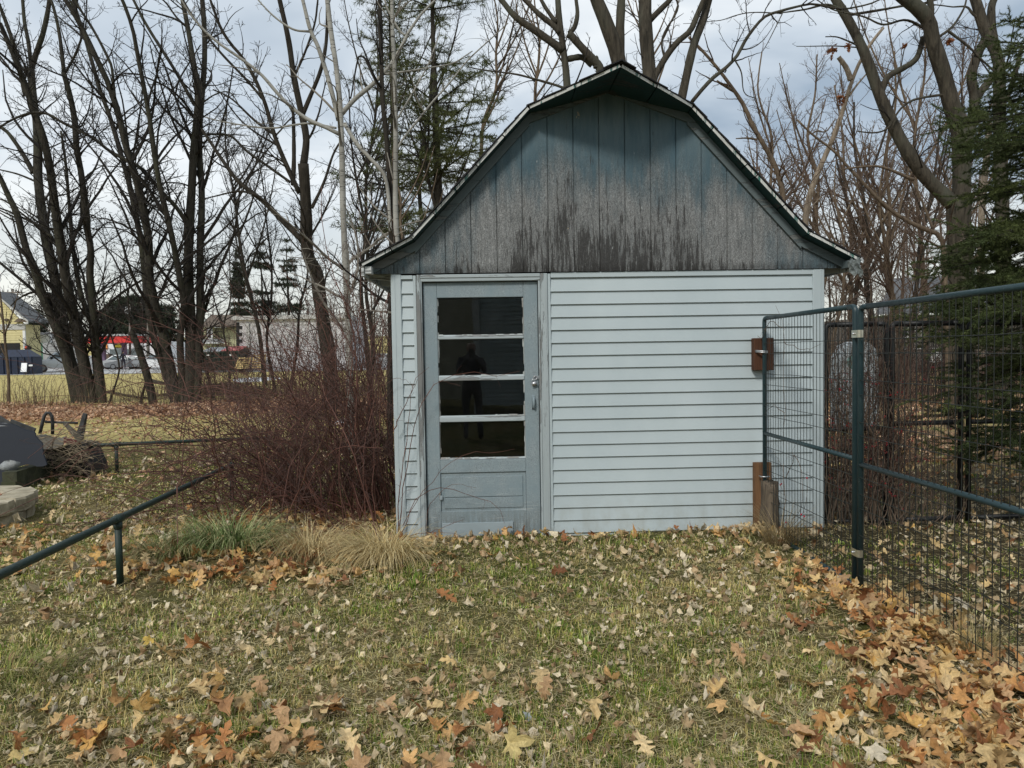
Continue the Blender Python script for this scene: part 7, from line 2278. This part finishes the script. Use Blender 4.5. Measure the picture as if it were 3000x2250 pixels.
vine('bramble_cane', 'bramble cane climbing across the white corner trim to the door stile', [VP((1165, 1580), (1172, 1430), (1190, 1300), (1205, 1180), (1222, 1100), (1252, 1075)), VP((1152, 1262), (1170, 1220), (1195, 1170), (1225, 1110))], .0042, M_CANE, group='canes over the shed front', seed=1)
vine('bramble_cane', 'long bramble cane bowing over the door casing toward the glass', [VP((1168, 1560), (1185, 1430), (1210, 1270), (1240, 1170), (1290, 1112), (1330, 1100), (1400, 1094), (1480, 1100), (1520, 1090))], .0040, M_CANE, group='canes over the shed front', seed=2, side=2)
vine('bramble_cane', 'thin cane arching over the lower door panel and drooping', [VP((1175, 1565), (1215, 1470), (1260, 1432), (1310, 1428), (1370, 1450), (1430, 1470), (1465, 1495), (1480, 1535))], .0034, M_CANE, group='canes over the shed front', seed=3, side=3)
vine('bramble_cane', 'upright thin cane in front of the patched lower door', [VP((1250, 1570), (1252, 1500), (1280, 1450), (1330, 1418), (1395, 1425))], .0024, M_CANE, group='canes over the shed front', seed=4, side=2)
vine('bramble_cane', 'cane slanting over the door bottom toward the glass sill', [VP((1180, 1540), (1240, 1440), (1320, 1355), (1390, 1322), (1450, 1325), (1510, 1315))], .0026, M_CANE, group='canes over the shed front', seed=5, side=1)
vine('bramble_cane', 'low cane lying along the foot of the door', [VP((1170, 1590), (1240, 1570), (1300, 1545), (1355, 1525)), VP((1180, 1575), (1250, 1562), (1310, 1560), (1350, 1572))], .0034, M_CANE, group='canes over the shed front', seed=6, side=4)
vine('bramble_cane', 'thin cane crossing the corner trim halfway up', [VP((1120, 1130), (1160, 1108), (1190, 1112), (1212, 1130))], .0022, M_CANE, group='canes over the shed front', seed=7, side=1)
# vine twisting up the first kennel panel
xw = XF - .012
def VX(*pts):
    """points on the kennel plane x = xw"""
    out = []
    for px, py in pts:
        d = ray(px, py); s = (xw - CAM[0]) / d[0]; out.append(CAM + d * s)
    return out
vine('climbing_vine', 'thin twisted vine climbing the wires of the kennel panel by the wall', [VX((2290, 1590), (2300, 1450), (2292, 1300), (2300, 1200), (2293, 1060), (2300, 980), (2285, 930), (2272, 895)), VX((2302, 1400), (2330, 1330), (2352, 1400), (2345, 1480), (2310, 1540)), VX((2298, 1210), (2265, 1190), (2235, 1215)), VX((2296, 1000), (2330, 1018), (2380, 1020), (2410, 1005)), VX((2290, 960), (2250, 940), (2235, 990), (2200, 1000), (2178, 985))], .0026, M_VINE, seed=8, side=5)
c = VX((2280, 1420), (2365, 1400), (2352, 1505), (2282, 1417), (2356, 1510), (2198, 1522), (2204, 1518), (2300, 1530))
V, f = ball_verts(np.array(c) + np.random.default_rng(3).normal(0, .006, (len(c), 3)), np.full(len(c), .008))
bt_ = thing('berry_twig', 'few red berries on twigs at the foot of the kennel panel', 'berries', c[0])
g = Geo(); g.add(V, f); g.build('berries', simple('bright red berry', (.36, .006, .03), .35), bt_)
g = Geo(); g.tubes(np.array([resample(VX((2240, 1570), (2215, 1530), (2200, 1510), (2165, 1475)), 8), resample(VX((2300, 1560), (2340, 1520), (2360, 1480), (2368, 1400)), 8)]), np.linspace(.002, .001, 8)[None].repeat(2, 0), 4); g.build('stems', M_VINE, bt_)

# red berry vines on the black panel
rng = np.random.default_rng(121)
bv = thing('berry_vine', 'tangled vines with dark red berries covering the black kennel panel beside the shed', 'vine', (3.05, .1, 0))
n = 170
x0 = 2.76 + rng.beta(1.3, 1.5, n) * .62
x0 = 2.76 + rng.beta(1.2, 1.2, n) * .66
h = rng.uniform(.8, 2.05, n); u = np.linspace(0, 1, 12)[None]
pts = np.stack([x0[:, None] + np.cumsum(rng.normal(0, .034, (n, 12)), 1), .08 + rng.normal(0, .05, (n, 1)) + np.cumsum(rng.normal(0, .012, (n, 12)), 1), h[:, None] * u], -1)
pts[:, :, 0] = np.maximum(pts[:, :, 0], 2.735)
rad = np.linspace(.0048, .002, 12)[None] * rng.uniform(.6, 1.2, (n, 1))
g = Geo(); g.tubes(pts, rad, 4); tag(g.build('stems', M_VINE, bv, True), kind='stuff')
a, b = grow(pts, rad, rng, 10, .2, 60, n=5, rr=.6, up=.05, wig=.6, lmax=.4, lmin=.05, rmin=.0016)
a[:, :, 0] = np.maximum(a[:, :, 0], 2.735)
g = Geo(); g.tubes(a, b, 3); tag(g.build('twigs', M_CANE2, bv), kind='stuff')
e = a[rng.integers(0, len(a), 700), -1]; e = e[(e[:, 2] < 1.25)]
e = np.repeat(e[:160], 3, axis=0) + rng.normal(0, .012, (len(e[:160]) * 3, 3))
V, f = ball_verts(e, rng.uniform(.005, .008, len(e))); g = Geo(); g.add(V, f); tag(g.build('berries', M_BERRY, bv), kind='stuff')
# sparse vine on the second black panel
bv = thing('berry_vine', 'sparse vine with berry clusters on the black panel before the yellow lawn', 'vine', (3.5, .1, 0))
n = 46
x0 = 3.36 + rng.uniform(0, .62, n) ** 1.3; h = rng.uniform(.5, 1.75, n)
pts = np.stack([x0[:, None] + np.cumsum(rng.normal(0, .03, (n, 12)), 1), .07 + np.cumsum(rng.normal(0, .012, (n, 12)), 1), h[:, None] * u], -1)
rad = np.linspace(.0035, .0016, 12)[None] * np.ones((n, 1))
g = Geo(); g.tubes(pts, rad, 4); tag(g.build('stems', M_VINE, bv, True), kind='stuff')
a, b = grow(pts, rad, rng, 5, .2, 50, n=5, up=.1, wig=.5, lmax=.35, lmin=.05, rmin=.0015)
g = Geo(); g.tubes(a, b, 3); tag(g.build('twigs', M_CANE2, bv), kind='stuff')
cl = np.array([P(px, py, .05) for px, py in ((2700, 1225), (2662, 1215), (2705, 1262), (2730, 1075), (2645, 1250), (2716, 1240), (2600, 1290), (2630, 1340))])
e = np.repeat(cl, 7, axis=0) + rng.normal(0, .02, (len(cl) * 7, 3)); V, f = ball_verts(e, rng.uniform(.005, .008, len(e))); g = Geo(); g.add(V, f); tag(g.build('berries', M_BERRY, bv), kind='stuff')

# brush and hedge lines in the back
def brush(label, pts_px, Y, n, h0, h1, seed, mat, lean=.5, r=.006, twigs=5):
    rng = np.random.default_rng(seed)
    a = P(pts_px[0], 1100, Y); b = P(pts_px[1], 1100, Y)
    x0 = rng.uniform(a[0], b[0], n); y0 = Y + rng.normal(0, .7, n); h = rng.uniform(h0, h1, n)
    u = np.linspace(0, 1, 7)[None]
    dx = rng.normal(0, lean, (n, 1))
    pts = np.stack([x0[:, None] + dx * u ** 1.5 * h[:, None] + np.cumsum(rng.normal(0, .03, (n, 7)), 1), y0[:, None] + rng.normal(0, lean * .6, (n, 1)) * u * h[:, None], gz(x0, y0)[:, None] + h[:, None] * np.sin(u * 1.45)], -1)
    rad = np.linspace(r, r * .4, 7)[None] * rng.uniform(.7, 1.3, (n, 1))
    g = Geo(); g.tubes(pts, rad, 3)
    a_, b_ = grow(pts, rad, rng, twigs, .3, 48, n=5, rr=.7, up=.1, wig=.4, lmax=.8, lmin=.12, rmin=r * .5); g.tubes(a_, b_, 3)
    return tag(g.build('brush', mat), label, 'brush', None, 'stuff')
brush('brown brush along the back of the right hand yard', (2380, 3050), 12.5, 420, .5, 1.5, 131, M_CANE2, .4, .008)
brush('dark undergrowth behind the black kennel panels', (2420, 3050), 15.5, 340, .8, 2.2, 132, TW_DARK, .3, .010)
brush('thin weeds and sticks under the left maple clumps', (-40, 760), 17.5, 260, .3, 1.4, 133, TW_BROWN, .35, .006, 3)
brush('bare brush along the far field edge', (560, 1180), 21, 260, .8, 3.0, 134, TW_DARK, .3, .009, 3)
# sticks lying on the ground
def stick(label, p0, p1, w0, w1, seed, mat, lift=.05, group='fallen branches under the maples'):
    rng = np.random.default_rng(seed)
    a, b = G(*p0), G(*p1); a = a + (0, 0, lift); b = b + (0, 0, lift)
    t = np.linspace(0, 1, 8)[:, None]; pts = a * (1 - t) + b * t + rng.normal(0, .04, (8, 3)) * (1, 1, .6)
    sc = np.linalg.norm(a - CAM) / F
    g = Geo(); g.tube(pts, np.linspace(w0, w1, 8) / 2 * sc, 8); tag(g.build('fallen_branch', mat, None, True), label, 'branch', group)
stick('long dark branch lying between the two maple clumps', (300, 1150), (432, 1172), 7, 4, 1, BK_DARK)
stick('dark log propped beside the right maple clump', (444, 1130), (480, 1140), 10, 8, 2, BK_DARK, .25)
stick('grey branch slanting out of the brush pile', (680, 1135), (722, 1168), 9, 5, 3, BK_BROWN, .1)
stick('thin stick on the brush pile left of the grey branch', (600, 1150), (700, 1140), 5, 3, 4, BK_BROWN, .15)
stick('crossed stick on the brush pile by the bramble', (640, 1165), (745, 1145), 5, 3, 5, BK_BROWN, .1)
rng = np.random.default_rng(141)
n = 320
a = G(660, 1155)
x0 = a[0] + rng.normal(0, 1.1, n); y0 = a[1] + rng.normal(0, .5, n)
an = rng.normal(0, .5, n) + rng.choice([0, math.pi], n); l = rng.uniform(.4, 1.5, n); u = np.linspace(0, 1, 5)[None]
pts = np.stack([x0[:, None] + np.cos(an)[:, None] * l[:, None] * (u - .5), y0[:, None] + np.sin(an)[:, None] * l[:, None] * (u - .5), gz(x0, y0)[:, None] + rng.uniform(.02, .45, n)[:, None] * np.exp(-((x0 - a[0]) / 1.2) ** 2)[:, None] + rng.normal(0, .03, (n, 5))], -1)
g = Geo(); g.tubes(pts, np.linspace(.012, .005, 5)[None].repeat(n, 0), 4)
bp = tag(g.build('brush_pile', TW_BROWN), 'heap of cut brush between the right maple clump and the bramble', 'brush pile', None, 'stuff')
# leaves still hanging on the oak
rng = np.random.default_rng(151)
for k, (px, py, sz) in enumerate(((2438, 145, 26), (2488, 135, 12), (2787, 122, 14), (2465, 290, 20), (2652, 133, 8))):
    p = P(px, py, 8.6)
    m = int(sz * .9)
    W = []
    g = Geo()
    V0, f3, f4 = T_OAK
    for q in range(m):
        R = Matrix.Rotation(rng.uniform(0, 6.28), 3, Vector(rng.normal(size=3)).normalized())
        s = rng.uniform(.05, .09)
        v = np.c_[V0, .25 * V0[:, 0] ** 2 + .2 * V0[:, 1] ** 2] * s
        v = v @ np.array(R).T + rng.normal(0, sz * .0021, 3)
        st = g.n; g.add(v, f3, np.array([.26, .10, .04]) * rng.uniform(.7, 1.3)); g.f.append(f4.astype(np.int64) + st)
    o = g.build('leaf_cluster', M_LEAF); o.data.transform(Matrix.Translation((0, 0, 0))); o.location = p
    tag(o, ['largest rusty leaf cluster clinging to a bare oak twig', 'small rusty leaf cluster beside the largest one', 'rusty leaf cluster hanging high near the spruce', 'brown leaf cluster caught on the dead snag', 'tiny rusty leaf cluster on the central oak limb'][k], 'leaves', 'dead leaves still on the oak')
